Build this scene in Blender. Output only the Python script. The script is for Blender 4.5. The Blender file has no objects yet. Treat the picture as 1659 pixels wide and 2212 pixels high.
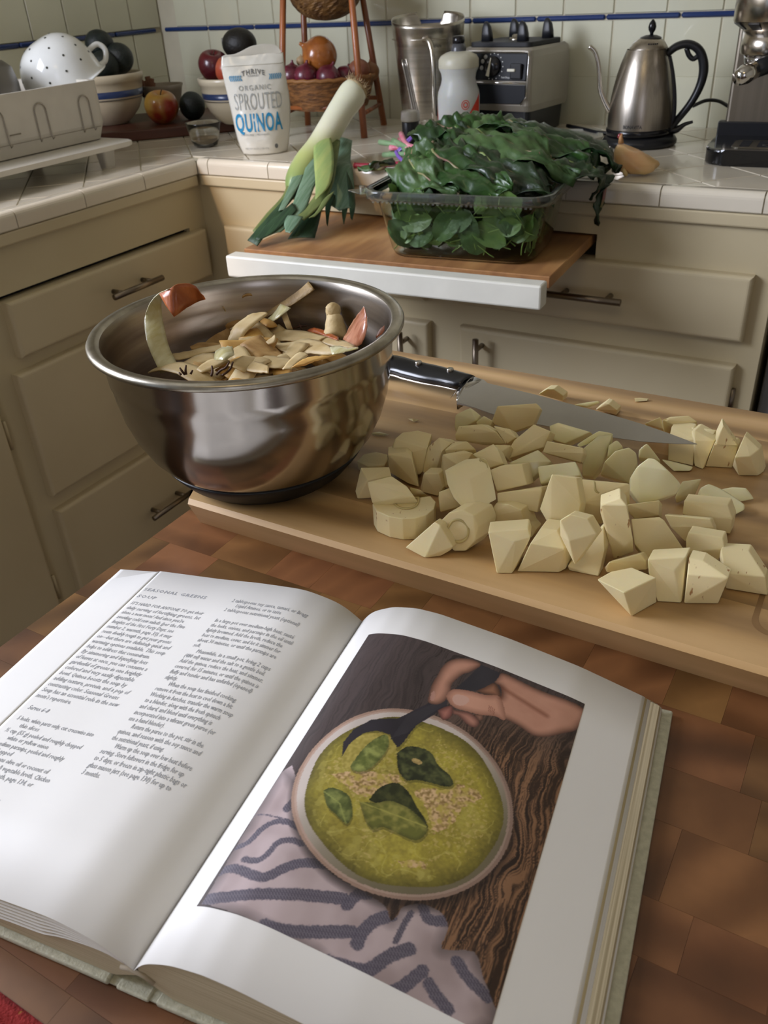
import bpy, bmesh, math, random
import numpy as np
from mathutils import Vector, Matrix, noise, Euler
random.seed(7)
CAM_F = 1841.9866
CAM_P = [1.291185, -1.424298, 0.306031]
CAM_R = [[0.8645398, 0.5001411, -0.0492935], [-0.2312116, 0.4829128, 0.8445924], [-0.4462198, 0.7187865, -0.5331358]]
D = bpy.data
SC = bpy.context.scene
COL = SC.collection
PI = math.pi

# ---------------------------------------------------------------- camera
cam = D.cameras.new('camera')
cam.sensor_fit = 'VERTICAL'
cam.sensor_height = 24.0
cam.lens = CAM_F / 2212.0 * 24.0
cam.clip_start = 0.02
camo = D.objects.new('camera', cam)
COL.objects.link(camo)
_R = CAM_R
camo.matrix_world = Matrix(((_R[0][0], _R[1][0], -_R[2][0], CAM_P[0]), (_R[0][1], _R[1][1], -_R[2][1], CAM_P[1]),
                            (_R[0][2], _R[1][2], -_R[2][2], CAM_P[2]), (0, 0, 0, 1)))
SC.camera = camo
cam.dof.use_dof = True
cam.dof.focus_distance = 0.60
cam.dof.aperture_fstop = 14.0

# ---------------------------------------------------------------- world, sun, window light, added fill lights, exposure
w = D.worlds.new('world'); SC.world = w; w.use_nodes = True
bg = w.node_tree.nodes['Background']
bg.inputs[0].default_value = (0.62, 0.76, 1.0, 1); bg.inputs[1].default_value = 1.0
sun = D.lights.new('sun', 'SUN'); sun.energy = 1.0; sun.angle = math.radians(2.5); sun.color = (1.0, 0.62, 0.32)
suno = D.objects.new('sun', sun); COL.objects.link(suno)
suno.rotation_euler = Vector((0.13, 0.90, -0.40)).to_track_quat('-Z', 'Y').to_euler()
def area(name, loc, look, sx, sy, power, color):
    l = D.lights.new(name, 'AREA'); l.shape = 'RECTANGLE'; l.size = sx; l.size_y = sy; l.energy = power; l.color = color
    o = D.objects.new(name, l); COL.objects.link(o); o.location = loc
    o.rotation_euler = (Vector(look) - Vector(loc)).to_track_quat('-Z', 'Y').to_euler()
    return o
area('window_daylight', (-0.56, -1.42, 0.72), (1.0, -0.7, -0.05), 1.0, 0.8, 52.0, (0.82, 0.86, 1.0))
area('warm_fill_light', (1.25, -1.9, 1.49), (1.1, -0.6, -0.1), 0.6, 0.6, 3.4, (1.0, 0.76, 0.42))  # added warm fill from above, no such lamp in view
area('rear_fill_light', (2.0, -3.14, 0.1), (0.8, -0.5, 0.0), 0.85, 1.7, 3.2, (1.0, 0.86, 0.90))  # added pinkish fill from behind the camera, gives the bowl its bright reflection
SC.view_settings.view_transform = 'Standard'
SC.view_settings.look = 'None'
SC.view_settings.exposure = 0.06
SC.view_settings.gamma = 1.0
SC.view_settings.use_curve_mapping = False

# ---------------------------------------------------------------- materials
def srgb(c):
    if isinstance(c, str):
        c = tuple(int(c[i:i + 2], 16) / 255 for i in (0, 2, 4))
    return tuple(x / 12.92 if x <= 0.04045 else ((x + 0.055) / 1.055) ** 2.4 for x in c) + (1.0,)
def M(name, col, rough=0.5, metal=0.0, col2=None, ns=20.0, nlo=0.35, nhi=0.65, bump=0.0, bs=80.0, trans=0.0, ior=1.45, sss=0.0,
      coat=0.0, aniso=0.0, stretch=(1, 1, 1), rand=0.0, emit=0.0, detail=4.0, alpha=1.0, rvar=0.0, spec=0.5):
    m = D.materials.new(name); m.use_nodes = True
    nt = m.node_tree; N = nt.nodes; L = nt.links; b = N['Principled BSDF']
    c1 = srgb(col)
    b.inputs['Base Color'].default_value = c1
    b.inputs['Roughness'].default_value = rough
    b.inputs['Metallic'].default_value = metal
    b.inputs['IOR'].default_value = ior
    b.inputs['Transmission Weight'].default_value = trans
    b.inputs['Coat Weight'].default_value = coat
    b.inputs['Anisotropic'].default_value = aniso
    b.inputs['Alpha'].default_value = alpha
    b.inputs['Specular IOR Level'].default_value = spec
    if sss:
        b.inputs['Subsurface Weight'].default_value = sss
        b.inputs['Subsurface Radius'].default_value = (0.012, 0.008, 0.003)
        b.inputs['Subsurface Scale'].default_value = 0.4
    if emit:
        b.inputs['Emission Color'].default_value = c1; b.inputs['Emission Strength'].default_value = emit
    tc = N.new('ShaderNodeTexCoord'); mp = N.new('ShaderNodeMapping'); mp.inputs['Scale'].default_value = stretch
    L.new(tc.outputs['Object'], mp.inputs[0])
    last = None
    nz = N.new('ShaderNodeTexNoise'); nz.inputs['Scale'].default_value = ns; nz.inputs['Detail'].default_value = detail
    L.new(mp.outputs[0], nz.inputs['Vector'])
    if col2 is None:
        col2 = tuple(x * 0.93 for x in (srgb(col)[:3])); c2 = tuple(col2) + (1,)
    else:
        c2 = srgb(col2)
    rp = N.new('ShaderNodeValToRGB'); rp.color_ramp.elements[0].position = nlo; rp.color_ramp.elements[1].position = nhi
    rp.color_ramp.elements[0].color = c1; rp.color_ramp.elements[1].color = c2
    L.new(nz.outputs['Fac'], rp.inputs[0]); last = rp.outputs[0]
    if rand:
        oi = N.new('ShaderNodeObjectInfo'); hs = N.new('ShaderNodeHueSaturation')
        mr = N.new('ShaderNodeMapRange'); mr.inputs[3].default_value = 1 - rand; mr.inputs[4].default_value = 1 + rand
        L.new(oi.outputs['Random'], mr.inputs[0]); L.new(mr.outputs[0], hs.inputs['Value']); L.new(last, hs.inputs['Color']); last = hs.outputs[0]
    L.new(last, b.inputs['Base Color'])
    if rvar:
        mr2 = N.new('ShaderNodeMapRange'); mr2.inputs[3].default_value = max(0, rough - rvar); mr2.inputs[4].default_value = rough + rvar
        L.new(nz.outputs['Fac'], mr2.inputs[0]); L.new(mr2.outputs[0], b.inputs['Roughness'])
    if bump:
        n2 = N.new('ShaderNodeTexNoise'); n2.inputs['Scale'].default_value = bs; n2.inputs['Detail'].default_value = 5
        L.new(mp.outputs[0], n2.inputs['Vector'])
        bp = N.new('ShaderNodeBump'); bp.inputs['Strength'].default_value = min(1, bump); bp.inputs['Distance'].default_value = 0.002
        L.new(n2.outputs['Fac'], bp.inputs['Height']); L.new(bp.outputs[0], b.inputs['Normal'])
    return m
def wood(name, cols, rough=0.4, rand=0.25, ring=60.0, stretch=(1, 1, 1), bump=0.05, endgrain=False, hue=0.0, dist=6.0, coat=0.0, ringmix=0.45):
    m = D.materials.new(name); m.use_nodes = True
    nt = m.node_tree; N = nt.nodes; L = nt.links; b = N['Principled BSDF']; b.inputs['Roughness'].default_value = rough
    b.inputs['Coat Weight'].default_value = coat
    tc = N.new('ShaderNodeTexCoord'); oi = N.new('ShaderNodeObjectInfo')
    mp = N.new('ShaderNodeMapping'); mp.inputs['Scale'].default_value = stretch
    cmb = N.new('ShaderNodeCombineXYZ'); mul = N.new('ShaderNodeMath'); mul.operation = 'MULTIPLY'; mul.inputs[1].default_value = 9.7
    L.new(oi.outputs['Random'], mul.inputs[0])
    for i in range(3): L.new(mul.outputs[0], cmb.inputs[i])
    if rand > 0: L.new(cmb.outputs[0], mp.inputs['Location'])
    if rand > 0 and endgrain: L.new(cmb.outputs[0], mp.inputs['Rotation'])
    L.new(tc.outputs['Object'], mp.inputs[0])
    wv = N.new('ShaderNodeTexWave'); wv.inputs['Scale'].default_value = ring; wv.inputs['Distortion'].default_value = dist; wv.inputs['Detail'].default_value = 3
    wv.inputs['Detail Scale'].default_value = 1.2
    wv.wave_type = 'RINGS' if endgrain else 'BANDS'; wv.bands_direction = 'Y'
    L.new(mp.outputs[0], wv.inputs['Vector'])
    nz = N.new('ShaderNodeTexNoise'); nz.inputs['Scale'].default_value = 18 if not endgrain else 14; nz.inputs['Detail'].default_value = 6
    L.new(mp.outputs[0], nz.inputs['Vector'])
    mx = N.new('ShaderNodeMix'); mx.data_type = 'FLOAT'; mx.inputs[0].default_value = ringmix
    L.new(nz.outputs['Fac'], mx.inputs[2]); L.new(wv.outputs['Fac'], mx.inputs[3])
    rp = N.new('ShaderNodeValToRGB')
    els = rp.color_ramp.elements
    els[0].position = 0.25; els[0].color = srgb(cols[0]); els[1].position = 0.8; els[1].color = srgb(cols[-1])
    for i, c in enumerate(cols[1:-1]):
        e = els.new(0.25 + 0.55 * (i + 1) / (len(cols) - 1)); e.color = srgb(c)
    L.new(mx.outputs[0], rp.inputs[0])
    hs = N.new('ShaderNodeHueSaturation'); mr = N.new('ShaderNodeMapRange'); mr.inputs[3].default_value = 1 - rand; mr.inputs[4].default_value = 1 + rand * 0.8
    L.new(oi.outputs['Random'], mr.inputs[0]); L.new(mr.outputs[0], hs.inputs['Value']); L.new(rp.outputs[0], hs.inputs['Color'])
    if hue:
        m2 = N.new('ShaderNodeMath'); m2.operation = 'FRACT'; m3 = N.new('ShaderNodeMath'); m3.operation = 'MULTIPLY'; m3.inputs[1].default_value = 37.3
        L.new(oi.outputs['Random'], m3.inputs[0]); L.new(m3.outputs[0], m2.inputs[0])
        mh = N.new('ShaderNodeMapRange'); mh.inputs[3].default_value = 0.5 - hue; mh.inputs[4].default_value = 0.5 + hue
        L.new(m2.outputs[0], mh.inputs[0]); L.new(mh.outputs[0], hs.inputs['Hue'])
    L.new(hs.outputs[0], b.inputs['Base Color'])
    bp = N.new('ShaderNodeBump'); bp.inputs['Strength'].default_value = bump; bp.inputs['Distance'].default_value = 0.001
    L.new(nz.outputs['Fac'], bp.inputs['Height']); L.new(bp.outputs[0], b.inputs['Normal'])
    return m
def vcol(name, rough=0.6, spec=0.3, coat=0.0):
    m = D.materials.new(name); m.use_nodes = True; N = m.node_tree.nodes; b = N['Principled BSDF']
    a = N.new('ShaderNodeVertexColor'); a.layer_name = 'Col'; m.node_tree.links.new(a.outputs[0], b.inputs['Base Color'])
    b.inputs['Roughness'].default_value = rough; b.inputs['Specular IOR Level'].default_value = spec; b.inputs['Coat Weight'].default_value = coat
    return m
MT = {}
def m_(k, *a, **kw):
    if k not in MT: MT[k] = M(k, *a, **kw)
    return MT[k]

# ---------------------------------------------------------------- mesh helpers
def link(name, me, mat, parent=None, smooth=False, mats=None):
    for mm in (mats or [mat]): me.materials.append(mm)
    if smooth:
        me.polygons.foreach_set('use_smooth', [True] * len(me.polygons))
    o = D.objects.new(name, me); COL.objects.link(o)
    if parent is not None: o.parent = parent
    return o
def pm(name, vs, fs, mat, parent=None, smooth=False, org=(0, 0, 0)):
    me = D.meshes.new(name); ox, oy, oz = org
    me.from_pydata([(v[0] - ox, v[1] - oy, v[2] - oz) for v in vs], [], fs); me.update()
    return link(name, me, mat, parent, smooth)
def bmo(name, bm, mat, parent=None, smooth=False, mats=None, fix=True):
    if fix: bmesh.ops.recalc_face_normals(bm, faces=bm.faces)
    me = D.meshes.new(name); bm.to_mesh(me); bm.free()
    return link(name, me, mat, parent, smooth, mats)
def thing(name, label, cat, loc=(0, 0, 0), rz=0.0, group=None, rot=None):
    o = D.objects.new(name, None); COL.objects.link(o); o.empty_display_size = 0.02
    o.location = loc; o.rotation_euler = rot if rot else (0, 0, rz)
    o['label'] = label; o['category'] = cat
    if group: o['group'] = group
    return o
def tag(o, label, cat, group=None):
    o['label'] = label; o['category'] = cat
    if group: o['group'] = group
    return o
def struct(o):
    o['kind'] = 'structure'; return o
def addbox(bm, c, s, bev=0.0, seg=2, rot=None):
    r = bmesh.ops.create_cube(bm, size=1.0)
    vs = r['verts']
    bmesh.ops.scale(bm, vec=s, verts=vs)
    if bev:
        es = list({e for v in vs for e in v.link_edges})
        rr = bmesh.ops.bevel(bm, geom=es, offset=bev, segments=seg, affect='EDGES', profile=0.5)
        vs = list({v for f in rr['faces'] for v in f.verts} | {v for v in vs if v.is_valid})
    if rot is not None:
        bmesh.ops.rotate(bm, cent=(0, 0, 0), matrix=Euler(rot).to_matrix(), verts=vs)
    bmesh.ops.translate(bm, vec=c, verts=vs)
    return vs
def box(name, c, s, mat, parent=None, bev=0.0, seg=2, rot=None, smooth=False):
    bm = bmesh.new(); addbox(bm, c, s, bev, seg, rot)
    o = bmo(name, bm, mat, parent, smooth=smooth)
    return o
def addlathe(bm, prof, n=48, c=(0, 0, 0), sx=1, sy=1, axis=None):
    rings = []
    for r, z in prof:
        if r < 1e-6: rings.append([bm.verts.new((c[0], c[1], c[2] + z))])
        else: rings.append([bm.verts.new((c[0] + sx * r * math.cos(2 * PI * i / n), c[1] + sy * r * math.sin(2 * PI * i / n), c[2] + z)) for i in range(n)])
    for a, b in zip(rings, rings[1:]):
        for i in range(n):
            j = (i + 1) % n
            if len(a) == 1 and len(b) == 1: continue
            if len(a) == 1: bm.faces.new((a[0], b[i], b[j]))
            elif len(b) == 1: bm.faces.new((a[i], a[j], b[0]))
            else: bm.faces.new((a[i], a[j], b[j], b[i]))
    return [v for r in rings for v in r]
def lathe(name, prof, mat, parent=None, n=48, c=(0, 0, 0), sx=1, sy=1, smooth=True, rot=None, post=None):
    bm = bmesh.new(); vs = addlathe(bm, prof, n, (0, 0, 0), sx, sy)
    if post:
        for v in vs: v.co = Vector(post(v.co))
    if rot: bmesh.ops.rotate(bm, cent=(0, 0, 0), matrix=Euler(rot).to_matrix(), verts=vs)
    bmesh.ops.translate(bm, vec=c, verts=bm.verts)
    o = bmo(name, bm, mat, parent, smooth=smooth)
    return o
def spl(pts, n):
    P = [np.array(p, float) for p in pts]
    if len(P) == 2: return [P[0] + (P[1] - P[0]) * i / n for i in range(n + 1)]
    Q = [2 * P[0] - P[1]] + P + [2 * P[-1] - P[-2]]
    out = []
    seg = len(P) - 1
    for k in range(n + 1):
        t = k / n * seg; i = min(int(t), seg - 1); u = t - i
        a, b, c, d = Q[i], Q[i + 1], Q[i + 2], Q[i + 3]
        out.append(0.5 * ((2 * b) + (-a + c) * u + (2 * a - 5 * b + 4 * c - d) * u * u + (-a + 3 * b - 3 * c + d) * u ** 3))
    return out
def addtube(bm, pts, rad, n=8, res=None, flat=1.0):
    rr = rad if isinstance(rad, (list, tuple)) else [rad] * len(pts)
    if res: 
        PP = spl([tuple(p) + (r,) for p, r in zip(pts, rr)], res); pts = [q[:3] for q in PP]; rr = [float(max(q[3], 1e-5)) for q in PP]
    pts = [Vector(p) for p in pts]
    up = None; rings = []
    for i, p in enumerate(pts):
        t = (pts[min(i + 1, len(pts) - 1)] - pts[max(i - 1, 0)]).normalized()
        if up is None:
            up = Vector((0, 0, 1)) if abs(t.z) < 0.9 else Vector((1, 0, 0))
        a = (up - t * up.dot(t)).normalized(); b = t.cross(a); up = a
        rings.append([bm.verts.new(p + rr[i] * (math.cos(2 * PI * k / n) * a * flat + math.sin(2 * PI * k / n) * b)) for k in range(n)])
    for a, b in zip(rings, rings[1:]):
        for k in range(n): bm.faces.new((a[k], a[(k + 1) % n], b[(k + 1) % n], b[k]))
    bm.faces.new(rings[0][::-1]); bm.faces.new(rings[-1])
def tube(name, pts, rad, mat, parent=None, n=8, res=None, smooth=True, flat=1.0):
    bm = bmesh.new(); addtube(bm, pts, rad, n, res, flat)
    return bmo(name, bm, mat, parent, smooth=smooth)
def hull(name, pts, mat, parent=None, bev=0.0, smooth=False, seg=1):
    bm = bmesh.new()
    for q in pts: bm.verts.new(q)
    bmesh.ops.remove_doubles(bm, verts=bm.verts, dist=1e-4)
    r = bmesh.ops.convex_hull(bm, input=bm.verts)
    bmesh.ops.delete(bm, geom=[v for v in bm.verts if not v.link_faces], context='VERTS')
    bmesh.ops.dissolve_limit(bm, angle_limit=math.radians(9), verts=bm.verts, edges=bm.edges)
    if bev: bmesh.ops.bevel(bm, geom=[e for e in bm.edges if len(e.link_faces) == 2 and e.calc_face_angle() > 0.25], offset=bev, segments=seg, affect='EDGES', profile=0.5)
    return bmo(name, bm, mat, parent, smooth=smooth)
def addprism(bm, poly, z0, z1, bev=0.0):
    a = [bm.verts.new((x, y, z0)) for x, y in poly]; b = [bm.verts.new((x, y, z1)) for x, y in poly]
    n = len(poly); fs = [bm.faces.new(a[::-1]), bm.faces.new(b)]
    for i in range(n): fs.append(bm.faces.new((a[i], a[(i + 1) % n], b[(i + 1) % n], b[i])))
    if bev: bmesh.ops.bevel(bm, geom=[e for e in set(a[0].link_edges) | {e for v in a + b for e in v.link_edges}], offset=bev, segments=2, affect='EDGES', profile=0.5)
    return a + b
def rrect(w, d, r, n=6, cx=0, cy=0):
    out = []
    for sx, sy, a0 in ((1, 1, 0), (-1, 1, 90), (-1, -1, 180), (1, -1, 270)):
        for i in range(n + 1):
            a = math.radians(a0 + 90 * i / n)
            out.append((cx + sx * (w / 2 - r) + r * math.cos(a), cy + sy * (d / 2 - r) + r * math.sin(a)))
    return out
def loft(name, rings, mat, parent=None, smooth=True, cap0=False, cap1=False):
    bm = bmesh.new(); R = [[bm.verts.new(v) for v in r] for r in rings]; n = len(R[0])
    for a, b in zip(R, R[1:]):
        for k in range(n): bm.faces.new((a[k], a[(k + 1) % n], b[(k + 1) % n], b[k]))
    if cap0: bm.faces.new(R[0][::-1])
    if cap1: bm.faces.new(R[-1])
    return bmo(name, bm, mat, parent, smooth=smooth)
def solid(o, t, off=0.0):
    md = o.modifiers.new('thickness', 'SOLIDIFY'); md.thickness = t; md.offset = off; return o
def subd(o, n=1):
    md = o.modifiers.new('smooth', 'SUBSURF'); md.levels = n; md.render_levels = n; return o
def text_verts(body, size, res=2, shear=0.0, offset=0.0, sx=1.0, space=1.0):
    c = D.curves.new('lettering', 'FONT'); c.body = body; c.size = size; c.resolution_u = res; c.shear = shear; c.offset = offset; c.space_character = space
    o = D.objects.new('lettering', c); COL.objects.link(o)
    dg = bpy.context.evaluated_depsgraph_get(); dg.update()
    me = D.meshes.new_from_object(o.evaluated_get(dg))
    v = [(q.co.x * sx, q.co.y) for q in me.vertices]; f = [list(p.vertices) for p in me.polygons]
    D.objects.remove(o); D.curves.remove(c); D.meshes.remove(me)
    return v, f

# ---------------------------------------------------------------- shared materials
tile_m = M('glazed_tile', 'd2d1bb', 0.16, col2='c9c7af', ns=3, rand=0.04, bump=0.06, bs=14, coat=0.3)
ctile_m = M('counter_tile', 'dcd4c2', 0.2, col2='d0c7b4', ns=5, rand=0.03, bump=0.05, bs=20, coat=0.3)
grout_m = M('grout', 'c6bfa9', 0.9, bump=0.3)
blue_m = M('blue_liner', '1c3468', 0.2, coat=0.3, rand=0.15)
paint_m = M('cream_paint', 'c3b695', 0.42, col2='bcae8c', ns=4, bump=0.08, bs=30)
paint2_m = M('cream_paint_face', 'c6b999', 0.38, col2='bfb190', ns=3, bump=0.08, bs=25)
plaster_m = M('plaster', 'c9c3b2', 0.9, bump=0.1)
nickel_m = M('brushed_nickel', '857a6c', 0.36, 1.0, bump=0.05)
steel_m = M('brushed_steel', 'b9b3a8', 0.27, 1.0, col2='a39d92', ns=6, stretch=(1, 1, 30), bump=0.03, bs=200)
black_m = M('black_plastic', '15161a', 0.35)
gap_m = M('dark_gap', '0a0c14', 0.9)

# ---------------------------------------------------------------- room shell
WX, WY, FZ, CZ = -0.59, 0.59, -0.915, 1.55
XE, YS = 3.0, -3.2
struct(box('floor', ((WX + XE) / 2, (WY + YS) / 2, FZ - 0.02), (XE - WX + .4, WY - YS + .4, 0.04), M('floor_boards', '5b4330', 0.5, col2='4a3526', ns=4, stretch=(1, 12, 1))))
struct(box('ceiling', ((WX + XE) / 2, (WY + YS) / 2, CZ + 0.02), (XE - WX + .4, WY - YS + .4, 0.04), plaster_m))
wb = struct(box('wall_back', ((WX + XE) / 2, WY + 0.0530, (FZ + CZ) / 2), (XE - WX + .3, 0.1, CZ - FZ), grout_m))
struct(box('wall_right', (XE + 0.05, (WY + YS) / 2, (FZ + CZ) / 2), (0.1, WY - YS + .3, CZ - FZ), plaster_m))
# left wall with a window over the sink
wl = thing('wall_left', 'x', 'x', (WX - 0.057, 0, 0)); del wl['label']; del wl['category']; struct(wl)
W0, W1, WZ0, WZ1 = -1.95, -0.88, 0.30, 1.20
for y0, y1, z0, z1 in ((W1, WY + 0.1, FZ, CZ), (YS, W0, FZ, CZ), (W0, W1, FZ, WZ0), (W0, W1, WZ1, CZ)):
    box('wall_panel', (0.0035, (y0 + y1) / 2, (z0 + z1) / 2), (0.1, y1 - y0, z1 - z0), grout_m if y1 > 0 else plaster_m, wl)
# rear wall; slot shaped for the sun patch, opening added for the rear fill
wf = thing('wall_front', 'x', 'x', (0, YS - 0.05, 0)); del wf['label']; del wf['category']; struct(wf)
for x0, x1, z0, z1 in ((WX - .1, -0.50, FZ, CZ), (-0.05, 1.55, FZ, CZ), (2.45, XE, FZ, CZ), (1.55, 2.45, 1.05, CZ), (-0.50, -0.05, 1.50, CZ)):
    box('wall_panel', ((x0 + x1) / 2, 0, (z0 + z1) / 2), (x1 - x0, 0.1, z1 - z0), plaster_m, wf)
def window(name, x, y0, y1, z0, z1):
    t = thing(name, 'x', 'x', (x, (y0 + y1) / 2, (z0 + z1) / 2)); del t['label']; del t['category']; struct(t)
    bm = bmesh.new(); hy, hz = (y1 - y0) / 2, (z1 - z0) / 2
    for c, s in (((0, -hy + .02, 0), (.05, .04, 2 * hz)), ((0, hy - .02, 0), (.05, .04, 2 * hz)), ((0, 0, -hz + .02), (.05, 2 * hy, .04)), ((0, 0, hz - .02), (.05, 2 * hy, .04)), ((0, 0, 0), (.03, .025, 2 * hz))):
        addbox(bm, c, s, 0.003)
    bmo('window_frame', bm, paint_m, t)
window('window_1', WX - 0.057, W0, W1, WZ0, WZ1)
dr = thing('added_door_1', 'x', 'x', (2.0, YS - 0.02, FZ)); del dr['label']; del dr['category']; struct(dr)  # unseen door, added to go with the rear fill light
bm = bmesh.new()
for c, s_ in (((-0.42, 0, 0.98), (0.06, 0.04, 1.96)), ((0.42, 0, 0.98), (0.06, 0.04, 1.96)), ((0, 0, 0.06), (0.9, 0.04, 0.12)), ((0, 0, 1.92), (0.9, 0.04, 0.08)), ((0, 0, 1.0), (0.03, 0.03, 1.9))): addbox(bm, c, s_, 0.003)
bmo('added_door_frame', bm, paint_m, dr)
clp = thing('added_ceiling_lamp', 'added round frosted ceiling fixture for the warm fill light, out of view', 'lamp', (1.25, -1.9, CZ))
lathe('shade', [(0.0, -0.04), (0.20, -0.045), (0.28, -0.03), (0.29, 0.0)], M('frosted_shade', 'e8e0cc', 0.6), clp, 32)  # unseen fixture added around the warm fill light

# wall tiles, 4 1/4 inch, one object each
TS, TG = 0.1095, 0.0028
def tile_mesh(nm, sx, sz, th=0.007, bev=0.0016):
    bm = bmesh.new(); addbox(bm, (0, 0, 0), (sx, th, sz), bev, 1)
    bmesh.ops.recalc_face_normals(bm, faces=bm.faces)
    me = D.meshes.new(nm); bm.to_mesh(me); bm.free(); return me
tm = tile_mesh('wall_tile', TS - TG, TS - TG); tm.materials.append(tile_m)
tml = tile_mesh('wall_tile', TS - TG, 0.0975); tml.materials.append(tile_m)
lm = tile_mesh('liner_tile', 0.1515, 0.0098, 0.010, 0.003); lm.materials.append(blue_m)
ZR = ((0.0465, tml), (0.1475, tm), (0.2660, tm), (0.3755, tm))
def inst(me, nm, loc, rz, par, jit=0.0):
    o = D.objects.new(nm, me); COL.objects.link(o); o.parent = par
    o.location = loc; o.rotation_euler = (random.uniform(-jit, jit), random.uniform(-jit, jit), rz + random.uniform(-jit, jit)); return o
for r, (z, me) in enumerate(ZR):
    for k in range(-1, 22):
        x = 0.564 - TS * 10 + TS * (k + 0.5)
        if x - TS / 2 < WX: continue
        inst(me, 'wall_tile', (x - wb.location.x, WY - wb.location.y + 0.0036, z - wb.location.z) if False else (x, WY + 0.0036, z), 0, wb, 0.004)
    # narrow cut tile in the corner is hidden by the left wall tiles
for ch in wb.children:
    ch.matrix_parent_inverse = Matrix.Identity(4)
for k in range(0, 15):
    x = WX + 0.1689 + 0.154 * (k - 0.5)
    inst(lm, 'liner_tile', (x, WY + 0.0025, 0.2066), 0, wb)
for r, (z, me) in enumerate(ZR):
    for k in range(0, 9):
        y = WY - TS * (k + 0.5)
        inst(me, 'wall_tile', (0.057 - 0.0036 + 0.0072 - 0.0036, y, z), PI / 2, wl, 0.004)
for k in range(0, 6):
    inst(lm, 'liner_tile', (0.057 - 0.002 + 0.004, WY - 0.02 - 0.154 * (k + 0.5), 0.2066), PI / 2, wl)

# ---------------------------------------------------------------- tiled countertop (L-shaped)
ct = thing('countertop', 'cream tiled L-shaped worktop with diagonal tiles and rounded edge tiles', 'countertop', (0, 0, -0.03))
XR = 1.75; YF = -1.9
bm = bmesh.new()
a = addprism(bm, [(WX, WY), (XR, WY), (XR, 0.004), (0.0 - 0.004, 0.004), (-0.004, YF), (WX, YF)], 0.001, 0.0268)
bmo('mortar_bed', bm, grout_m, ct)
# diagonal field tiles
S = 0.1078
def clip(poly, f):
    out = []
    for i in range(len(poly)):
        p, q = poly[i], poly[(i + 1) % len(poly)]; fp, fq = f(p), f(q)
        if fp >= 0: out.append(p)
        if fp * fq < 0:
            t = fp / (fp - fq); out.append((p[0] + t * (q[0] - p[0]), p[1] + t * (q[1] - p[1])))
    return out
r2 = math.sqrt(2)
EW = 0.036
ntile = 0
def ctile(poly):
    global ntile
    if len(poly) < 3: return
    cx = sum(p[0] for p in poly) / len(poly); cy = sum(p[1] for p in poly) / len(poly)
    ar = abs(sum(poly[i][0] * poly[(i + 1) % len(poly)][1] - poly[(i + 1) % len(poly)][0] * poly[i][1] for i in range(len(poly)))) / 2
    if ar < 6e-4: return
    k = 1 - 0.0026 / math.sqrt(ar)
    bm = bmesh.new(); addprism(bm, [((p[0] - cx) * k, (p[1] - cy) * k) for p in poly], -0.004, 0.0032, 0.0009)
    o = bmo('counter_tile', bm, ctile_m, ct); o.location = (cx, cy, 0.0268); ntile += 1
for i in range(-14, 20):
    for j in range(-12, 22):
        s0 = -0.311 + i * S * r2; d0 = 0.02 + j * S * r2
        # tile bounded by x+y in [s0, s0+S*r2], x-y in [d0, d0+S*r2]
        c = [((s + d) / 2, (s - d) / 2) for s, d in ((s0, d0), (s0 + S * r2, d0), (s0 + S * r2, d0 + S * r2), (s0, d0 + S * r2))]
        lo = [max(c, key=lambda q: q[1]), min(c, key=lambda q: q[1])]
        if max(q[0] for q in c) < WX or min(q[0] for q in c) > 1.45 or max(q[1] for q in c) < -0.85 or min(q[1] for q in c) > WY: continue
        base = clip(clip(clip(c, lambda q: q[0] - WX - .003), lambda q: WY - .003 - q[1]), lambda q: 1.45 - q[0])
        # back arm: y > EW ; left arm: x < -EW
        A_ = clip(base, lambda q: q[1] - EW)
        B_ = clip(clip(clip(base, lambda q: EW - q[1]), lambda q: -EW - q[0]), lambda q: q[1] + 0.85)
        if len(A_) >= 3 and len(B_) >= 3 and all(q[0] <= -EW for q in base):
            ctile(base if all(q[1] > -0.85 for q in base) else clip(base, lambda q: q[1] + .85))
        else:
            ctile(A_) ; ctile(B_)
# rounded edge tiles
def edge_tile(length):
    bm = bmesh.new()
    pr = [(0.0015, -0.0282), (0.0, -0.0265), (0.0, -0.009)] + [(0.011 - 0.011 * math.cos(a), -0.009 + 0.0115 * math.sin(a)) for a in (0.3, 0.6, 0.9, 1.2, 1.5)] + [(0.0345, 0.0), (0.0345, -0.006), (0.007, -0.010), (0.007, -0.0282)]
    h = length / 2 - 0.0011
    ra = [bm.verts.new((-h, y, z)) for y, z in pr]; rb = [bm.verts.new((h, y, z)) for y, z in pr]
    n = len(pr)
    for i in range(n): bm.faces.new((ra[i], ra[(i + 1) % n], rb[(i + 1) % n], rb[i]))
    bm.faces.new(ra[::-1]); bm.faces.new(rb)
    bmesh.ops.recalc_face_normals(bm, faces=bm.faces)
    me = D.meshes.new('edge_tile'); bm.to_mesh(me); bm.free(); me.materials.append(ctile_m)
    me.polygons.foreach_set('use_smooth', [False] * len(me.polygons)); return me
et = edge_tile(0.154)
for k in range(0, 11):
    inst(et, 'edge_tile', (0.0285 + 0.154 * (k + 0.5), 0.0, 0.030), 0, ct, 0.002)
for k in range(-1, 10):
    y = -0.1547 - 0.154 * k
    if k == -1: continue
    inst(et, 'edge_tile', (0.0, y - 0.077, 0.030), PI / 2, ct, 0.002)
e2 = edge_tile(0.0285 + 0.0); inst(e2, 'edge_tile', (0.0142, 0, 0.030), 0, ct)
e3 = edge_tile(0.1547); inst(e3, 'edge_tile', (0.0, -0.0773, 0.030), PI / 2, ct)

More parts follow.
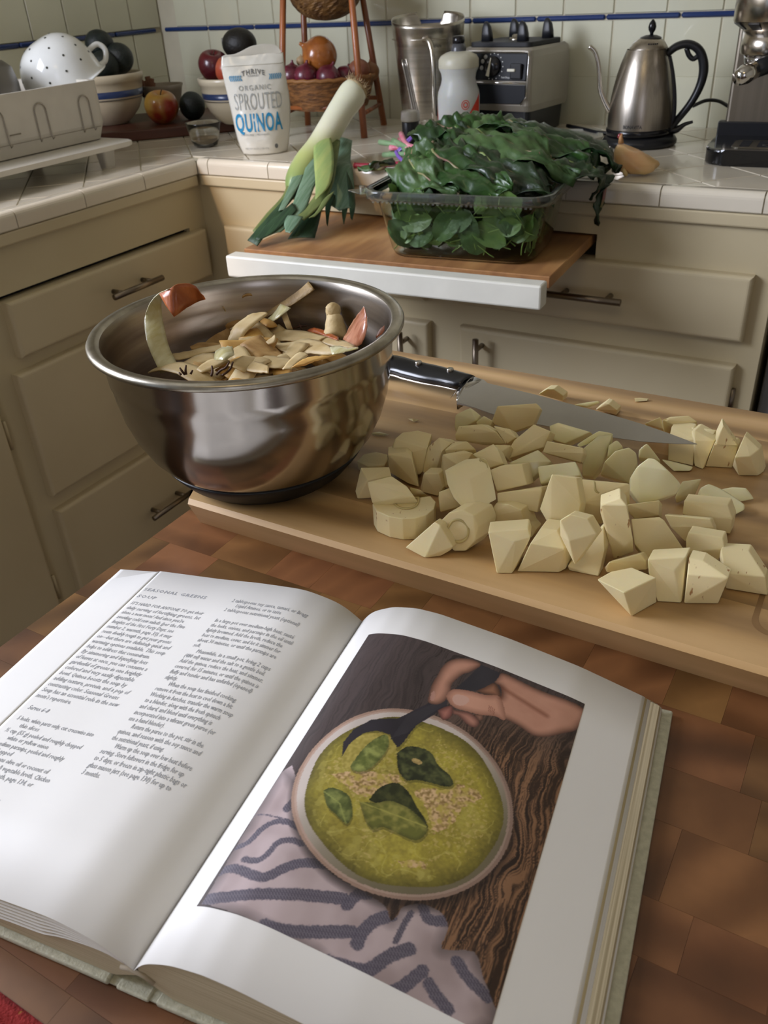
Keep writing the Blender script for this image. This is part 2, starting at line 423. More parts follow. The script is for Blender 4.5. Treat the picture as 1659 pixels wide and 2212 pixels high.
# ---------------------------------------------------------------- cabinets
def panel(name, x0, x1, z0, z1, parent, mat, y=0.0, th=0.019, bev=0.007):
    bm = bmesh.new(); addbox(bm, ((x0 + x1) / 2, y - th / 2, (z0 + z1) / 2), (x1 - x0, th, z1 - z0))
    es = [e for e in bm.edges if all(v.co.y < y - th + 1e-5 for v in e.verts)]
    bmesh.ops.bevel(bm, geom=es, offset=bev, segments=4, affect='EDGES', profile=0.5)
    o = bmo(name, bm, mat, parent, smooth=False); return o
def bar_handle(parent, x, z, L_, y, vertical=False, name='handle', r=0.0058, gap=0.030, post=0.3):
    bm = bmesh.new()
    e = L_ / 2
    P = (lambda t: (x, y - gap, z + t)) if vertical else (lambda t: (x + t, y - gap, z))
    addtube(bm, [P(-e), P(e)], r, 14)
    for s in (-1, 1):
        q = P(s * L_ * post); addtube(bm, [(q[0], y + 0.002, q[2]), (q[0], y - gap, q[2])], 0.0048, 10)
    return bmo(name, bm, nickel_m, parent, smooth=True)
# right-hand run (front plane y = 0.008), local coordinates = world
cb = thing('base_cabinet', 'cream base cabinet along the tiled back wall, drawers over doors', 'cabinet', (0, 0, 0))
YC = 0.012
bm = bmesh.new()
SLX0, SLX1, SLZ0, SLZ1 = 0.288, 0.853, -0.122, -0.082   # slot of the pull-out board
for x0, x1, z0, z1 in ((-0.02, SLX0, SLZ0, SLZ1), (SLX1, 1.141, SLZ0, SLZ1), (-0.02, 1.141, -0.80, SLZ0), (-0.02, 1.141, SLZ1, -0.03)):
    addbox(bm, ((x0 + x1) / 2, YC + 0.009, (z0 + z1) / 2), (x1 - x0, 0.018, z1 - z0))
addbox(bm, (1.132, 0.30, -0.45), (0.018, 0.56, 0.84))
addbox(bm, (0.57, 0.34, -0.855), (1.14, 0.5, 0.115))
bmo('face_frame', bm, paint_m, cb)
box('fascia_strip', (0.571, YC - 0.004, -0.040), (1.142, 0.012, 0.021), paint2_m, cb, 0.003)
d1 = panel('drawer', 0.052, 0.530, -0.232, -0.128, cb, paint2_m, YC); bar_handle(d1, 0.29, -0.180, 0.13, YC - 0.019)
d2 = panel('drawer', 0.600, 1.112, -0.230, -0.122, cb, paint2_m, YC); bar_handle(d2, 0.852, -0.177, 0.13, YC - 0.019)
d3 = panel('door', 0.052, 0.288, -0.78, -0.275, cb, paint2_m, YC); bar_handle(d3, 0.262, -0.34, 0.11, YC - 0.019, True)
d4 = panel('door', 0.300, 0.536, -0.78, -0.275, cb, paint2_m, YC); bar_handle(d4, 0.490, -0.345, 0.11, YC - 0.019, True)
d5 = panel('door', 0.604, 1.108, -0.78, -0.272, cb, paint2_m, YC); bar_handle(d5, 0.653, -0.335, 0.11, YC - 0.019, True)
tube('hinge', [(1.110, YC - 0.006, -0.315), (1.110, YC - 0.006, -0.365)], 0.005, nickel_m, cb, 10)
# dark carcass seen past the cabinet end
ap = thing('dishwasher', 'grey appliance front just visible past the right cabinet end', 'appliance', (1.45, 0.3, -0.915))
box('body', (0, 0, 0.435), (0.60, 0.52, 0.85), M('grey_enamel', '77777a', 0.4), ap, 0.006)
box('kickplate', (0, -0.27, 0.05), (0.58, 0.02, 0.09), black_m, ap, 0.003)
# left-hand run: built facing -y then turned to face +x
cl = thing('base_cabinet', 'cream cabinet under the left worktop, drawers with bar handles stacked', 'cabinet', (0, 0, 0), rz=PI / 2)
XC = 0.012
def ly(y): return y          # local x = world y ; local y = -world x
bm = bmesh.new()
for x0, x1, z0, z1 in ((-1.9, -0.54, -0.137, -0.03), (-0.54, -0.04, -0.1285, -0.03), (-0.04, 0.012, -0.137, -0.03), (-1.9, 0.012, -0.80, -0.137)):
    addbox(bm, ((x0 + x1) / 2, XC + 0.009, (z0 + z1) / 2), (x1 - x0, 0.018, z1 - z0))
addbox(bm, (-0.95, 0.34, -0.855), (1.9, 0.5, 0.115))
bmo('face_frame', bm, paint_m, cl)
box('fascia_strip', (-0.95, XC - 0.004, -0.040), (1.9, 0.012, 0.021), paint2_m, cl, 0.003)
box('drawer_gap', (-0.29, XC + 0.03, -0.133), (0.50, 0.03, 0.02), gap_m, cl)
e1 = panel('drawer', -0.530, -0.008, -0.237, -0.137, cl, paint2_m, XC); bar_handle(e1, -0.258, -0.186, 0.132, XC - 0.019)
e2_ = panel('drawer', -0.550, -0.008, -0.512, -0.262, cl, paint2_m, XC); bar_handle(e2_, -0.275, -0.42, 0.132, XC - 0.019)
e3_ = panel('drawer', -0.550, -0.008, -0.800, -0.545, cl, paint2_m, XC); bar_handle(e3_, -0.285, -0.668, 0.132, XC - 0.019)
e4_ = panel('door', -1.10, -0.605, -0.78, -0.137, cl, paint2_m, XC)
for z in (-0.36, -0.70):
    bm = bmesh.new(); addtube(bm, [(-0.597, XC - 0.006, z - 0.028), (-0.597, XC - 0.006, z + 0.028)], 0.004, 8)
    bmo('hinge', bm, paint_m, cl, smooth=True)

# ---------------------------------------------------------------- pull-out board
pbr = math.radians(3.7)
pb = thing('pull_out_board', 'wooden pull-out breadboard with a white front strip, slid out of the cabinet', 'board', (0.588, -0.281, -0.104), rz=pbr)
bw = wood('breadboard_wood', ['8a5a34', 'a8733f', 'bb8a54'], 0.5, 0.0, 14, (1, 8, 1), 0.05)
bw = wood('breadboard_wood', ['8a5f3a', 'a87a4a', 'bd925e'], 0.5, 0.06, 3.0, (3, 0.5, 3), 0.05, ringmix=0.35)
box('board_panel', (0, 0.030 + 0.19, 0.009), (0.5485, 0.36, 0.018), bw, pb, 0.0012, 1)
box('front_strip', (0, 0.004, 0.0015), (0.554, 0.030, 0.036), M('white_gloss_paint', 'dedcd0', 0.35, bump=0.05), pb, 0.003)

# ---------------------------------------------------------------- island butcher block
ZI = -0.060
isl = thing('kitchen_island', 'small kitchen island with an end-grain butcher block top', 'island', (1.2, -1.1, -0.915))
IX0, IX1, IY0, IY1 = 0.8375, 1.62, -1.40, -0.66
blk_m = wood('end_grain', ['4c3119', '614023', '7a5431', '6b482a'], 0.36, 0.24, 9.0, (1, 1, 1), 0.05, True, hue=0.010, dist=0.8, coat=0.15, ringmix=0.22)
OX, OY, OZ = 1.2, -1.1, -0.915
random.seed(11)
y = IY0; row = 0
while y < IY1 - 0.004:
    h = random.choice((0.030, 0.036, 0.044)); h = min(h, IY1 - y)
    if IY1 - y - h < 0.012: h = IY1 - y
    x = IX0 - random.uniform(0, 0.03)
    while x < IX1:
        wd = random.uniform(0.030, 0.072)
        a = max(x, IX0); b_ = min(x + wd, IX1)
        if b_ - a > 0.006:
            bm = bmesh.new(); addbox(bm, (0, 0, 0), (b_ - a - 0.00012, h - 0.00012, 0.04))
            o = bmo('wood_block', bm, blk_m, isl); o.location = ((a + b_) / 2 - OX, y + h / 2 - OY, ZI - 0.02 - OZ + random.uniform(-0.00005, 0))
        x += wd
    y += h; row += 1
bm = bmesh.new(); addbox(bm, ((IX0 + IX1) / 2 - OX, (IY0 + IY1) / 2 - OY, ZI - 0.07 - OZ), (IX1 - IX0 - .06, IY1 - IY0 - .06, 0.06), 0.002)
bmo('apron', bm, wood('apron_wood', ['4a2f1c', '6b4529'], 0.5), isl)
for sx in (IX0 + .07, IX1 - .07):
    for sy in (IY0 + .07, IY1 - .07):
        bm = bmesh.new(); addbox(bm, (sx - OX, sy - OY, (ZI - .06 - OZ) / 2), (0.06, 0.06, ZI - .06 - OZ), 0.004); bmo('leg', bm, MT.setdefault('legw', wood('leg_wood', ['4a2f1c', '6b4529'], 0.5)), isl)

# ---------------------------------------------------------------- cutting board
cbt = thing('cutting_board', 'thick pale maple cutting board lying across the butcher block', 'cutting board', (1.085, -0.856, ZI))
maple_m = wood('maple', ['94744c', 'b89463', 'cfab7a'], 0.42, 0.06, 2.6, (0.35, 3, 3), 0.04, coat=0.1, ringmix=0.45)
X0, X1, Y0, Y1 = 0.852, 1.318, -1.0225, -0.688
ns = 6
for k in range(ns):
    ya = Y0 + (Y1 - Y0) * k / ns; yb = Y0 + (Y1 - Y0) * (k + 1) / ns
    bm = bmesh.new()
    sa = 0.014 if k == 0 else 0.0; sb = 0.0
    prof = [(ya + sa, 0.0), (yb - sb, 0.0), (yb, 0.0275 if k == ns - 1 else 0.03), (yb - (0.003 if k == ns - 1 else 0), 0.03), (ya + (0.003 if k == 0 else 0), 0.03), (ya, 0.0265 if k == 0 else 0.03)]
    pr = []
    for q in prof:
        if not pr or (abs(q[0] - pr[-1][0]) + abs(q[1] - pr[-1][1])) > 1e-5: pr.append(q)
    def XL(z, y): # undercut left end and rounded corner
        c = 0.0
        if y < Y0 + 0.02: c = 0.012 * (1 - (y - Y0) / 0.02) ** 2 * 0.9
        return X0 + 0.010 * (1 - z / 0.03) * 0.6 + c + (0.003 if z > 0.0299 else 0)
    xs = None
    L0 = []; 
    # subdivide the front stave so that the corner can be rounded
    def dense(pr):
        out = []
        for i in range(len(pr)):
            p_, q_ = pr[i], pr[(i + 1) % len(pr)]
            n_ = 6 if (k == 0 and abs(p_[0] - q_[0]) > 0.02) else 1
            for t in range(n_): out.append((p_[0] + (q_[0] - p_[0]) * t / n_, p_[1] + (q_[1] - p_[1]) * t / n_))
        return out
    pr = dense(pr)
    ra = [bm.verts.new((XL(z, y_) - 1.085, y_ + 0.856, z)) for y_, z in pr]
    rb = [bm.verts.new((X1 - 1.085, y_ + 0.856, z)) for y_, z in pr]
    n_ = len(pr)
    for i in range(n_): bm.faces.new((ra[i], ra[(i + 1) % n_], rb[(i + 1) % n_], rb[i]))
    bm.faces.new(ra[::-1]); bm.faces.new(rb)
    bmo('board_plank', bm, maple_m, cbt)

wb2 = bmesh.new(); pr_ = rrect(0.030, 0.27, 0.012, 6, 1.2835 - 1.085, -0.856 + 0.856)
o_ = [wb2.verts.new((x, y, 0.0301)) for x, y in pr_]; i_ = [wb2.verts.new((1.2835 - 1.085 + (x - (1.2835 - 1.085)) * 0.78, y * 0.97, 0.0301)) for x, y in pr_]
for k in range(len(pr_)): wb2.faces.new((o_[k], o_[(k + 1) % len(pr_)], i_[(k + 1) % len(pr_)], i_[k]))
bmo('juice_groove', wb2, M('groove_wood', '8a6a44', 0.5), cbt)

CHUNKS=[
([[959.6,-927.2,-21.0],[960.7,-917.9,-19.0],[968.7,-911.6,-18.0],[979.0,-911.5,-18.0],[982.7,-918.5,-20.0],[983.3,-923.7,-21.0],[972.2,-930.8,-21.0]],[0,2.0,-9.0],'p','thin oval parsnip slice lying nearest the steel bowl',None),
([[982.8,-957.0,-6.0],[1001.8,-946.9,-6.0],[1006.4,-952.1,-10.0],[993.5,-965.0,-10.0],[980.3,-963.2,-24.0],[982.6,-964.6,-29.7],[992.2,-960.9,-28.0],[1004.4,-952.4,-28.0]],None,'p','squat parsnip cube at the left end of the pile',None),
([[993.0,-933.4,-4.0],[1006.0,-927.1,-2.0],[991.4,-930.2,-22.0],[1009.5,-933.0,-26.0],[1019.6,-934.1,-26.0],[1013.1,-931.4,-4.0]],[-8.0,14.0,-2.0],'p','upright four-sided parsnip chunk behind the leftmost cube',None),
([[987.7,-920.2,-8.0],[991.3,-919.0,2.0],[994.5,-912.4,5.0],[1004.6,-906.0,6.0],[1016.2,-905.0,5.0],[1017.7,-916.2,-2.0],[1014.5,-918.1,-22.0],[1011.6,-919.7,-25.0],[998.5,-910.1,-18.0],[990.0,-923.6,-12.0]],[-6.0,12.0,-10.0],'p','big round parsnip slice leaning at the left back of the pile',None),
([[1024.6,-909.7,6.0],[1035.6,-910.5,4.0],[1031.5,-918.8,0.0],[1026.7,-918.1,-16.0],[1018.5,-919.9,-22.0],[1015.0,-919.1,-22.0],[1014.2,-914.8,-12.0],[1017.1,-914.0,-2.0]],[4.0,12.0,-6.0],'p','curved parsnip slice with a brown nick on its top edge',None),
([[1041.4,-917.4,10.0],[1051.2,-916.4,12.0],[1058.0,-915.3,6.0],[1050.4,-917.1,4.0],[1039.0,-924.3,2.0],[1037.5,-925.9,6.0]],[0,10.0,-16.0],'p','small parsnip chunk tucked under the brown-flecked half slice',None),
([[1040.7,-935.7,8.0],[1054.0,-927.0,10.0],[1061.1,-928.0,10.0],[1056.8,-935.3,0.0],[1041.0,-928.6,-6.0],[1041.0,-932.5,-22.0],[1042.8,-928.0,-24.0],[1031.4,-921.5,-18.0]],[4.0,10.0,-12.0],'p','parsnip chunk left of the standing half ring',None),
([[1028.0,-941.9,-8.0],[1038.5,-937.5,-8.0],[1041.2,-936.2,-20.0],[1036.8,-937.0,-28.0],[1025.1,-939.5,-26.0],[1022.7,-937.5,-24.0]],[0,12.0,-1.0],'p','small parsnip cube half hidden left of the standing half ring',None),
([[1009.6,-991.0,6.0],[1022.6,-979.0,8.0],[1035.1,-979.7,3.0],[1041.0,-979.8,-4.0],[1033.8,-983.9,-3.0],[1021.3,-989.9,-7.0],[1012.4,-990.8,-10.0],[1012.4,-991.7,-2.0]],[0,8.0,-12.0],'p','pale flat-topped parsnip chunk resting on the big half slice',None),
([[1031.4,-969.5,-4.0],[1038.9,-966.6,-6.0],[1036.5,-959.4,-14.0],[1030.4,-964.1,-16.0]],[0,10.0,-10.0],'p','parsnip tip peeking out behind the big half slice',None),
([[1011.9,-989.6,-12.0],[1020.6,-981.3,-12.0],[1032.3,-971.5,-12.0],[1044.3,-962.2,-12.0],[1051.4,-967.7,-12.0],[1054.4,-976.5,-12.0],[1053.4,-986.0,-12.0],[1048.4,-993.0,-12.0],[1040.9,-997.4,-12.0],[1030.7,-998.9,-12.0],[1019.1,-996.4,-12.0]],[0,0,-17.8],'p','big half-round parsnip slice at the front left with ragged brown skin',[[1022.6,-981.9,-11.7],[1031.7,-986.9,-11.7],[1038.8,-985.5,-11.7],[1042.4,-978.7,-11.7],[1038.4,-968.1,-11.7],[1030.2,-974.0,-11.7]]),
([[1067.1,-993.7,-10.0],[1072.5,-989.6,-3.0],[1080.8,-985.3,-1.0],[1088.5,-984.1,-4.0],[1092.1,-984.0,-12.0],[1091.5,-988.1,-21.0],[1086.3,-992.5,-28.5],[1079.5,-995.8,-28.5],[1071.4,-996.3,-22.0]],[6.0,17.0,1.0],'p','round parsnip slice standing on edge with its core ring facing out',[[1072.7,-994.4,-12.5],[1075.7,-989.9,-7.5],[1080.8,-987.4,-7.0],[1086.2,-986.8,-12.0],[1087.1,-989.8,-19.0],[1082.7,-993.7,-22.5],[1075.5,-994.0,-21.0]]),
([[1067.7,-1001.0,-5.0],[1072.3,-1001.8,-6.0],[1081.3,-1001.4,-21.0],[1079.5,-1002.0,-24.0],[1073.3,-1004.5,-29.0],[1064.6,-1010.3,-29.7],[1048.6,-1008.6,-27.0],[1054.0,-1006.1,-20.0]],[-1.0,10.0,-3.0],'p','wedge of parsnip leaning against the ringed slice in front',None),
([[1071.5,-961.5,24.0],[1083.8,-956.6,26.0],[1089.2,-959.3,20.0],[1096.8,-964.5,0.0],[1089.9,-967.0,-1.0],[1080.5,-966.0,6.0],[1075.1,-964.7,15.0]],[-11.0,-10.0,-6.0],'p','thick half ring of parsnip standing in the middle of the pile',[[1080.9,-958.2,25.6],[1085.6,-958.2,24.0],[1088.5,-960.0,18.0],[1093.6,-962.9,5.5],[1085.9,-963.0,8.0],[1080.6,-961.9,16.0]]),
([[1087.1,-955.7,16.0],[1093.1,-949.3,18.0],[1104.6,-941.4,18.0],[1110.1,-944.1,4.0],[1092.4,-955.0,0.0]],[0,14.0,-6.0],'p','parsnip cube just right of the standing half ring',None),
([[1066.7,-939.9,16.0],[1078.1,-929.7,22.0],[1082.2,-931.8,20.0],[1089.5,-937.0,12.0],[1079.8,-940.2,8.0],[1074.9,-936.6,14.0]],[0,12.0,-10.0],'p','parsnip chunk behind the standing half ring',None),
([[1094.6,-960.1,2.0],[1121.0,-945.8,6.0],[1122.0,-946.7,4.0],[1120.7,-950.4,-12.0],[1095.4,-960.5,-6.0]],[0,14.0,-6.0],'p','long shaded parsnip chunk under the small cube at mid pile',None),
([[1056.4,-972.5,0.0],[1063.0,-966.1,2.0],[1070.9,-964.6,-12.0],[1056.1,-970.3,-18.0],[1051.8,-964.8,-10.0]],[0,12.0,-6.0],'p','parsnip chunk wedged between the two ringed slices',None),
([[1095.5,-963.0,-4.0],[1104.5,-962.5,-3.0],[1113.1,-961.0,-6.0],[1117.6,-959.4,-21.0],[1096.2,-966.0,-25.0],[1089.0,-968.6,-29.0],[1090.5,-967.8,-14.0]],[2.0,14.0,-1.0],'p','parsnip chunk behind the front cube with a tapered foot',None),
([[1114.5,-956.2,-14.0],[1121.9,-953.2,-24.0],[1120.1,-958.4,-29.0],[1117.2,-957.0,-22.0]],[0,10.0,-1.0],'p','sliver of parsnip between two front cubes',None),
([[1105.2,-998.1,-4.0],[1122.8,-995.0,-8.0],[1128.2,-986.5,-2.0],[1131.1,-988.9,-6.0],[1124.6,-990.7,-28.0],[1123.9,-1000.6,-29.7],[1114.9,-1005.0,-29.7]],[-4.0,12.0,0],'p','front parsnip cube with a tall sloping right side',None),
([[1134.5,-980.5,-3.0],[1145.0,-978.2,-3.0],[1132.5,-993.0,-8.0],[1153.6,-986.4,-10.0],[1153.9,-982.4,-28.0],[1150.6,-986.2,-29.7],[1126.0,-997.3,-29.7]],[0,13.0,0],'p','trapezoid parsnip chunk in the front row, slanted on its left',None),
([[1132.5,-959.8,26.0],[1147.4,-953.9,24.0],[1152.8,-957.9,8.0],[1152.7,-959.9,0.0],[1136.3,-967.0,-10.0],[1127.1,-963.6,0.0],[1130.7,-961.4,18.0]],[0,12.0,-6.0],'p','tall parsnip block with a warm-lit left edge, mid pile',None),
([[1150.5,-991.5,14.0],[1155.5,-988.4,18.0],[1166.2,-985.6,16.0],[1172.9,-986.3,7.0],[1162.3,-992.0,-16.0],[1151.4,-991.8,3.0],[1158.1,-993.8,2.0]],[0,12.0,-4.0],'p','parsnip chunk balanced on the dark wedge in the front row',None),
([[1170.8,-964.1,0.0],[1174.8,-972.0,-14.0],[1174.7,-979.3,-29.7],[1155.7,-981.1,-29.7],[1154.7,-982.1,-26.0],[1160.8,-978.4,-22.0]],[0,10.0,0],'p','sharp parsnip wedge standing in the front row',None),
([[1169.2,-969.7,18.0],[1179.5,-964.6,23.0],[1184.5,-966.9,20.0],[1190.3,-964.9,-4.0],[1190.5,-959.7,-18.0],[1178.5,-960.1,-27.0],[1174.7,-960.0,-16.0],[1168.6,-966.9,10.0]],[-4.0,12.0,0],'p','upright parsnip slice with two brown skin marks',None),
([[1184.1,-949.5,0.0],[1200.6,-944.0,3.0],[1204.1,-945.2,2.0],[1220.5,-946.6,-17.0],[1221.4,-946.0,-21.0],[1200.0,-956.7,-23.0],[1189.7,-956.0,-14.0]],[0,5.0,-7.0],'p','broad flat parsnip slab sloping forward, with a crack across it',None),
([[1143.0,-937.9,14.0],[1175.0,-926.2,12.0],[1175.8,-927.4,8.0],[1171.6,-932.1,3.0],[1160.5,-940.2,-2.0],[1149.8,-946.6,2.0]],[0,6.0,-18.0],'p','wide parsnip slice showing its core ring, behind the upright slice',[[1152.5,-934.3,12.8],[1164.7,-929.1,11.5],[1166.9,-930.6,8.5],[1162.8,-934.9,6.0],[1156.4,-938.8,7.0]]),
([[1177.7,-936.3,2.0],[1194.9,-922.2,2.0],[1196.4,-925.1,-8.0],[1182.3,-931.5,-11.0],[1177.1,-936.2,-2.0]],[0,12.0,-10.0],'p','shaded parsnip block under the big onion petal',None),
([[1200.3,-927.4,-5.0],[1227.6,-916.6,-7.0],[1230.8,-917.7,-12.0],[1232.0,-917.9,-17.0],[1222.9,-918.7,-17.0],[1215.3,-925.3,-23.0],[1205.6,-928.1,-13.0]],[0,12.0,-6.0],'p','low parsnip chunk right of the cracked slab',None),
([[1207.2,-903.0,-6.0],[1233.9,-892.6,-8.0],[1236.9,-895.8,-12.0],[1239.1,-897.3,-15.0],[1239.3,-897.8,-27.0],[1227.6,-899.4,-26.0],[1208.2,-906.3,-15.0]],[0,14.0,-2.0],'p','parsnip block in front of the onion slivers',None),
([[1219.3,-941.3,-5.0],[1239.5,-936.9,-6.0],[1242.3,-941.3,-11.0],[1238.3,-940.3,-27.0],[1220.5,-946.6,-17.0],[1218.6,-943.1,-10.0]],[0,12.0,-2.0],'p','parsnip cube behind the tall front cube on the right',None),
([[1240.5,-944.6,-10.0],[1256.0,-938.7,-10.0],[1269.3,-953.2,-16.0],[1272.9,-953.5,-29.0],[1249.0,-957.5,-29.0],[1247.1,-960.1,-16.0],[1240.7,-946.6,-14.0]],[0,10.0,-1.0],'p','rightmost front parsnip slab with brown-spotted peel edge',None),
([[1182.2,-986.6,-11.0],[1198.0,-975.1,-7.0],[1201.7,-973.9,-12.0],[1202.5,-971.9,-20.0],[1180.3,-981.6,-23.0],[1178.9,-982.6,-19.0]],[0,12.0,-6.0],'p','low parsnip chunk behind the kite-topped front piece',None),
([[1182.0,-1009.8,-9.0],[1187.0,-998.4,-9.0],[1197.0,-988.7,-9.0],[1213.0,-992.5,-9.0],[1200.1,-1014.2,-10.0],[1205.2,-1009.2,-29.7],[1214.8,-989.1,-29.7],[1189.6,-993.0,-27.0],[1198.0,-978.5,-29.7]],None,'p','kite-topped parsnip piece nearest the viewer',None),
([[1204.1,-980.4,-6.0],[1224.6,-971.0,-4.0],[1220.3,-978.5,-11.0],[1206.3,-983.9,-13.0],[1228.1,-983.2,-29.7],[1215.0,-988.2,-29.7],[1227.6,-969.3,-26.0]],[0,12.0,0],'p','parsnip cube right of the kite-topped front piece',None),
([[1226.1,-969.5,-5.0],[1234.2,-968.8,-5.0],[1250.9,-974.3,-9.0],[1228.2,-978.6,-11.0],[1248.0,-974.1,-29.7],[1229.7,-982.9,-29.7]],[0,10.0,0],'p','tall parsnip cube with a curved skin side, front right',None),
([[1226.2,-800.9,0.0],[1238.9,-805.0,-7.0],[1224.7,-821.8,-9.0],[1234.2,-815.0,-9.0],[1244.3,-796.8,-29.0],[1241.7,-803.7,-29.7],[1228.7,-809.8,-29.7],[1222.5,-805.2,-25.0]],[0,10.0,-1.0],'p','parsnip piece with a pointed top, farthest right at the back',None),
([[1206.7,-807.1,-9.0],[1220.8,-801.8,-9.0],[1223.1,-801.6,-11.0],[1221.8,-800.0,-29.7],[1203.3,-806.2,-29.7]],[0,14.0,0],'p','brown-marked parsnip cube at the back right',None),
([[1210.5,-806.5,8.0],[1223.1,-804.1,-8.0],[1208.6,-809.6,-8.0],[1208.0,-807.9,-3.0]],[-3.0,12.0,-0.0],'p','small parsnip pyramid set on the brown-marked cube',None),
([[1187.2,-796.0,-7.0],[1189.7,-795.7,-6.0],[1205.4,-797.2,-11.0],[1202.4,-811.4,-29.7],[1195.7,-809.9,-29.0],[1191.7,-803.5,-11.0]],[2.0,14.0,0],'p','parsnip wedge beside the tip of the knife, right side',None),
([[1185.6,-788.8,-7.0],[1203.9,-785.8,-7.0],[1202.4,-790.9,-11.0],[1189.0,-793.5,-9.0]],[0,12.0,-16.0],'p','flat parsnip bit behind the parsnip wedge at the knife tip',None),
([[1171.1,-793.2,-8.0],[1187.3,-791.2,-8.0],[1191.1,-801.2,-11.0],[1194.5,-809.1,-29.7],[1175.6,-811.4,-28.0],[1173.0,-805.8,-14.0]],[0,12.0,0],'p','parsnip cube under the tip of the knife',None),
([[1162.8,-792.3,-4.0],[1168.0,-785.3,-3.0],[1180.3,-777.9,-3.0],[1187.2,-777.3,-7.0],[1179.5,-782.5,-13.0],[1164.6,-783.6,-15.0]],[0,12.0,-14.0],'p','rounded parsnip end piece beyond the knife',None),
([[1159.5,-783.2,-6.0],[1162.3,-779.5,-18.0],[1147.3,-781.8,-15.0]],[0,12.0,-10.0],'p','triangular parsnip piece just beyond the blade',None),
([[1107.2,-758.3,-14.0],[1110.7,-759.8,-14.0],[1117.5,-756.5,-20.0],[1115.0,-747.7,-29.0],[1097.0,-750.4,-26.0]],[0,12.0,-1.0],'p','pale parsnip nub beyond the middle of the blade',None),
([[1076.3,-749.5,-25.0],[1094.0,-738.4,-23.0],[1097.2,-738.5,-23.0],[1088.0,-745.9,-27.0]],[0,2.0,-3.0],'o','thin onion sliver lying beyond the blade',None),
([[1044.7,-752.9,-20.0],[1052.7,-754.2,-13.0],[1058.3,-751.7,-13.0],[1065.3,-744.7,-21.0],[1063.3,-739.6,-29.0]],[0,12.0,-1.0],'p','parsnip nub beyond the wide end of the blade',None),
([[1120.4,-712.4,-27.0],[1123.5,-710.1,-27.0],[1130.9,-707.0,-28.0],[1130.8,-708.6,-29.0],[1121.9,-714.5,-29.0]],[0,3.0,-1.0],'p','tiny parsnip crumb alone near the far board edge',None),
([[1049.4,-856.5,14.0],[1076.7,-843.4,16.0],[1080.5,-843.5,12.0],[1076.1,-845.5,-2.0],[1061.5,-852.5,-8.0],[1043.9,-854.1,-1.0],[1046.3,-855.4,-3.0]],[-2.0,10.0,-6.0],'p','half-round parsnip piece resting on top of the blade',None),
([[1011.9,-855.9,-1.0],[1022.7,-849.6,5.0],[1031.5,-848.5,-1.0],[1031.0,-855.4,-3.0],[1014.9,-860.9,-14.0],[1012.9,-859.4,-10.0]],[0,8.0,-8.0],'o','white onion petal against the near edge of the blade',None),
([[1032.4,-861.2,-2.0],[1037.8,-857.0,4.0],[1045.7,-855.5,0.0],[1043.7,-856.3,-5.0],[1036.8,-860.0,-6.0]],[0,6.0,-6.0],'o','small white onion bit left of the half-round piece on the blade',None),
([[1030.3,-893.5,2.0],[1032.5,-892.0,9.0],[1050.8,-888.6,13.0],[1063.3,-890.5,10.0],[1070.9,-889.2,1.0],[1053.7,-889.2,-4.0],[1030.6,-893.0,-3.0]],[0,12.0,-6.0],'p','curved parsnip half slice with brown flecks on top of the pile',None),
([[1060.3,-889.1,14.0],[1071.7,-883.7,11.0],[1078.4,-887.3,7.0],[1071.4,-890.3,1.0]],[0,12.0,-8.0],'p','parsnip half slice overlapping the brown-flecked one',None),
([[1093.8,-893.3,24.0],[1106.1,-891.3,20.0],[1102.9,-895.1,8.0],[1079.9,-907.6,-1.0],[1078.1,-906.2,2.0],[1082.2,-901.0,12.0]],[0,12.0,-8.0],'p','angled parsnip block leaning toward the blade',None),
([[1073.4,-916.4,14.0],[1082.9,-909.1,12.0],[1081.2,-913.5,4.0],[1077.8,-918.5,8.0]],[0,10.0,-10.0],'p','small parsnip chunk below the angled block',None),
([[1109.1,-906.5,20.0],[1133.8,-900.5,17.0],[1134.8,-901.0,13.0],[1132.7,-900.5,5.0],[1106.8,-907.5,11.0]],[0,12.0,-8.0],'p','oblong parsnip stick with a tan peel side beside the onions',None),
([[1085.9,-920.6,4.0],[1101.7,-903.4,10.0],[1114.6,-908.9,6.0],[1102.2,-918.8,-8.0]],[0,6.0,-6.0],'o','yellow-green onion petal shaded by the parsnips',None),
([[1111.3,-929.9,12.0],[1134.9,-919.2,16.0],[1142.3,-926.5,10.0],[1123.2,-933.7,8.0],[1116.3,-936.1,2.0]],[0,8.0,-8.0],'o','layered onion chunk under the oblong stick',None),
([[1097.9,-872.0,14.0],[1103.9,-869.5,17.0],[1128.4,-865.0,12.0],[1112.6,-876.2,4.0],[1102.2,-877.8,6.0]],[0,10.0,-8.0],'o','pale onion piece tucked under the near edge of the blade',None),
([[1126.6,-897.1,16.0],[1138.6,-883.1,24.0],[1146.6,-875.2,20.0],[1139.3,-883.8,18.0]],[2.0,4.0,-4.0],'o','upper curved onion layer of the fanned slices',None),
([[1132.2,-895.1,14.0],[1139.0,-883.4,20.0],[1146.4,-874.3,19.0],[1145.8,-878.8,8.0],[1143.8,-882.7,-2.0],[1141.1,-881.9,-10.0],[1138.7,-886.3,-13.0],[1132.7,-894.5,-9.0]],[0,6.0,-6.0],'o','large curved onion layer of the fanned slices',None),
([[1148.8,-897.9,8.0],[1154.1,-891.6,15.0],[1162.1,-885.9,17.0],[1166.9,-883.9,13.0],[1169.0,-884.8,5.0],[1165.9,-889.1,-10.0],[1145.7,-893.9,-5.0]],[0,5.0,-5.0],'o','rounded onion petal left of the biggest one',None),
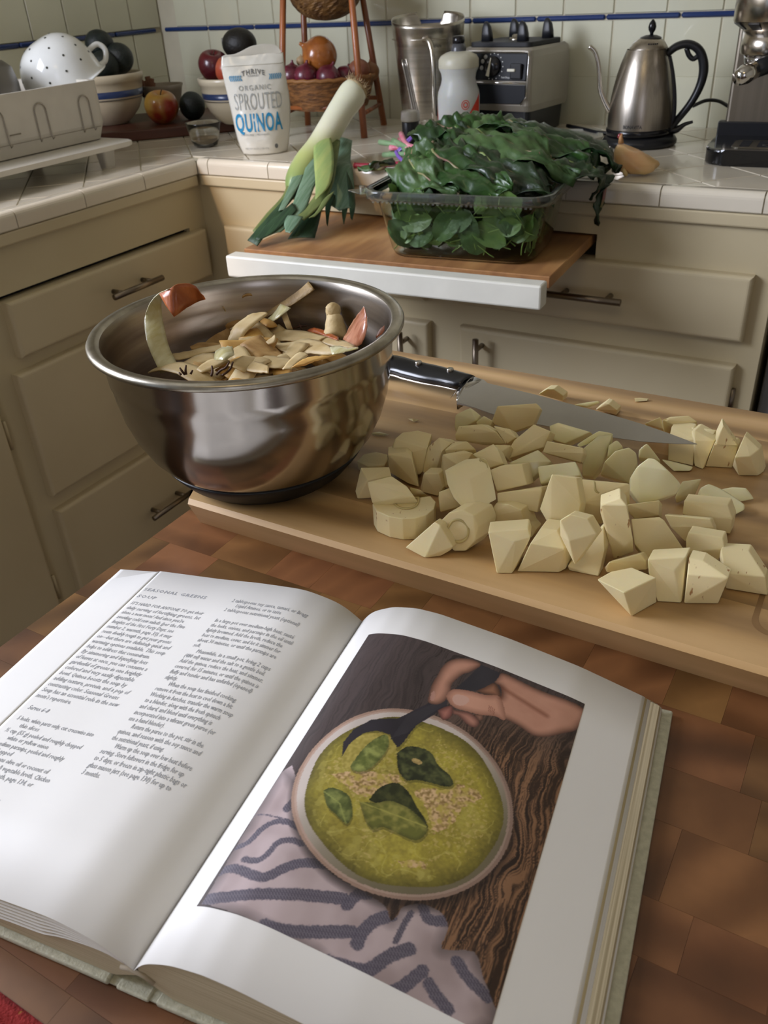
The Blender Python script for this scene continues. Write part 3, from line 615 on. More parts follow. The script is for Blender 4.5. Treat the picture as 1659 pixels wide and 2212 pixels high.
([[1181.9,-912.0,26.0],[1186.3,-911.0,26.0],[1195.6,-912.5,20.0],[1205.6,-909.1,10.0],[1202.7,-909.6,2.0],[1191.1,-916.0,-3.0],[1181.9,-919.0,-6.0],[1174.0,-917.3,1.0],[1172.7,-916.2,11.0],[1176.1,-915.4,20.0]],[-2.0,5.0,-6.0],'o','biggest domed onion petal on the right of the pile',None),
([[1167.0,-877.2,12.0],[1171.7,-875.3,18.0],[1182.3,-872.1,4.0],[1175.4,-871.9,4.0],[1167.6,-878.5,6.0]],[0,5.0,-6.0],'o','white onion petal below the knife edge',None),
([[1145.8,-880.0,12.0],[1150.6,-875.6,16.0],[1155.2,-873.9,10.0],[1146.8,-884.1,4.0]],[0,5.0,-6.0],'o','onion petal end between the fanned slices and the petals',None),
([[1196.1,-877.0,-21.0],[1197.2,-863.6,-14.0],[1208.2,-850.2,-16.0],[1206.6,-858.7,-26.0],[1197.3,-872.3,-28.0]],[0,3.0,-2.0],'o','translucent pinkish onion layer right of the biggest petal',None),
([[1209.6,-866.4,-21.0],[1210.2,-862.8,-17.0],[1214.4,-856.1,-16.0],[1224.3,-856.3,-18.0],[1241.4,-862.3,-23.0],[1242.5,-866.4,-25.0],[1235.8,-871.8,-29.0]],[0,3.0,-1.0],'o','long onion sliver on the right of the board',None),
([[1222.4,-848.0,-23.0],[1229.3,-845.2,-21.0],[1238.3,-842.0,-21.0],[1245.5,-844.8,-27.0],[1237.3,-851.1,-28.0]],[0,3.0,-1.0],'o','outermost green-tinted onion sliver on the right',None),
([[1172.7,-823.5,-22.0],[1195.8,-816.2,-27.0],[1194.9,-819.9,-29.0],[1183.6,-825.2,-29.0]],[0,4.0,-1.0],'o','green onion strip lying in front of the cube at the knife tip',None),
([[936.3,-869.4,-28.0],[943.4,-864.8,-27.0],[953.3,-864.0,-28.0],[949.2,-865.5,-29.5],[939.9,-868.6,-29.5]],[0,1.0,-0.5],'o','slim onion scrap on the board beside the bowl',None),
([[952.8,-830.7,-28.0],[957.7,-830.7,-27.0],[963.1,-829.1,-28.0],[959.5,-831.6,-29.4]],[0,1.0,-0.5],'p','tiny peel scrap below the knife bolster',None),
([[1115.7,-936.9,0.0],[1118.5,-937.0,-14.0],[1116.4,-939.0,-18.0],[1114.1,-939.6,-8.0]],[0,10.0,-8.0],'p','narrow parsnip end peeking from behind the warm-lit block',None)]

RIBBONS=[
([[830.9,-992.7,58.0,839.7,-980.1,58.0],[818.8,-986.1,68.0,822.8,-970.5,68.0],[809.5,-979.9,77.0,812.2,-961.7,77.0],[795.5,-964.9,86.0,802.2,-951.9,86.0],[799.0,-958.9,98.0,804.2,-951.5,98.0],[808.0,-957.0,106.0,812.8,-955.1,106.0],[822.0,-959.0,112.0,821.8,-958.0,112.0]],'skinwhite','pale inner side of a big curled onion skin looping over the left of the bowl'),
([[808.8,-956.7,106.0,826.1,-963.0,92.0],[822.1,-957.9,112.0,827.1,-959.1,93.0],[827.7,-953.9,115.0,825.5,-947.3,94.0],[832.9,-943.9,112.0,830.8,-940.4,97.0],[840.8,-943.0,104.0,841.5,-942.0,101.0]],'skinorange','orange-brown curl of onion skin at the left rim of the bowl'),
([[803.6,-872.0,56.0,813.6,-853.7,56.0],[809.6,-871.8,66.0,823.0,-862.9,66.0],[813.1,-871.3,72.0,824.0,-863.4,72.0],[820.8,-874.1,80.0,826.6,-868.2,80.0],[823.3,-872.4,82.0,825.4,-871.5,82.0]],'peelb','blunt tan parsnip peel standing at the left back of the heap'),
([[798.2,-909.9,44.0,817.2,-898.7,44.0],[796.0,-901.7,50.0,814.6,-890.7,50.0],[797.2,-892.7,54.0,815.3,-885.3,54.0],[803.1,-886.8,58.0,822.0,-885.8,58.0],[811.4,-880.8,60.0,826.1,-878.2,60.0]],'peelb','wide brown-scored parsnip peel at the left of the heap'),
([[837.0,-922.1,56.0,847.0,-917.9,56.0],[838.4,-918.2,62.0,850.7,-916.2,62.0],[838.8,-911.6,68.0,854.5,-913.1,68.0],[841.9,-901.1,72.0,857.7,-904.5,72.0],[845.0,-892.6,74.0,859.0,-895.3,74.0],[855.1,-888.2,75.0,858.6,-890.2,75.0]],'peela','cream peel arching over the middle left of the heap'),
([[817.9,-852.4,62.0,838.7,-868.8,62.0],[831.9,-851.1,68.0,850.4,-865.1,68.0],[842.8,-847.8,74.0,863.1,-863.1,74.0],[852.3,-840.6,82.0,875.7,-860.8,82.0],[864.1,-838.7,90.0,887.0,-861.3,90.0]],'peelc','thick rough brown parsnip strip leaning up to the back of the bowl'),
([[852.2,-867.1,70.0,855.4,-862.4,70.0],[860.2,-872.9,64.0,865.3,-870.8,64.0],[864.6,-874.1,56.0,868.0,-871.0,56.0]],'peela','short narrow peel hanging below the rough brown strip'),
([[842.2,-870.8,62.0,851.2,-875.7,62.0],[848.3,-869.8,67.0,858.7,-875.8,67.0],[852.3,-863.8,74.0,866.4,-868.7,74.0]],'skinwhite','small papery scrap against the rough brown strip'),
([[850.7,-879.8,56.0,863.4,-903.3,56.0],[870.7,-876.7,58.0,885.2,-897.3,58.0],[889.7,-876.0,58.0,904.2,-891.8,58.0],[920.6,-884.4,60.0,929.7,-898.6,60.0],[942.8,-889.8,62.0,948.1,-899.2,62.0]],'peela','long smooth peel with dotted brown edge across the back of the heap'),
([[810.2,-961.3,58.0,817.8,-969.6,58.0],[818.6,-952.4,58.0,828.4,-963.6,58.0],[826.4,-939.6,58.0,837.8,-945.2,58.0],[842.4,-927.8,60.0,857.5,-932.0,60.0]],'peela','long straight peel running left across the heap'),
([[849.5,-919.8,62.0,861.2,-932.9,62.0],[858.0,-913.5,63.0,868.3,-925.3,63.0],[867.2,-909.7,64.0,874.4,-918.7,64.0]],'peela','short squared peel strip in the middle of the heap'),
([[863.1,-963.3,70.0,873.6,-977.5,70.0],[870.4,-962.2,74.0,887.8,-982.0,74.0],[874.2,-956.4,73.0,886.4,-969.3,73.0]],'skinwhite','bright white curl of onion skin near the front of the heap'),
([[833.0,-968.7,58.0,840.7,-981.9,58.0],[835.5,-953.2,59.0,849.7,-969.7,59.0],[847.2,-948.1,60.0,858.7,-957.4,60.0]],'peela','ragged peel end behind the root hairs'),
([[861.7,-986.9,64.0,870.6,-990.1,64.0],[861.8,-972.1,65.0,875.3,-982.3,65.0],[867.7,-965.3,66.0,879.2,-967.2,66.0]],'peela','pale flat peel slanting behind the front rim'),
([[878.6,-962.1,65.0,892.5,-973.6,65.0],[888.7,-957.8,65.0,906.9,-975.2,65.0],[903.3,-960.9,66.0,916.5,-975.3,66.0],[914.7,-965.2,67.0,921.7,-975.6,67.0]],'peela','broad pale peel running under the front rim'),
([[858.9,-925.4,60.0,873.3,-945.5,60.0],[869.6,-920.5,62.0,889.5,-946.7,62.0],[879.3,-916.6,61.0,895.5,-940.1,61.0],[899.3,-928.8,60.0,903.7,-934.0,60.0]],'peelb','wide crumpled peel in the centre of the heap'),
([[882.8,-952.4,62.0,898.9,-959.1,62.0],[892.2,-940.6,62.0,907.6,-958.0,62.0],[904.6,-937.5,62.0,917.4,-955.1,62.0],[913.8,-936.9,62.0,920.6,-949.7,62.0]],'peela','long peel lying under the crumpled centre peel'),
([[928.4,-967.6,68.0,934.5,-965.0,68.0],[924.0,-953.4,68.0,932.3,-953.7,68.0],[921.4,-938.2,68.0,931.8,-944.7,68.0],[926.1,-934.8,68.0,930.7,-938.3,68.0]],'peela','slim peel pointing down to the front rim'),
([[939.2,-970.8,72.0,945.0,-963.2,72.0],[938.4,-955.1,72.0,947.6,-953.8,72.0],[942.9,-950.0,73.0,953.5,-947.4,73.0],[951.2,-947.1,74.0,959.0,-941.1,74.0]],'peelo','golden peel lying along the right front rim'),
([[870.3,-911.6,60.0,893.6,-922.6,60.0],[886.6,-907.8,60.0,904.3,-923.8,60.0],[899.5,-898.9,62.0,921.4,-922.0,62.0],[914.8,-901.1,64.0,936.9,-923.6,64.0],[933.9,-913.3,66.0,944.7,-922.9,66.0]],'peela','crumpled peel on the right of the heap'),
([[939.9,-921.9,70.0,949.7,-934.3,70.0],[947.7,-921.3,72.0,957.1,-932.5,72.0],[958.2,-925.2,73.0,961.8,-929.1,73.0],[965.4,-922.1,74.0,967.0,-924.8,74.0]],'skinwhite','frilly white shaving near the right rim'),
([[931.4,-891.2,64.0,950.4,-900.9,64.0],[934.5,-885.6,72.0,960.3,-907.5,72.0],[942.3,-887.3,82.0,963.7,-905.8,82.0],[947.8,-887.9,88.0,959.7,-898.5,88.0],[952.4,-890.6,93.0,954.6,-892.8,93.0]],'skinpink','coppery pointed onion skin standing at right rim'),
([[876.6,-863.3,54.0,883.2,-867.1,54.0],[885.8,-864.6,58.0,898.3,-875.6,58.0],[904.2,-872.6,60.0,914.2,-884.0,60.0],[923.2,-884.4,62.0,926.6,-890.6,62.0]],'skinorange','rust-red onion skin strip beside the parsnip crown'),
([[835.9,-873.4,62.0,845.7,-884.6,62.0],[847.2,-877.9,65.0,860.5,-893.9,65.0],[851.7,-875.4,62.0,861.3,-883.1,62.0]],'peelo','small golden curl in the back middle of the heap'),
([[826.6,-879.7,56.0,837.6,-888.5,56.0],[834.2,-873.3,56.0,843.9,-882.6,56.0],[844.8,-869.7,58.0,852.8,-881.5,58.0]],'peelo','narrow golden peel behind the arching cream peel'),
([[809.3,-888.0,74.0,810.3,-888.7,74.0],[809.0,-884.4,66.0,808.5,-881.1,66.0],[810.3,-881.2,60.0,809.8,-878.0,60.0]],'peela','thin pointed sliver at the left back of the heap'),
([[880.5,-924.1,66.0,885.8,-927.8,66.0],[883.9,-922.3,68.0,890.6,-925.5,68.0],[886.5,-919.3,71.0,887.8,-920.2,71.0]],'peela','tiny torn peel tuft in the middle of the heap'),
([[965.7,-896.5,74.0,968.4,-901.1,74.0],[964.3,-888.0,76.0,970.8,-897.2,76.0],[965.4,-883.0,77.0,970.3,-891.4,77.0]],'skinorange','orange skin edge against the far right wall of the bowl'),
([[804.0,-929.5,52.0,809.0,-933.6,52.0],[810.2,-921.5,54.0,820.9,-930.9,54.0],[835.0,-921.3,56.0,839.7,-927.0,56.0]],'peelb','brown-edged peel tip at the far left of the heap')]

CROWN=[([908.5,-869.4,54.0],14),([906.9,-865.0,60.0],11),([904.2,-861.0,66.0],9),([901.8,-857.8,69.0],7.5),([901.8,-858.2,73.0],8.5),([904.2,-861.5,76.0],6)]
TWIGS=[[[877.9,-1013.1,73.0],[877.3,-1012.3,76.0],[876.7,-1010.3,79.0]],[[877.0,-1013.5,73.0],[875.5,-1014.3,76.0],[873.8,-1014.0,78.0]],[[874.4,-1014.6,73.0],[872.5,-1014.2,74.0]],[[897.9,-1009.4,74.0],[896.9,-1006.3,76.0],[894.8,-1003.8,79.0]],[[899.8,-1006.1,74.0],[902.7,-1003.9,77.0],[906.5,-1002.5,79.0],[907.0,-998.8,82.0]],[[904.7,-1005.7,74.0],[907.9,-1000.4,77.0],[909.5,-997.7,82.0]],[[880.1,-1010.9,73.0],[880.3,-1008.5,75.0]],[[862.4,-865.8,54.0],[865.0,-858.1,54.0],[873.7,-858.7,56.0]],[[861.4,-852.8,54.0],[870.7,-862.4,54.0]]]
BLADE=[[991.6,-810.5,-13.0],[985.7,-778.1,-8.0],[986.9,-769.0,-6.0],[999.4,-772.1,-6.0],[1005.9,-777.6,-6.0],[1056.2,-787.6,-4.0],[1090.7,-794.6,-3.5],[1128.1,-801.9,-3.0],[1152.0,-807.5,-3.0],[1175.2,-813.1,-4.0],[1196.5,-819.4,-5.0],[1182.0,-822.4,-6.5],[1158.0,-826.5,-8.0],[1134.4,-827.5,-9.0],[1101.6,-827.2,-10.0],[1071.7,-826.2,-11.0],[1030.1,-822.5,-11.5],[1013.3,-817.0,-12.0]]
HTOP=[[785.9,-729.2,-20.0],[819.9,-738.1,-18.0],[846.6,-742.9,-16.0],[883.3,-742.8,-12.0],[898.4,-743.0,-11.0],[924.9,-752.2,-9.0],[948.3,-757.1,-7.5],[977.9,-764.7,-6.5],[988.4,-767.7,-6.0]]
HBOT=[[816.1,-775.0,-27.0],[845.0,-778.3,-26.0],[861.8,-768.6,-24.0],[895.2,-764.4,-20.0],[912.3,-768.6,-19.0],[936.4,-774.3,-17.5],[958.3,-777.1,-16.0],[978.9,-781.4,-14.0],[982.6,-773.0,-12.0]]
RIV=[[890.2,-750.7,-11.6],[926.4,-759.2,-9.6],[963.1,-765.9,-8.0]]
BOLSTER=[[978.9,-781.4,-14.0],[980.8,-773.6,-10.0],[988.1,-768.6,-5.7],[999.7,-772.7,-5.7],[996.0,-782.4,-8.5],[992.4,-795.1,-12.0],[990.9,-808.9,-14.5],[988.1,-796.2,-13.0],[978.9,-785.7,-15.0]]
PH={'index':[(52.3,144.8),(50.7,155.5),(50.9,163.0),(51.7,173.9),(55.4,180.8),(63.3,185.1),(70.2,183.9),(66.3,175.5),(63.0,171.4),(60.2,162.4),(61.2,156.6),(60.8,149.3),(58.0,144.7),(54.0,143.5)],'hand':[(60.0,152.4),(60.8,156.8),(63.6,159.9),(70.5,162.0),(78.9,163.4),(86.4,166.0),(84.7,173.2),(80.5,175.3),(82.4,183.5),(92.4,183.4),(105.4,182.3),(129.6,182.7),(129.2,167.5),(122.0,158.9),(115.1,152.3),(108.5,149.8),(100.7,151.9),(93.2,152.6),(87.4,151.7),(80.9,148.8),(73.8,147.5),(67.8,146.9),(63.7,148.2)],'fing':[(66.1,145.6),(68.3,145.4),(75.1,147.3),(80.9,144.6),(81.5,140.7),(79.4,138.7),(75.8,139.3),(70.6,142.4),(67.5,142.4)],'fing2':[(59.4,140.7),(61.8,144.6),(65.2,147.3),(67.2,142.3),(66.4,138.1),(63.4,136.1)],'fing3':[(77.6,147.4),(81.4,149.1),(82.4,146.3),(80.9,144.6)],'palm':[(73.8,163.8),(78.8,172.5),(82.3,173.6),(86.6,166.2),(78.8,163.8)],'nail':[(63.5,154.3),(65.3,156.6),(70.8,157.2),(72.3,154.5),(70.4,150.5),(67.1,149.1),(64.2,151.1)],'nail2':[(52.3,151.0),(53.2,152.8),(54.9,149.7),(55.2,146.3),(53.3,146.2)],'handle':[(46.3,130.4),(54.1,141.4),(61.4,154.9),(67.1,172.7),(70.2,183.9),(81.8,183.2),(81.4,176.8),(77.3,168.9),(73.2,163.5),(63.6,159.7),(60.9,156.5),(60.0,152.4),(62.6,147.6),(56.2,135.6),(53.8,130.2),(50.5,119.4),(45.5,113.6),(44.2,110.6)],'spoon':[(26.7,91.1),(23.4,100.0),(24.8,110.1),(30.6,119.3),(42.8,126.0),(47.4,133.5),(54.0,144.2),(63.2,147.0),(57.4,134.7),(53.0,126.4),(51.8,119.9),(50.9,112.8),(50.0,109.5),(48.5,107.8),(43.0,114.3),(36.0,113.6),(30.4,109.4),(26.9,100.4),(26.6,92.9)],'spoonfood':[(26.7,91.1),(26.9,100.4),(30.7,108.6),(36.7,112.0),(41.8,113.7),(45.8,111.0),(49.1,108.1),(47.7,102.7),(45.1,95.1),(39.4,88.5),(32.6,84.6),(28.5,87.3)],'leafA':[(32.8,87.3),(34.0,97.7),(36.2,106.0),(41.2,113.4),(44.9,107.8),(44.7,99.4),(41.7,89.7),(36.4,85.7)],'leafB':[(50.3,105.0),(53.6,111.3),(59.9,113.7),(65.9,113.0),(71.3,107.7),(78.6,104.4),(81.3,100.6),(78.9,97.6),(71.2,96.2),(64.8,94.7),(60.2,92.3),(54.5,96.3)],'leafC':[(48.5,73.7),(50.4,82.2),(56.1,88.5),(63.0,86.9),(70.1,80.6),(75.7,76.2),(78.4,72.1),(72.6,73.8),(64.7,77.0),(57.7,77.6),(52.4,74.0)],'leafD':[(44.9,71.0),(52.4,74.0),(57.6,77.9),(65.6,78.3),(73.2,75.7),(77.9,72.6),(78.5,68.3),(75.6,63.8),(67.3,63.4),(60.0,63.6),(56.7,60.4),(51.8,62.6)],'leafE':[(26.9,69.5),(29.6,72.6),(35.1,72.8),(40.1,71.1),(43.8,65.7),(45.3,60.8),(44.1,57.5),(38.4,59.7),(32.3,62.6)],'quin':[[(25.4,80.0),(33.8,85.1),(43.1,89.6),(55.3,94.1),(60.7,90.8),(54.4,85.9),(49.3,74.9),(44.0,73.0),(36.8,75.2),(28.9,77.1)],[(64.1,87.5),(69.4,93.5),(78.0,96.2),(82.8,102.3),(92.9,104.6),(97.0,100.1),(90.2,89.7),(89.0,79.4),(83.7,71.9),(80.0,71.4),(73.7,81.6)],[(71.7,50.8),(76.0,54.4),(82.8,56.5),(85.4,52.8),(80.1,50.0),(74.6,48.0)],[(61.0,105.0),(63.7,109.2),(67.2,107.3),(64.7,102.5)]],'towel':[(2.1,1.1),(0.4,77.2),(13.2,68.6),(23.5,50.1),(37.1,38.4),(49.3,32.2),(65.0,30.8),(75.2,28.8),(79.4,24.1),(81.2,28.1),(81.9,32.2),(88.8,37.1),(97.4,37.2),(102.1,31.7),(102.3,22.9),(114.5,28.0),(120.8,19.9),(127.2,12.6),(130.1,5.9),(115.0,-13.9),(94.1,-12.8),(56.4,-1.2),(31.0,-0.3),(2.1,1.1)],'str':[([(-1.1,48.9),(2.9,49.7),(8.0,49.7),(18.6,49.3)],0.7),([(1.6,30.6),(6.5,34.3),(8.8,42.1),(13.1,46.7),(19.3,48.0),(26.8,46.2)],3.6),([(9.3,25.1),(15.6,25.8),(18.6,29.9),(20.2,36.5),(25.0,39.7),(30.2,39.7)],3.6),([(-1.1,16.1),(4.1,19.1),(9.8,19.7),(17.1,18.7),(23.3,19.2),(28.2,25.1),(34.5,31.0),(44.8,35.3)],5.5),([(-0.9,2.3),(7.8,4.8),(15.9,7.7),(31.1,13.9),(46.1,19.9),(58.3,24.3)],6.5),([(33.7,0.2),(38.3,0.5),(48.2,3.8),(66.9,12.9)],6.5),([(63.0,-2.0),(67.7,-1.4),(76.7,0.7)],6),([(60.4,22.2),(62.5,28.3),(66.2,30.7)],6),([(70.8,9.2),(70.8,14.5),(73.6,21.3),(78.6,26.1)],6.5),([(77.5,-1.1),(81.4,5.3),(84.6,10.9),(90.6,16.9)],6.5),([(88.3,-3.7),(93.5,2.2),(98.3,11.2)],6),([(15.2,55.5),(16.3,58.8),(16.7,61.2)],6),([(89.2,36.0),(93.5,32.1),(99.9,34.8)],5.5),([(85.8,31.1),(84.9,24.5),(84.4,17.1)],3),([(109.6,20.9),(115.2,17.0),(124.2,13.7)],6),([(102.2,7.7),(106.5,4.5),(112.1,2.1)],6)]}

LEEK=[
([[295.3,1.5,44.7,314.0,9.2,44.2],[299.9,-35.6,26.4,321.5,-33.1,22.8],[316.3,-95.0,-4.8,331.9,-79.2,-0.9],[320.6,-141.9,-27.5,337.4,-116.7,-19.6],[317.0,-190.7,-49.4,335.5,-165.2,-41.7],[313.0,-246.8,-74.6,336.5,-250.6,-81.6]],'leekd'),
([[304.6,0.7,51.3,325.3,9.2,50.7],[312.8,-38.1,31.5,338.3,-33.9,27.7],[329.4,-81.6,7.5,358.4,-75.6,3.9],[340.5,-119.8,-12.7,366.1,-109.0,-13.3],[350.8,-160.1,-33.7,377.5,-151.7,-35.7],[352.2,-197.2,-51.3,374.8,-178.9,-47.8],[350.2,-232.1,-67.0,365.0,-217.3,-63.4]],'leekg'),
([[305.9,-3.7,60.2,334.3,4.6,57.8],[324.4,-38.3,40.0,361.8,-29.1,36.0],[346.8,-73.1,18.9,385.5,-69.3,12.1],[371.0,-108.8,-3.1,397.7,-106.5,-8.0],[391.1,-141.9,-23.0,393.0,-141.1,-23.0]],'leekl'),
([[320.2,9.0,50.5,350.1,14.7,46.6],[350.5,-33.4,24.1,372.7,-36.8,17.6],[373.3,-79.9,-2.6,391.5,-81.4,-7.3],[375.8,-133.1,-27.8,399.1,-123.2,-28.4],[373.1,-160.6,-40.0,394.9,-148.4,-39.2],[359.0,-181.2,-46.4,388.2,-177.3,-51.1]],'leeko'),
([[352.1,-157.3,-28.2,368.5,-167.9,-36.8],[343.4,-190.2,-41.6,366.0,-194.9,-48.7],[334.8,-222.5,-54.7,356.8,-230.0,-63.0],[336.4,-252.8,-69.1,342.6,-252.9,-70.5]],'leekd'),
([[363.9,-190.8,-41.9,390.2,-182.4,-43.8],[366.7,-206.7,-49.9,391.8,-204.4,-54.4],[379.9,-223.6,-60.7,388.8,-222.5,-62.2]],'leekg'),
([[281.8,-29.0,24.5,299.5,-28.2,21.0],[301.1,-97.1,-11.4,320.4,-95.1,-14.7],[307.5,-131.1,-28.6,322.5,-130.8,-31.8],[303.3,-171.8,-46.6,319.1,-176.8,-52.4],[302.2,-216.1,-66.9,315.9,-221.6,-72.5]],'leeko'),
([[354.7,-127.8,-46.6,372.0,-90.4,-33.0],[360.2,-160.9,-63.2,389.5,-127.8,-54.3],[363.2,-197.1,-80.6,406.1,-175.6,-80.2]],'leekd'),
([[292.2,91.5,38.9,325.1,94.8,33.1],[316.8,40.7,9.8,348.4,47.3,5.8],[342.9,-16.8,1.0,382.1,-0.2,1.0],[352.0,-53.8,-42.0,406.8,-36.8,-46.2],[392.3,-70.5,-58.7,414.2,-52.0,-54.9]],'leekg'),
([[352.8,-36.9,-28.6,369.5,-39.2,-33.4],[365.3,-75.0,-49.1,376.8,-73.2,-50.8],[390.2,-112.6,-72.1,395.0,-116.4,-75.0]],'leekd'),
([[393.5,-63.9,-55.9,403.6,-59.6,-56.1],[404.4,-80.5,-66.0,410.4,-77.9,-66.1],[414.7,-94.0,-74.5,415.7,-93.6,-74.6]],'leekd'),
([[380.0,-18.6,1.0,400.9,-28.6,-39.9],[406.0,-57.2,-54.4,416.0,-52.9,-54.6],[420.6,-78.2,-67.4,426.3,-81.7,-70.3]],'leekd'),
([[292.4,-39.4,30.8,310.0,-38.6,27.3],[311.5,-94.6,1.0,329.6,-87.0,0.5],[318.8,-122.2,-13.5,334.7,-115.5,-13.9],[331.4,-173.5,-40.1,339.7,-167.1,-39.0]],'leekg'),
([[399.7,-131.2,-26.6,407.8,-104.1,-15.8],[402.1,-159.3,-40.2,410.0,-144.4,-35.0],[397.6,-175.6,-46.8,405.7,-169.3,-45.7]],'leeko')]

ZB = -0.030
# ---------------------------------------------------------------- mixing bowl
bw_out = M('polished_steel', 'b7b1ab', 0.16, 1.0, col2='a8a29c', ns=8, nlo=.3, nhi=.7, bump=0.02, bs=60, rvar=0.05)
bw_in = M('satin_steel', 'b4aca2', 0.30, 1.0, col2='a29a90', ns=10, stretch=(1, 1, 20), bump=0.02, bs=100)
BC = (0.8895, -0.9534)
bl = thing('mixing_bowl', 'large stainless steel mixing bowl full of vegetable peelings', 'bowl', (BC[0], BC[1], ZB))
lathe('bowl_wall', [(0.0775, 0.0215), (0.082, 0.026), (0.0895, 0.036), (0.0965, 0.050), (0.1015, 0.066), (0.1042, 0.082), (0.1052, 0.092), (0.1062, 0.0945), (0.1066, 0.101), (0.1072, 0.116), (0.1078, 0.1195)], bw_out, bl, 96)
lathe('bowl_inside', [(0.0, 0.006), (0.05, 0.007), (0.068, 0.013), (0.0805, 0.0265), (0.088, 0.036), (0.095, 0.050), (0.1000, 0.066), (0.1027, 0.082), (0.1037, 0.092), (0.1047, 0.0945), (0.1052, 0.101), (0.1058, 0.116), (0.1066, 0.1205), (0.1075, 0.1225)], bw_in, bl, 96)
lathe('rolled_rim', [(0.1072, 0.1195), (0.1080, 0.1195), (0.1115, 0.1188), (0.1150, 0.1185), (0.1163, 0.1198), (0.1164, 0.1218), (0.1152, 0.1238), (0.1115, 0.1243), (0.1085, 0.1238), (0.1070, 0.1222)], M('rim_steel', 'b0aa9c', 0.3, 1.0, col2='958e80', ns=60, bump=0.05, bs=150), bl, 96)
lathe('rubber_base', [(0.0, 0.0), (0.054, 0.0), (0.060, 0.0012), (0.069, 0.0085), (0.0765, 0.0175), (0.0792, 0.0212), (0.0795, 0.0225), (0.0775, 0.0228)], M('black_rubber', '0e1013', 0.5), bl, 96)

# peelings
pc = dict(peela=M('parsnip_peel', 'cfb98c', 0.5, col2='b99f6e', ns=60, nlo=.4, nhi=.75, bump=0.25, bs=150, sss=0.15),
          peelb=M('parsnip_peel_brown', 'bf9c66', 0.55, col2='9c7744', ns=45, stretch=(1, 3, 1), bump=0.3, bs=120, sss=0.1),
          peelc=M('parsnip_skin_rough', '9b8050', 0.65, col2='77603a', ns=70, bump=0.6, bs=220),
          peelo=M('parsnip_peel_gold', 'd0a65e', 0.5, col2='b88c4a', ns=40, bump=0.25, bs=150, sss=0.1),
          skinwhite=M('onion_skin_inner', 'd3d0ae', 0.3, col2='b3a974', ns=35, stretch=(4, 1, 1), bump=0.3, bs=60, coat=0.3),
          skinorange=M('onion_skin_outer', 'b0602c', 0.4, col2='8e4620', ns=40, stretch=(4, 1, 1), bump=0.3, bs=60, coat=0.2),
          skinpink=M('onion_skin_copper', 'bb8264', 0.3, col2='93563a', ns=50, stretch=(1, 6, 1), bump=0.3, bs=60, coat=0.4))
def ribbon(name, L_, mat, parent=None, th=0.0009, nu=4, sub=4, org=(0, 0, 0), curl=0.0):
    A = spl([q[:3] for q in L_], (len(L_) - 1) * sub); B = spl([q[3:] for q in L_], (len(L_) - 1) * sub)
    vs = []; n = len(A)
    for i, (a, b) in enumerate(zip(A, B)):
        t = (A[min(i + 1, n - 1)] - A[max(i - 1, 0)]); wv = b - a
        nn = np.cross(t, wv); nl = np.linalg.norm(nn); nn = nn / nl if nl > 1e-9 else np.array([0, 0, 1.0])
        if nn[2] < 0: nn = -nn
        for j in range(nu + 1):
            u = j / nu; jit = 0.0
            if j in (0, nu): jit = (noise.noise(Vector((i * 0.9, j, L_[0][0]))) * 0.0006)
            q = (a + wv * u) / 1000 + nn * (math.sin(PI * u) * curl * np.linalg.norm(wv) / 1000 + jit)
            vs.append(q)
    fs = [(i * (nu + 1) + j, i * (nu + 1) + j + 1, (i + 1) * (nu + 1) + j + 1, (i + 1) * (nu + 1) + j) for i in range(n - 1) for j in range(nu)]
    o = pm(name, vs, fs, mat, parent, True, org); solid(o, th); return o
for L_, c, lab in RIBBONS:
    L_ = [list(q) for q in L_]
    org = tuple(np.mean([(q[:3]) for q in L_], axis=0) / 1000)
    nm = 'onion_skin' if c.startswith('skin') else 'parsnip_peel'
    o = ribbon(nm, L_, pc[c], None, 0.0010 if nm == 'parsnip_peel' else 0.0005, org=org, curl=0.035)
    o.location = org
    tag(o, lab + ('' if 'bowl' in lab else ' in the bowl'), 'peel', 'peelings in the steel bowl')
# deeper peel, only glimpsed between the upper ones
random.seed(5)
glab = 'parsnip peel buried beneath the upper strips in the steel bowl'
for k in range(34):
    a = random.uniform(0, 2 * PI); r = random.uniform(0, 0.070) ; z = random.uniform(0.076, 0.092)
    cx, cy = BC[0] + r * math.cos(a), BC[1] + r * math.sin(a); d = random.uniform(0, PI); ln = random.uniform(0.045, 0.075); wd = random.uniform(0.012, 0.019)
    pts = []
    for t in (-0.5, -0.15, 0.2, 0.5):
        x = cx + math.cos(d) * ln * t; y = cy + math.sin(d) * ln * t
        rr = math.hypot(x - BC[0], y - BC[1])
        if rr > 0.090: x = BC[0] + (x - BC[0]) * 0.090 / rr; y = BC[1] + (y - BC[1]) * 0.090 / rr
        zz = ZB + z + 0.006 * math.cos(t * 4 + k); nx, ny = -math.sin(d) * wd / 2, math.cos(d) * wd / 2
        pts.append([(x - nx) * 1000, (y - ny) * 1000, zz * 1000 - 2 * math.sin(k), (x + nx) * 1000, (y + ny) * 1000, zz * 1000 + 2 * math.sin(k)])
    org = (cx, cy, ZB + z)
    o = ribbon('parsnip_peel', pts, pc[random.choice(['peela', 'peelb', 'peela', 'peelo'])], None, 0.001, org=org, curl=0.05); o.location = org
    tag(o, glab, 'peel', 'peelings deep in the steel bowl')
hb = bmesh.new(); addlathe(hb, [(0, 0.066), (0.05, 0.062), (0.075, 0.052), (0.085, 0.035), (0.06, 0.02), (0, 0.02)], 40)
for v in hb.verts: v.co.z += 0.005 * noise.noise(v.co * 60)
hp = bmo('peel_scraps', hb, pc['peelb'], None, smooth=True); hp.location = (BC[0], BC[1], ZB); hp['kind'] = 'stuff'
tag(hp, 'packed mass of shredded scraps filling the bottom of the steel bowl', 'scraps')
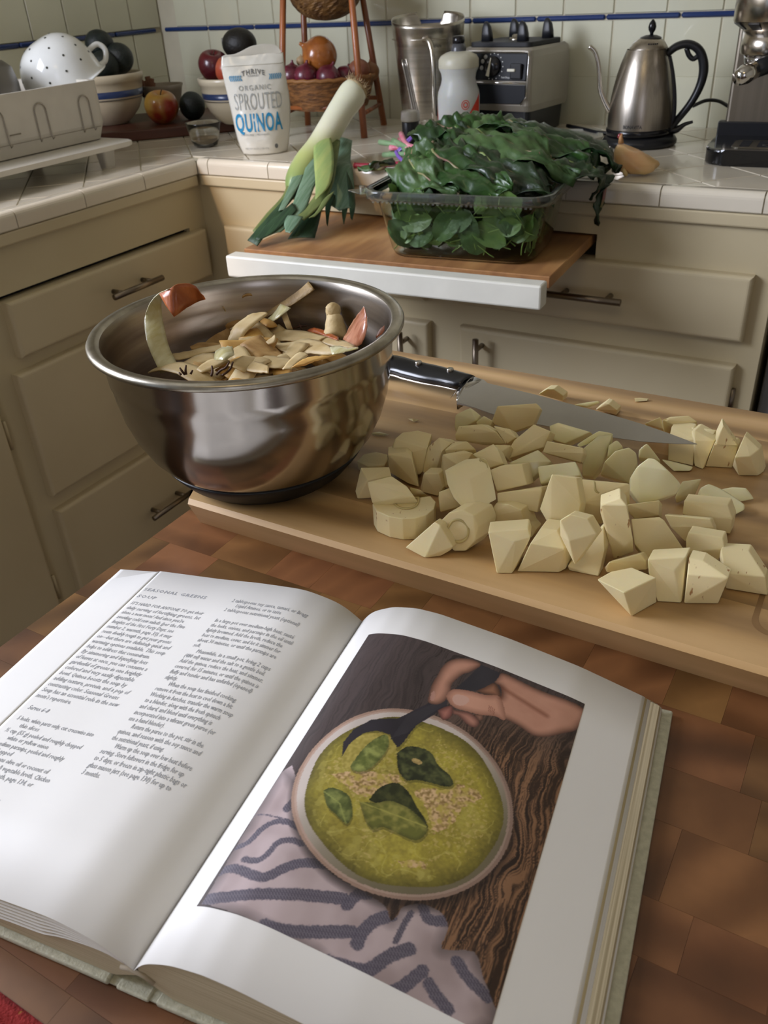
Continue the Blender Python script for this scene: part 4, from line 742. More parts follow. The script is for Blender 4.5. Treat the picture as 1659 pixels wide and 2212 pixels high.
cr = thing('parsnip_end', 'cut parsnip crown end with a knobbly top among the peelings', 'vegetable', (CROWN[0][0][0] / 1000, CROWN[0][0][1] / 1000, CROWN[0][0][2] / 1000))
bm = bmesh.new(); o_ = cr.location
addtube(bm, [(p_[0] / 1000 - o_[0], p_[1] / 1000 - o_[1], p_[2] / 1000 - o_[2]) for p_, r in CROWN], [r / 1000 * .8 for p_, r in CROWN], 14, 16)
for v in bm.verts: v.co += Vector((1, 1, 1)) * 0.0012 * noise.noise(v.co * 150)
bmo('crown', bm, M('parsnip_crown', 'cdb78a', 0.6, col2='b49a68', ns=80, bump=0.5, bs=150), cr, smooth=True)
for k, tw in enumerate(TWIGS):
    org = tuple(np.array(tw[0]) / 1000)
    bm = bmesh.new(); addtube(bm, [tuple(np.array(q) / 1000 - org) for q in tw], [0.0009] * (len(tw) - 1) + [0.0006], 6, 8)
    o = bmo('root_hair', bm, m_('root_hair', '4b2f1c', 0.7), None, smooth=True); o.location = org
    tag(o, ('tallest upright dark root twig of the left tuft at the bowl front', 'dark root twig leaning left in the left tuft at the bowl front', 'shortest outermost dark root twig of the left tuft at the bowl front', 'lone upright dark root twig between the two tufts at the bowl front', 'knobbly bent dark root twig rising right below the white curl', 'rightmost dark root twig, just right of the knobbly bent one', 'tiny dark root twig just right of the left tuft', 'long dark root twig in the hollow at the back of the peelings', 'short dark root twig crossing the long one at the back')[k], 'root', 'dark root twigs in the bowl')

# ---------------------------------------------------------------- chopped vegetables
par_m = M('parsnip_flesh', 'f1e3b6', 0.55, col2='e8d6a0', ns=14, bump=0.15, bs=120, sss=0.25, detail=2)
def fleck(name):
    m = M(name, 'f1e3b6', 0.55, col2='e8d6a0', ns=14, sss=0.2, detail=2); nt = m.node_tree; N = nt.nodes; b = N['Principled BSDF']
    src = b.inputs['Base Color'].links[0].from_socket
    tc = N.new('ShaderNodeTexCoord'); mp = N.new('ShaderNodeMapping'); mp.inputs['Scale'].default_value = (2.4, 1, .7); n1 = N.new('ShaderNodeTexNoise'); n1.inputs['Scale'].default_value = 150; n1.inputs['Detail'].default_value = 2
    nt.links.new(tc.outputs['Object'], mp.inputs[0]); nt.links.new(mp.outputs[0], n1.inputs['Vector'])
    r = N.new('ShaderNodeValToRGB'); r.color_ramp.elements[0].position = .66; r.color_ramp.elements[1].position = .72; r.color_ramp.elements[0].color = (0, 0, 0, 1); r.color_ramp.elements[1].color = (.9, .9, .9, 1)
    mx = N.new('ShaderNodeMix'); mx.data_type = 'RGBA'; mx.inputs[7].default_value = srgb('a06c34'); nt.links.new(n1.outputs['Fac'], r.inputs[0]); nt.links.new(r.outputs[0], mx.inputs[0]); nt.links.new(src, mx.inputs[6]); nt.links.new(mx.outputs[2], b.inputs['Base Color']); return m
fleck_m = fleck('parsnip_skin_flecked')
core_m = M('parsnip_core', 'c4b078', 0.55, col2='d4c288', ns=60, sss=0.2)
oni_m = M('onion_flesh', 'ece6c0', 0.25, col2='dfd8a6', ns=10, stretch=(1, 4, 1), sss=0.35, coat=0.35, bump=0.06, bs=60)
spot_m = M('peel_fleck', '8a5a2c', 0.7)
random.seed(3)
def bend_shell(o, k):
    pass
for W_, ext, kind, lab, core in CHUNKS:
    P_ = [np.array(q) for q in W_]
    if ext: P_ = P_ + [q + np.array(ext) for q in P_]
    P_ = [np.array([q[0], q[1], max(q[2], -29.7)]) / 1000 for q in P_]
    c_ = np.mean(P_, axis=0); c_[2] = min(q[2] for q in P_)
    loc = [tuple(q - c_) for q in P_]
    if kind == 'p':
        nm = 'parsnip_crumb' if ('crumb' in lab or 'scrap' in lab) else 'parsnip_chunk'
        if core:
            t = thing(nm, lab, 'vegetable', tuple(c_), group='chopped parsnips on the cutting board')
            hull('flesh', loc, fleck_m if 'brown' in lab else par_m, t, 0.0006, seg=2)
            cc = [np.array(q) / 1000 - c_ for q in core]; n_ = None
            m0 = np.mean(cc, axis=0); A_ = np.array(cc) - m0; nrm = np.linalg.svd(A_)[2][2]
            camd = np.array(CAM_P) - (m0 + c_); nrm = nrm if nrm @ camd > 0 else -nrm
            bm = bmesh.new()
            cs = spl([tuple(q) for q in cc] + [tuple(cc[0])], 28)[:-1]
            ou = [bm.verts.new(q + nrm * 0.0003) for q in cs]; inn = [bm.verts.new(m0 + (q - m0) * 0.80 + nrm * 0.0004) for q in cs]
            for i in range(len(ou)): bm.faces.new((ou[i], ou[(i + 1) % len(ou)], inn[(i + 1) % len(ou)], inn[i]))
            oo = bmo('core_ring', bm, core_m, t, smooth=True); solid(oo, 0.0004)
        else:
            o = hull(nm, loc, fleck_m if ('brown' in lab or 'peel' in lab or 'skin' in lab) else par_m, None, 0.0006 if 'crumb' not in lab and 'scrap' not in lab else 0, seg=2); o.location = tuple(c_)
            tag(o, lab, 'vegetable', 'chopped parsnips on the cutting board')
            t = o
        if 'brown' in lab:
            pass
    else:
        o = hull('onion_piece', loc, oni_m, None, 0.0010, True, seg=2); o.location = tuple(c_)
        subd(o, 2)
        tag(o, lab, 'vegetable', 'chopped onion on the cutting board')

# ---------------------------------------------------------------- chef's knife
kn = thing('chef_knife', 'large kitchen knife with a black riveted handle lying on the board', 'knife', (1.0, -0.79, ZB))
KO = Vector((1.0, -0.79, ZB))
blade_m = M('blade_steel', 'b7b3aa', 0.45, 0.85, col2='a8a49b', ns=12, stretch=(1, 1, 1), bump=0.03, bs=300, rvar=0.05)
def kv(q): return Vector(q) / 1000 - KO
bm = bmesh.new()
Bp = [kv(q) for q in BLADE]
nrm = Vector((0, 0, 1))
top = [bm.verts.new(q) for q in Bp]; n_ = len(top)
th = [0.0018] * n_
cut = [False] * 10 + [False] + [True] * 0
bot = []
for i, q in enumerate(Bp):
    t_ = 0.0022 if i in range(0, 9) else (0.0004 if i >= 10 else 0.0008)
    bot.append(bm.verts.new(q - Vector((0, 0, t_))))
bm.faces.new(top); bm.faces.new(bot[::-1])
for i in range(n_): bm.faces.new((top[i], top[(i + 1) % n_], bot[(i + 1) % n_], bot[i]))
bmesh.ops.triangulate(bm, faces=bm.faces[:])
bmo('blade', bm, blade_m, kn)
bm = bmesh.new(); q = [kv(v) for v in BOLSTER]
ct_ = sum(q, Vector()) / len(q)
vs_ = []
for v in q: vs_ += [v, v - Vector((0, 0, 0.009))]
vs_.append(ct_ + Vector((0, 0, 0.003)))
for v in vs_: bm.verts.new(v)
bmesh.ops.convex_hull(bm, input=bm.verts)
bmesh.ops.delete(bm, geom=[v for v in bm.verts if not v.link_faces], context='VERTS')
bmesh.ops.bevel(bm, geom=bm.edges[:], offset=0.0012, segments=2, affect='EDGES')
bmo('bolster', bm, M('bolster_steel', 'b9b5ae', 0.2, 1.0), kn, smooth=True)
T_ = spl([tuple(kv(v)) for v in HTOP], 24); B2 = spl([tuple(kv(v)) for v in HBOT], 24)
def scale_loft(name, off0, off1, mat, widen=0.0):
    rings = []
    for a, b in zip(T_, B2):
        a = np.array(a); b = np.array(b); m_0 = (a + b) / 2; ax = (b - a) / 2
        up = np.cross(ax, np.array([0.9, -0.25, 0.0])); up /= np.linalg.norm(up)
        if up[2] < 0: up = -up
        r = []
        for k in range(16):
            t = 2 * PI * k / 16
            cx = math.copysign(abs(math.cos(t)) ** 0.6, math.cos(t)); cz = math.copysign(abs(math.sin(t)) ** 0.7, math.sin(t))
            r.append(m_0 + ax * cx * (1 + widen) + up * ((off1 + off0) / 2 + cz * (off1 - off0) / 2))
        rings.append(r)
    return loft(name, rings, mat, kn, True, True, True)
hm = M('handle_black', '101114', 0.28, coat=0.3)
scale_loft('handle_scale', 0.0012 - 0.009, 0.004, hm)
scale_loft('tang', -0.0050, -0.0018, M('tang_steel', 'c8c3ba', 0.3, 1.0), 0.075)
for rv in RIV:
    q = kv(rv); lathe('rivet', [(0, 0.0010), (0.0030, 0.0009), (0.0033, 0.0), (0.0033, -0.004), (0, -0.004)], m_('rivet_steel', 'bdb9b2', 0.3, 1.0), kn, 20, c=(q.x, q.y, q.z + 0.0034))

# ---------------------------------------------------------------- cookbook
G0 = np.array([1.0861, -1.3131]); SV = np.array([-0.13450, 0.99092]); UX = np.array([0.99092, 0.13450])
bk = thing('cookbook', 'open hardback cookbook with a recipe page and a full-page soup photo', 'book', (1.0861, -1.3131, ZI), rz=math.atan2(0.1345, 0.99092))
PU = [-.195, -.153, -.102, -.073, -.0385, -.0143, -0.004, 0, .0046, .0096, .022, .0375, .0524, .095, .137, .175, .19]
PZ = [.0165, .0235, .0285, .0325, .0354, .0305, 0.0235, .0195, .0264, .0307, .037, .040, .0394, .0323, .023, .0112, .006]
_uu = np.linspace(-0.195, 0.19, 386)
def _smooth(us, zs, lo, hi, k):
    m = (_uu >= lo) & (_uu <= hi); z = np.interp(_uu[m], us, zs)
    zz = z.copy()
    for _ in range(k):
        zz[1:-1] = (zz[:-2] + zz[1:-1] * 2 + zz[2:]) / 4
    return _uu[m], zz
_lu, _lz = _smooth(PU, PZ, -0.195, 0.0, 60)
_ru, _rz = _smooth(PU, PZ, 0.0, 0.19, 14)
def pz(u):
    return float(np.interp(u, _lu, _lz)) if u < 0 else float(np.interp(u, _ru, _rz))
paper_m = M('book_paper', 'e7e5e1', 0.55, col2='e1dfda', ns=3, bump=0.03, bs=40, spec=0.3)
edge_m = M('page_edges', 'cfc3a6', 0.8, col2='a89a7c', ns=3, stretch=(1, 1, 900), nlo=.4, nhi=.6)
cover_m = M('cover_cloth', 'c3c2ae', 0.8, col2='b2b19d', ns=300, bump=0.3, bs=900)
BL = 0.2395
def page_surface(name, u0, u1, v0, v1, nu, nv, mat, off=0.0, parent=bk, zf=None, mask=None, th=None):
    zf = zf or pz
    vs = []; us = [u0 + (u1 - u0) * i / nu for i in range(nu + 1)]
    for j in range(nv + 1):
        v = v0 + (v1 - v0) * j / nv
        for u in us:
            vs.append((u, v, zf(u) + off))
    fs = []
    for j in range(nv):
        for i in range(nu):
            if mask and mask((us[i] + us[i + 1]) / 2, v0 + (v1 - v0) * (j + 0.5) / nv): continue
            fs.append((j * (nu + 1) + i, j * (nu + 1) + i + 1, (j + 1) * (nu + 1) + i + 1, (j + 1) * (nu + 1) + i))
    o = pm(name, vs, fs, mat, parent, True)
    if th: solid(o, th, -1)
    return o
# text blocks: solid stacks of pages under the two visible leaves
def block(name, sgn):
    bm = bmesh.new()
    if sgn > 0: us = list(np.linspace(0.001, 0.173, 60)); zt = lambda u: pz(u) - 0.0008 ; zb = lambda u: max(0.0045, 0.0135 - u * 0.6) if u < 0.02 else 0.0045
    else: us = list(np.linspace(-0.001, -0.186, 60)); zt = lambda u: pz(u) - 0.0008 ; zb = lambda u: max(0.0045, 0.0135 + u * 0.6) if u > -0.02 else 0.0045
    prof = [(u, zt(u)) for u in us]
    ue = us[-1]
    if sgn > 0: prof += [(0.1795, 0.0098), (0.1835, 0.0086), (0.1855, 0.0046)]
    else: prof += [(-0.1862, 0.012), (-0.184, 0.006), (-0.183, 0.0046)]
    prof += [(u, min(zb(u), zt(u) - 0.0005)) for u in us[::-1][2:]]
    a = [bm.verts.new((u, 0.0015, z)) for u, z in prof]; b = [bm.verts.new((u, BL - 0.0015, z)) for u, z in prof]
    n = len(prof)
    for i in range(n): bm.faces.new((a[i], a[(i + 1) % n], b[(i + 1) % n], b[i]))
    fa = bm.faces.new(a[::-1]); fb = bm.faces.new(b)
    bmesh.ops.triangulate(bm, faces=[fa, fb])
    return bmo(name, bm, edge_m, bk)
block('page_block', 1); block('page_block', -1)
# the two open leaves, dog-eared on the left
page_surface('page', 0.0, 0.1752, 0, BL, 90, 6, paper_m, 0, th=0.0002)
page_surface('page', -0.153, 0.0, 0, BL, 80, 6, paper_m, 0, th=0.0002)
us_ = np.linspace(-0.1877, -0.1530, 13); vs_ = []
for t in np.linspace(0, 1, 7):
    for u in us_: vs_.append((u, t * (BL - (-0.153 - u) * 0.40), pz(u)))
solid(pm('page', vs_, [(j * 13 + i, j * 13 + i + 1, (j + 1) * 13 + i + 1, (j + 1) * 13 + i) for j in range(6) for i in range(12)], paper_m, bk, True), 0.0002, -1)
_c2 = page_surface('page', -0.1880, -0.1400, 0, BL - 0.0004, 12, 8, paper_m, -0.0005, th=0.0002)
# fanned leaves whose fore edges show on the right
fan = [(0.1765, 0.0106), (0.1775, 0.0103), (0.1785, 0.0100), (0.1793, 0.0097), (0.1800, 0.0094), (0.1806, 0.0090), (0.1816, 0.0087), (0.1826, 0.0084), (0.1834, 0.0079), (0.1841, 0.0073), (0.1847, 0.0067), (0.1852, 0.0060)]
for k, (ue, ze) in enumerate(fan):
    bm = bmesh.new()
    us = np.linspace(0.150, ue, 10)
    z0_ = pz(0.150) - 0.0008 - 0.00035 * k
    vs = []
    for v in (0.0005 + 0.0001 * k, BL - 0.0003 - 0.0002 * (k % 3)):
        for u in us:
            t = (u - 0.150) / (ue - 0.150); vs.append((u, v, z0_ + (ze - z0_) * t ** 1.05))
    n = len(us)
    o = pm('page', vs, [(i, i + 1, n + i + 1, n + i) for i in range(n - 1)], paper_m if k % 3 else m_('paper_cream', 'cdbd94', 0.7), bk, True); solid(o, 0.00018 if k % 4 else 0.0004, -1)
# lower page-edge leaves on the left bottom
for k in range(6):
    f = lambda u, k=k: pz(u) - 0.0016 - 0.0028 * (k + 1) * min(1, (-u) / 0.05)
    page_surface('page', -0.186 + 0.0004 * k, -0.004, 0.0006, 0.02, 60, 1, paper_m, 0, zf=f, th=0.0003)
# cover boards, spine and head band
def board(name, u0, u1, z0=0.0005, th=0.0034):
    bm = bmesh.new(); addbox(bm, ((u0 + u1) / 2, BL / 2, z0 + th / 2), (u1 - u0, BL + 0.004, th), 0.0010, 2); return bmo(name, bm, cover_m, bk)
board('cover', 0.0085, 0.1912); board('cover', -0.1945, -0.0165)
board('spine', -0.0125, 0.0045, 0.0002, 0.0024)
box('hinge_cloth', (-0.0145, BL / 2, 0.0012), (0.006, BL + .002, 0.001), cover_m, bk); box('hinge_cloth', (0.0065, BL / 2, 0.0012), (0.006, BL + .002, 0.001), cover_m, bk)
tube('head_band', [(-0.008, 0.0012, 0.0155), (-0.003, 0.001, 0.0175), (0.004, 0.001, 0.0165), (0.008, 0.0012, 0.013)], 0.0012, m_('head_band', 'a89c88', 0.8), bk, 8)
# lettering on the left page
ink = M('grey_ink', '9b9da1', 0.7, spec=0.1)
def write(body, u, v, size, shear=0.0, width=None, sx=1.0, off=0.0, name='text_line', space=1.0):
    vs, fs = text_verts(body, size, 1, shear, off, sx, space)
    if not vs: return
    mx = max(q[0] for q in vs)
    k = (width / mx) if width else 1.0
    pts = [(u + q[0] * k, v + q[1]) for q in vs]
    return [(a, b, pz(a) + 0.00012) for a, b in pts], fs
def text_obj(name, lines):
    V = []; F = []
    for l in lines:
        r = write(*l[0], **l[1])
        if not r: continue
        b0 = len(V); V += r[0]; F += [[i + b0 for i in f] for f in r[1]]
    return pm(name, V, F, ink, bk)
hs = 0.0042
text_obj('heading', [(("SEASONAL GREENS", -0.1512, 0.2170, hs), dict(width=0.0500, shear=0.12, off=0.00006, space=1.2)), (("SOUP", -0.1512, 0.2094, hs), dict(width=0.0155, shear=0.12, off=0.00006, space=1.2))])
C1 = ["IT'S HARD FOR ANYONE TO get their", "daily serving of fortifying greens, let", "alone a new mom! And since you're", "avoiding cold raw salads (per the Five", "Insights of the First Forty Days; see", "number 2, warmth, page 33), it may", "seem doubly tough to get your greens", "on\u2014but there are definitely quick and", "warming options available. This soup", "helps to address that conundrum.", "By simmering and liquefying lots", "of leaves at once, you can consume a", "gardenful of greens in one brightly", "colored and very easily digestible", "bowl. Quinoa boosts the soup by", "adding texture, protein, and a pop of", "contrasting color. Seasonal Greens", "Soup has an essential role in the new", "mom's repertoire."]
w1 = [.0575, .0580, .0490, .0530, .0480, .0500, .0530, .0560, .0560, .0480, .0500, .0535, .0530, .0515, .0500, .0560, .0520, .0560, .0260]
bs = 0.0047
L1 = []
for k, (s, w_) in enumerate(zip(C1, w1)):
    L1.append(((s, -0.1503, 0.2015 - 0.00500 * k, bs * (0.9 if k == 0 else 1)), dict(width=w_, shear=0.22, off=0.00003)))
L1.append((("Serves 6\u20138", -0.1476, 0.1020, bs), dict(width=0.0150, shear=0.22, off=0.00003)))
ing = [("5 leeks, white parts only, cut crosswise into", 0, 0.0545), ("thin slices", 1, 0.0140), ("\u00bd cup (55 g) peeled and roughly chopped", 0, 0.0540), ("white or yellow onion", 1, 0.0290), ("2 medium parsnips, peeled and roughly", 0, 0.0500), ("chopped", 1, 0.0125), ("2 tablespoons olive oil or coconut oil", 0, 0.0480), ("4 cups (960 ml) vegetable broth, Chicken", 0, 0.0530), ("or Bone Broth, page 134, or", 1, 0.0400), ("store-bought", 1, .017), ("1 teaspoon salt", 0, .020), ("1 cup (170 g) quinoa, rinsed", 0, .036), ("8 ounces (225 g) fresh spinach", 0, .040), ("1 bunch chard, stems removed", 0, .038), ("", 0, 0), ("Use cooked or sprouted if organic", 0, .044)]
yy = 0.0935
for s, ind, w_ in ing:
    if s: L1.append(((s, -0.1476 + (0.006 if ind else 0), yy, bs * 0.92), dict(width=w_, shear=0.12, off=0.00003)))
    yy -= 0.00470
text_obj('recipe_text', L1)
C2 = [("2 tablespoons soy sauce, tamari, or Bragg", 0, .0545, .2172), ("Liquid Aminos, or to taste", 1, .0330, .2125), ("2 tablespoons nutritional yeast (optional)", 0, .0535, .2075),
      ("In a large pot over medium-high heat, saut\u00e9", 0, .0555, .1965), ("the leeks, onions, and parsnips in the oil until", 0, .0570, 0), ("lightly browned. Add the broth, reduce the", 0, .0530, 0), ("heat to medium, cover, and let it simmer for", 0, .0540, 0), ("about 30 minutes, or until the parsnips are", 0, .0540, 0), ("soft.", 0, .0052, 0),
      ("Meanwhile, in a small pot, bring 2 cups", 1, .0500, 0), ("(480 ml) water and the salt to a gentle boil.", 0, .0545, 0), ("Add the quinoa, reduce the heat, and simmer,", 0, .0560, 0), ("covered, for 15 minutes, or until the quinoa is", 0, .0560, 0), ("fluffy and tender and has unfurled (opened)", 0, .0545, 0), ("slightly.", 0, .0085, 0),
      ("When the soup has finished cooking,", 1, .0450, 0), ("remove it from the heat to cool down a bit.", 0, .0510, 0), ("Working in batches, transfer the warm soup", 0, .0540, 0), ("to a blender, along with the fresh spinach", 0, .0490, 0), ("and chard, and blend until everything is", 0, .0470, 0), ("incorporated into a vibrant green puree (or", 0, .0520, 0), ("use a hand blender).", 0, .0235, 0),
      ("Return the puree to the pot, stir in the", 1, .0455, 0), ("quinoa, and season with the soy sauce and", 0, .0525, 0), ("the nutritional yeast, if using.", 0, .0335, 0), ("Warm up the soup over low heat before", 1, .0480, 0), ("serving. Store leftovers in the fridge for up", 0, .0520, 0), ("to 5 days, or freeze in zip-tight plastic bags or", 0, .0565, 0), ("glass mason jars (see page 130) for up to", 0, .0510, 0), ("3 months.", 0, .0115, 0)]
L2 = []; yy = 0.1965
for s, ind, w_, v in C2:
    if v: yy = v
    L2.append(((s, -0.0812 + (0.0055 if ind else 0), yy, bs), dict(width=w_, shear=0.12, off=0.00003)))
    yy -= 0.00487
text_obj('recipe_text', L2)

# ---- the printed photograph on the right page, computed as flat print colours
PWm, PHm, RES = 129.0, 186.5, 0.42
nx, ny = int(PWm / RES), int(PHm / RES)
gx, gy = np.meshgrid(np.linspace(0, PWm, nx + 1), np.linspace(0, PHm, ny + 1))
rs = np.random.RandomState(4)
def vnoise(x, y, s, seed=0):
    r = np.random.RandomState(seed); T = r.rand(97, 89)
    a = x * s; b = y * s; i = np.floor(a).astype(int); j = np.floor(b).astype(int); u = a - i; v = b - j
    u = u * u * (3 - 2 * u); v = v * v * (3 - 2 * v)
    g = lambda p_, q_: T[p_ % 97, q_ % 89]
    return (g(i, j) * (1 - u) + g(i + 1, j) * u) * (1 - v) + (g(i, j + 1) * (1 - u) + g(i + 1, j + 1) * u) * v
def fbm(x, y, s, seed=0, o=4): return sum(vnoise(x, y, s * 2 ** k, seed + k) / 2 ** k for k in range(o)) / sum(1 / 2 ** k for k in range(o))
def inpoly(P_):
    m = np.zeros(gx.shape, bool); n = len(P_); j = n - 1
    for i in range(n):
        xi, yi = P_[i]; xj, yj = P_[j]
        if yi != yj:
            m ^= ((yi > gy) != (yj > gy)) & (gx < (xj - xi) * (gy - yi) / (yj - yi) + xi)
        j = i
    return m
def segd(a, b):
    ax, ay = a; bx, by = b; dx, dy = bx - ax, by - ay; t = np.clip(((gx - ax) * dx + (gy - ay) * dy) / (dx * dx + dy * dy + 1e-9), 0, 1)
    return np.hypot(gx - ax - t * dx, gy - ay - t * dy)
def pdist(P_, closed=True):
    d = np.full(gx.shape, 1e9); n = len(P_)
    for i in range(n if closed else n - 1): d = np.minimum(d, segd(P_[i], P_[(i + 1) % n]))
    return d
def col(h): return np.array([int(h[i:i + 2], 16) / 255 for i in (0, 2, 4)])
img = np.zeros(gx.shape + (3,))
def put(mask, c, a=1.0):
    global img
    mm = (mask.astype(float) * a)[..., None]; img = img * (1 - mm) + np.asarray(c) * mm
def mix(c1, c2, t): t = np.clip(t, 0, 1)[..., None]; return np.asarray(c1) * (1 - t) + np.asarray(c2) * t
def smp(P_, n=4):
    q = spl([tuple(p_) for p_ in P_] + [tuple(P_[0])], len(P_) * n); return [tuple(v) for v in q[:-1]]
# dark wood with wavy grain running up the page
wv = gx + 3.0 * fbm(gx * 0.4, gy * 0.25, 0.12, 3) * 6 + 5 * np.exp(-((gx - 112) ** 2) / 300) * np.sin(gy / 17.0)
gr = fbm(wv * 3.0, gy * 0.10, 0.5, 9, 4)
right = np.clip((gx - 50) / 50, 0, 1) * np.clip((170 - gy) / 40, 0, 1)
base = mix(col('4a3f3d'), col('8a664a'), right); dark = mix(col('2e2726'), col('3a2a20'), right)
img = mix(base, dark, (gr - 0.40) * (1.6 + 3.2 * right))
ln = fbm(wv * 2.6, gy * 0.04, 0.6, 21, 2); put((ln > 0.66) & (gx > 45), col('241b17'), 0.6)
# towel
tw = inpoly(smp(PH['towel'], 3)); sh = fbm(gx, gy, 0.06, 31, 3)
tc_ = mix(col('bcaaaa'), col('9c8a88'), (sh - 0.35) * 2.2)
ed = np.clip(pdist(PH['towel']) / 5, 0, 1)[..., None]
img = np.where(tw[..., None], tc_ * (0.72 + 0.28 * ed), img)
weave = (np.sin((gx * 1.0 + gy * 1.4) * 3.4) > 0).astype(float)
for P_, w_ in PH['str']:
    d = pdist([tuple(q) for q in spl(P_, len(P_) * 5)], False) - w_ * 0.42 + (vnoise(gx, gy, 1.6, 33) - .5) * .7
    k = np.clip(0.5 - d * 2.2, 0, 1) * tw
    put(k, mix(col('474250'), col('6e6872'), weave), 0.92)
for P_ in ([(1200, 900), (1260, 1100), (1330, 1300), (1350, 1600)],):
    pass
# the bowl of soup
C_ = (78.0 - 16.5, 111.0 - 27.0); dx, dy = gx - C_[0], gy - C_[1]; rr = np.hypot(dx, dy); ang = np.arctan2(dy, dx)
put(np.clip(1 - (np.hypot(dx - 1.5, dy + 2.5) - 51.5) / 4, 0, 1) * (rr > 50), col('1c1614'), 0.55)
R0 = 52.6
put(rr < R0, mix(col('a68876'), col('8a7264'), (np.cos(ang) + 1) / 2))
put(rr < R0 - 1.5, mix(col('b4998a'), col('9c8676'), (np.cos(ang) + 1) / 2))
put(rr < R0 - 2.6, mix(col('c3b7ae'), col('70674f'), np.clip((dx * 0.75 - dy * 0.65) / 50 * 0.9 + 0.35, 0, 1)))
sd = np.hypot(dx - 0.8, dy + 0.0); so = sd < 46.8 + 0.5 * np.sin(ang * 7)
sn = fbm(gx, gy, 0.09, 40, 4); sf = fbm(gx, gy, 0.8, 50, 3)
soup = mix(col('93863a'), col('a79a3e'), (sn - 0.3) * 2.2) * (1 - 0.35 * np.clip((sd - 38) / 9, 0, 1))[..., None] 
soup = soup * (0.86 + 0.28 * sf)[..., None]
img = np.where(so[..., None], soup, img)
blot = (fbm(gx, gy, 0.25, 60, 3) > 0.56) & (sd < 44) & (dy < 14) & (fbm(gx, gy, 0.05, 61, 2) > 0.48); put(blot, col('b7ab5c'), 0.35)
sc_ = vnoise(gx, gy, 0.9, 66); put((sc_ > 0.72) & (fbm(gx, gy, .07, 67, 2) > .45) & (sd < 40), col('c2ab6c'), 0.6)
rngq = fbm(gx, gy, 0.10, 68, 2); put((np.abs(rngq - .5) < .012) & (sd < 43), col('c0b463'), 0.45)
for k, P_ in enumerate(PH['quin']):
    m = inpoly(smp(P_)) ; q1 = vnoise(gx, gy, 1.1, 70 + k); q2 = fbm(gx, gy, 0.5, 75 + k, 2)
    dd = pdist(P_); m = m & (dd > 1.6 * q2)
    c_ = mix(mix(col('8a7040'), col('d2b184'), q1 * 1.7 - 0.2), col('b5a24f'), (q2 - 0.45) * 3)
    img = np.where(m[..., None], c_, img)
def leaf(P_, c1, c2, seed, vein=None):
    global img
    S_ = smp(P_); m = inpoly(S_); d = pdist(S_); n = fbm(gx, gy, 0.35, seed, 3)
    put(inpoly([(a + 0.8, b - 1.2) for a, b in S_]), col('2a2a14'), 0.35)
    img = np.where(m[..., None], mix(c1, c2, (n - 0.35) * 2.6) * (0.8 + 0.2 * np.clip(d / 2, 0, 1))[..., None], img)
    if vein:
        for a, b in vein: put((segd(a, b) < 0.35) & m, np.asarray(c2) * 1.15, 0.7)
def cen(P_): return tuple(np.mean(P_, axis=0))
leaf(PH['leafB'], col('2c301c'), col('565a34'), 81); leaf(PH['leafC'], col('2c3018'), col('4a4c28'), 82)
leaf(PH['leafE'], col('565f30'), col('868c4c'), 83, [(PH['leafE'][0], cen(PH['leafE'])), (cen(PH['leafE']), PH['leafE'][6])])
leaf(PH['leafD'], col('68692f'), col('918c46'), 84, [(PH['leafD'][0], PH['leafD'][5])])
for k in range(2): put(np.hypot((gx - PH['quin'][3][0][0]) / 2.6, (gy - PH['quin'][3][0][1]) / 1.6) < 1, mix(col('8a7444'), col('c0a66a'), vnoise(gx, gy, 1.2, 90)))
S_ = smp(PH['spoon'], 3); put(inpoly([(a + 1, b - 1.5) for a, b in S_]) & so, col('3a3517'), 0.35)
put(inpoly(PH['spoon']), mix(col('272428'), col('37323a'), fbm(gx, gy, 0.1, 91, 2)))
sfm = inpoly(smp(PH['spoonfood'])); img = np.where(sfm[..., None], mix(col('94873c'), col('b8a658'), vnoise(gx, gy, 0.8, 92)), img)
leaf(PH['leafA'], col('636c34'), col('9aa058'), 85)
# the hand and the spoon handle
sk1, sk2, sk3 = col('c08f78'), col('a87560'), col('7c4c3a')
def flesh(P_, seed, l=(0.3, 0.8), shade=0.45, base=(sk1, sk2)):
    global img
    S_ = smp(P_); m = inpoly(S_); d = np.clip(pdist(S_) / 5.0, 0, 1); n = fbm(gx, gy, 0.12, seed, 3)
    c_ = mix(base[1], base[0], d ** 0.6 * 0.8 + (n - 0.5) * 0.6); c_ = c_ * (1 - shade * (1 - d) ** 2)[..., None]
    img = np.where(m[..., None], c_, img)
flesh(PH['palm'], 105, base=(col('a5765a'), col('8a5c48')))
flesh(PH['fing3'], 104); flesh(PH['fing'], 101, base=(col('c08d78'), col('a86f60'))); flesh(PH['fing2'], 102, base=(col('bb8272'), col('a06056')))
flesh(PH['hand'], 103)
put(inpoly(PH['handle']), mix(col('2b292d'), col('3c383d'), np.clip(fbm(gx, gy, 0.06, 95, 2), 0, 1)))
flesh(PH['index'], 100)
H_ = PH['hand']
thumb = H_[:1] + H_[1:6] + [H_[5], H_[17], H_[18], H_[19], H_[20], H_[21], H_[22]]
hx = [q[0] for q in H_[:4]]; 
S_ = smp(thumb[:6] + thumb[7:]); m = inpoly(S_); d = np.clip(pdist(S_) / 4, 0, 1); img = np.where(m[..., None], mix(sk2 * 0.85, sk1 * 1.03, d ** 0.7), img)
put(np.clip(1 - pdist([H_[5], H_[6], tuple((np.array(H_[5]) + np.array(H_[13])) / 2 + np.array([8, 4]))], False) / 2.4, 0, 1) * inpoly(smp(H_)), col('70402e'), 0.55)
put(inpoly(smp(PH['nail'])), col('c59d8c')); put(inpoly(smp(PH['nail2'])), col('b58a7c'), 0.8)
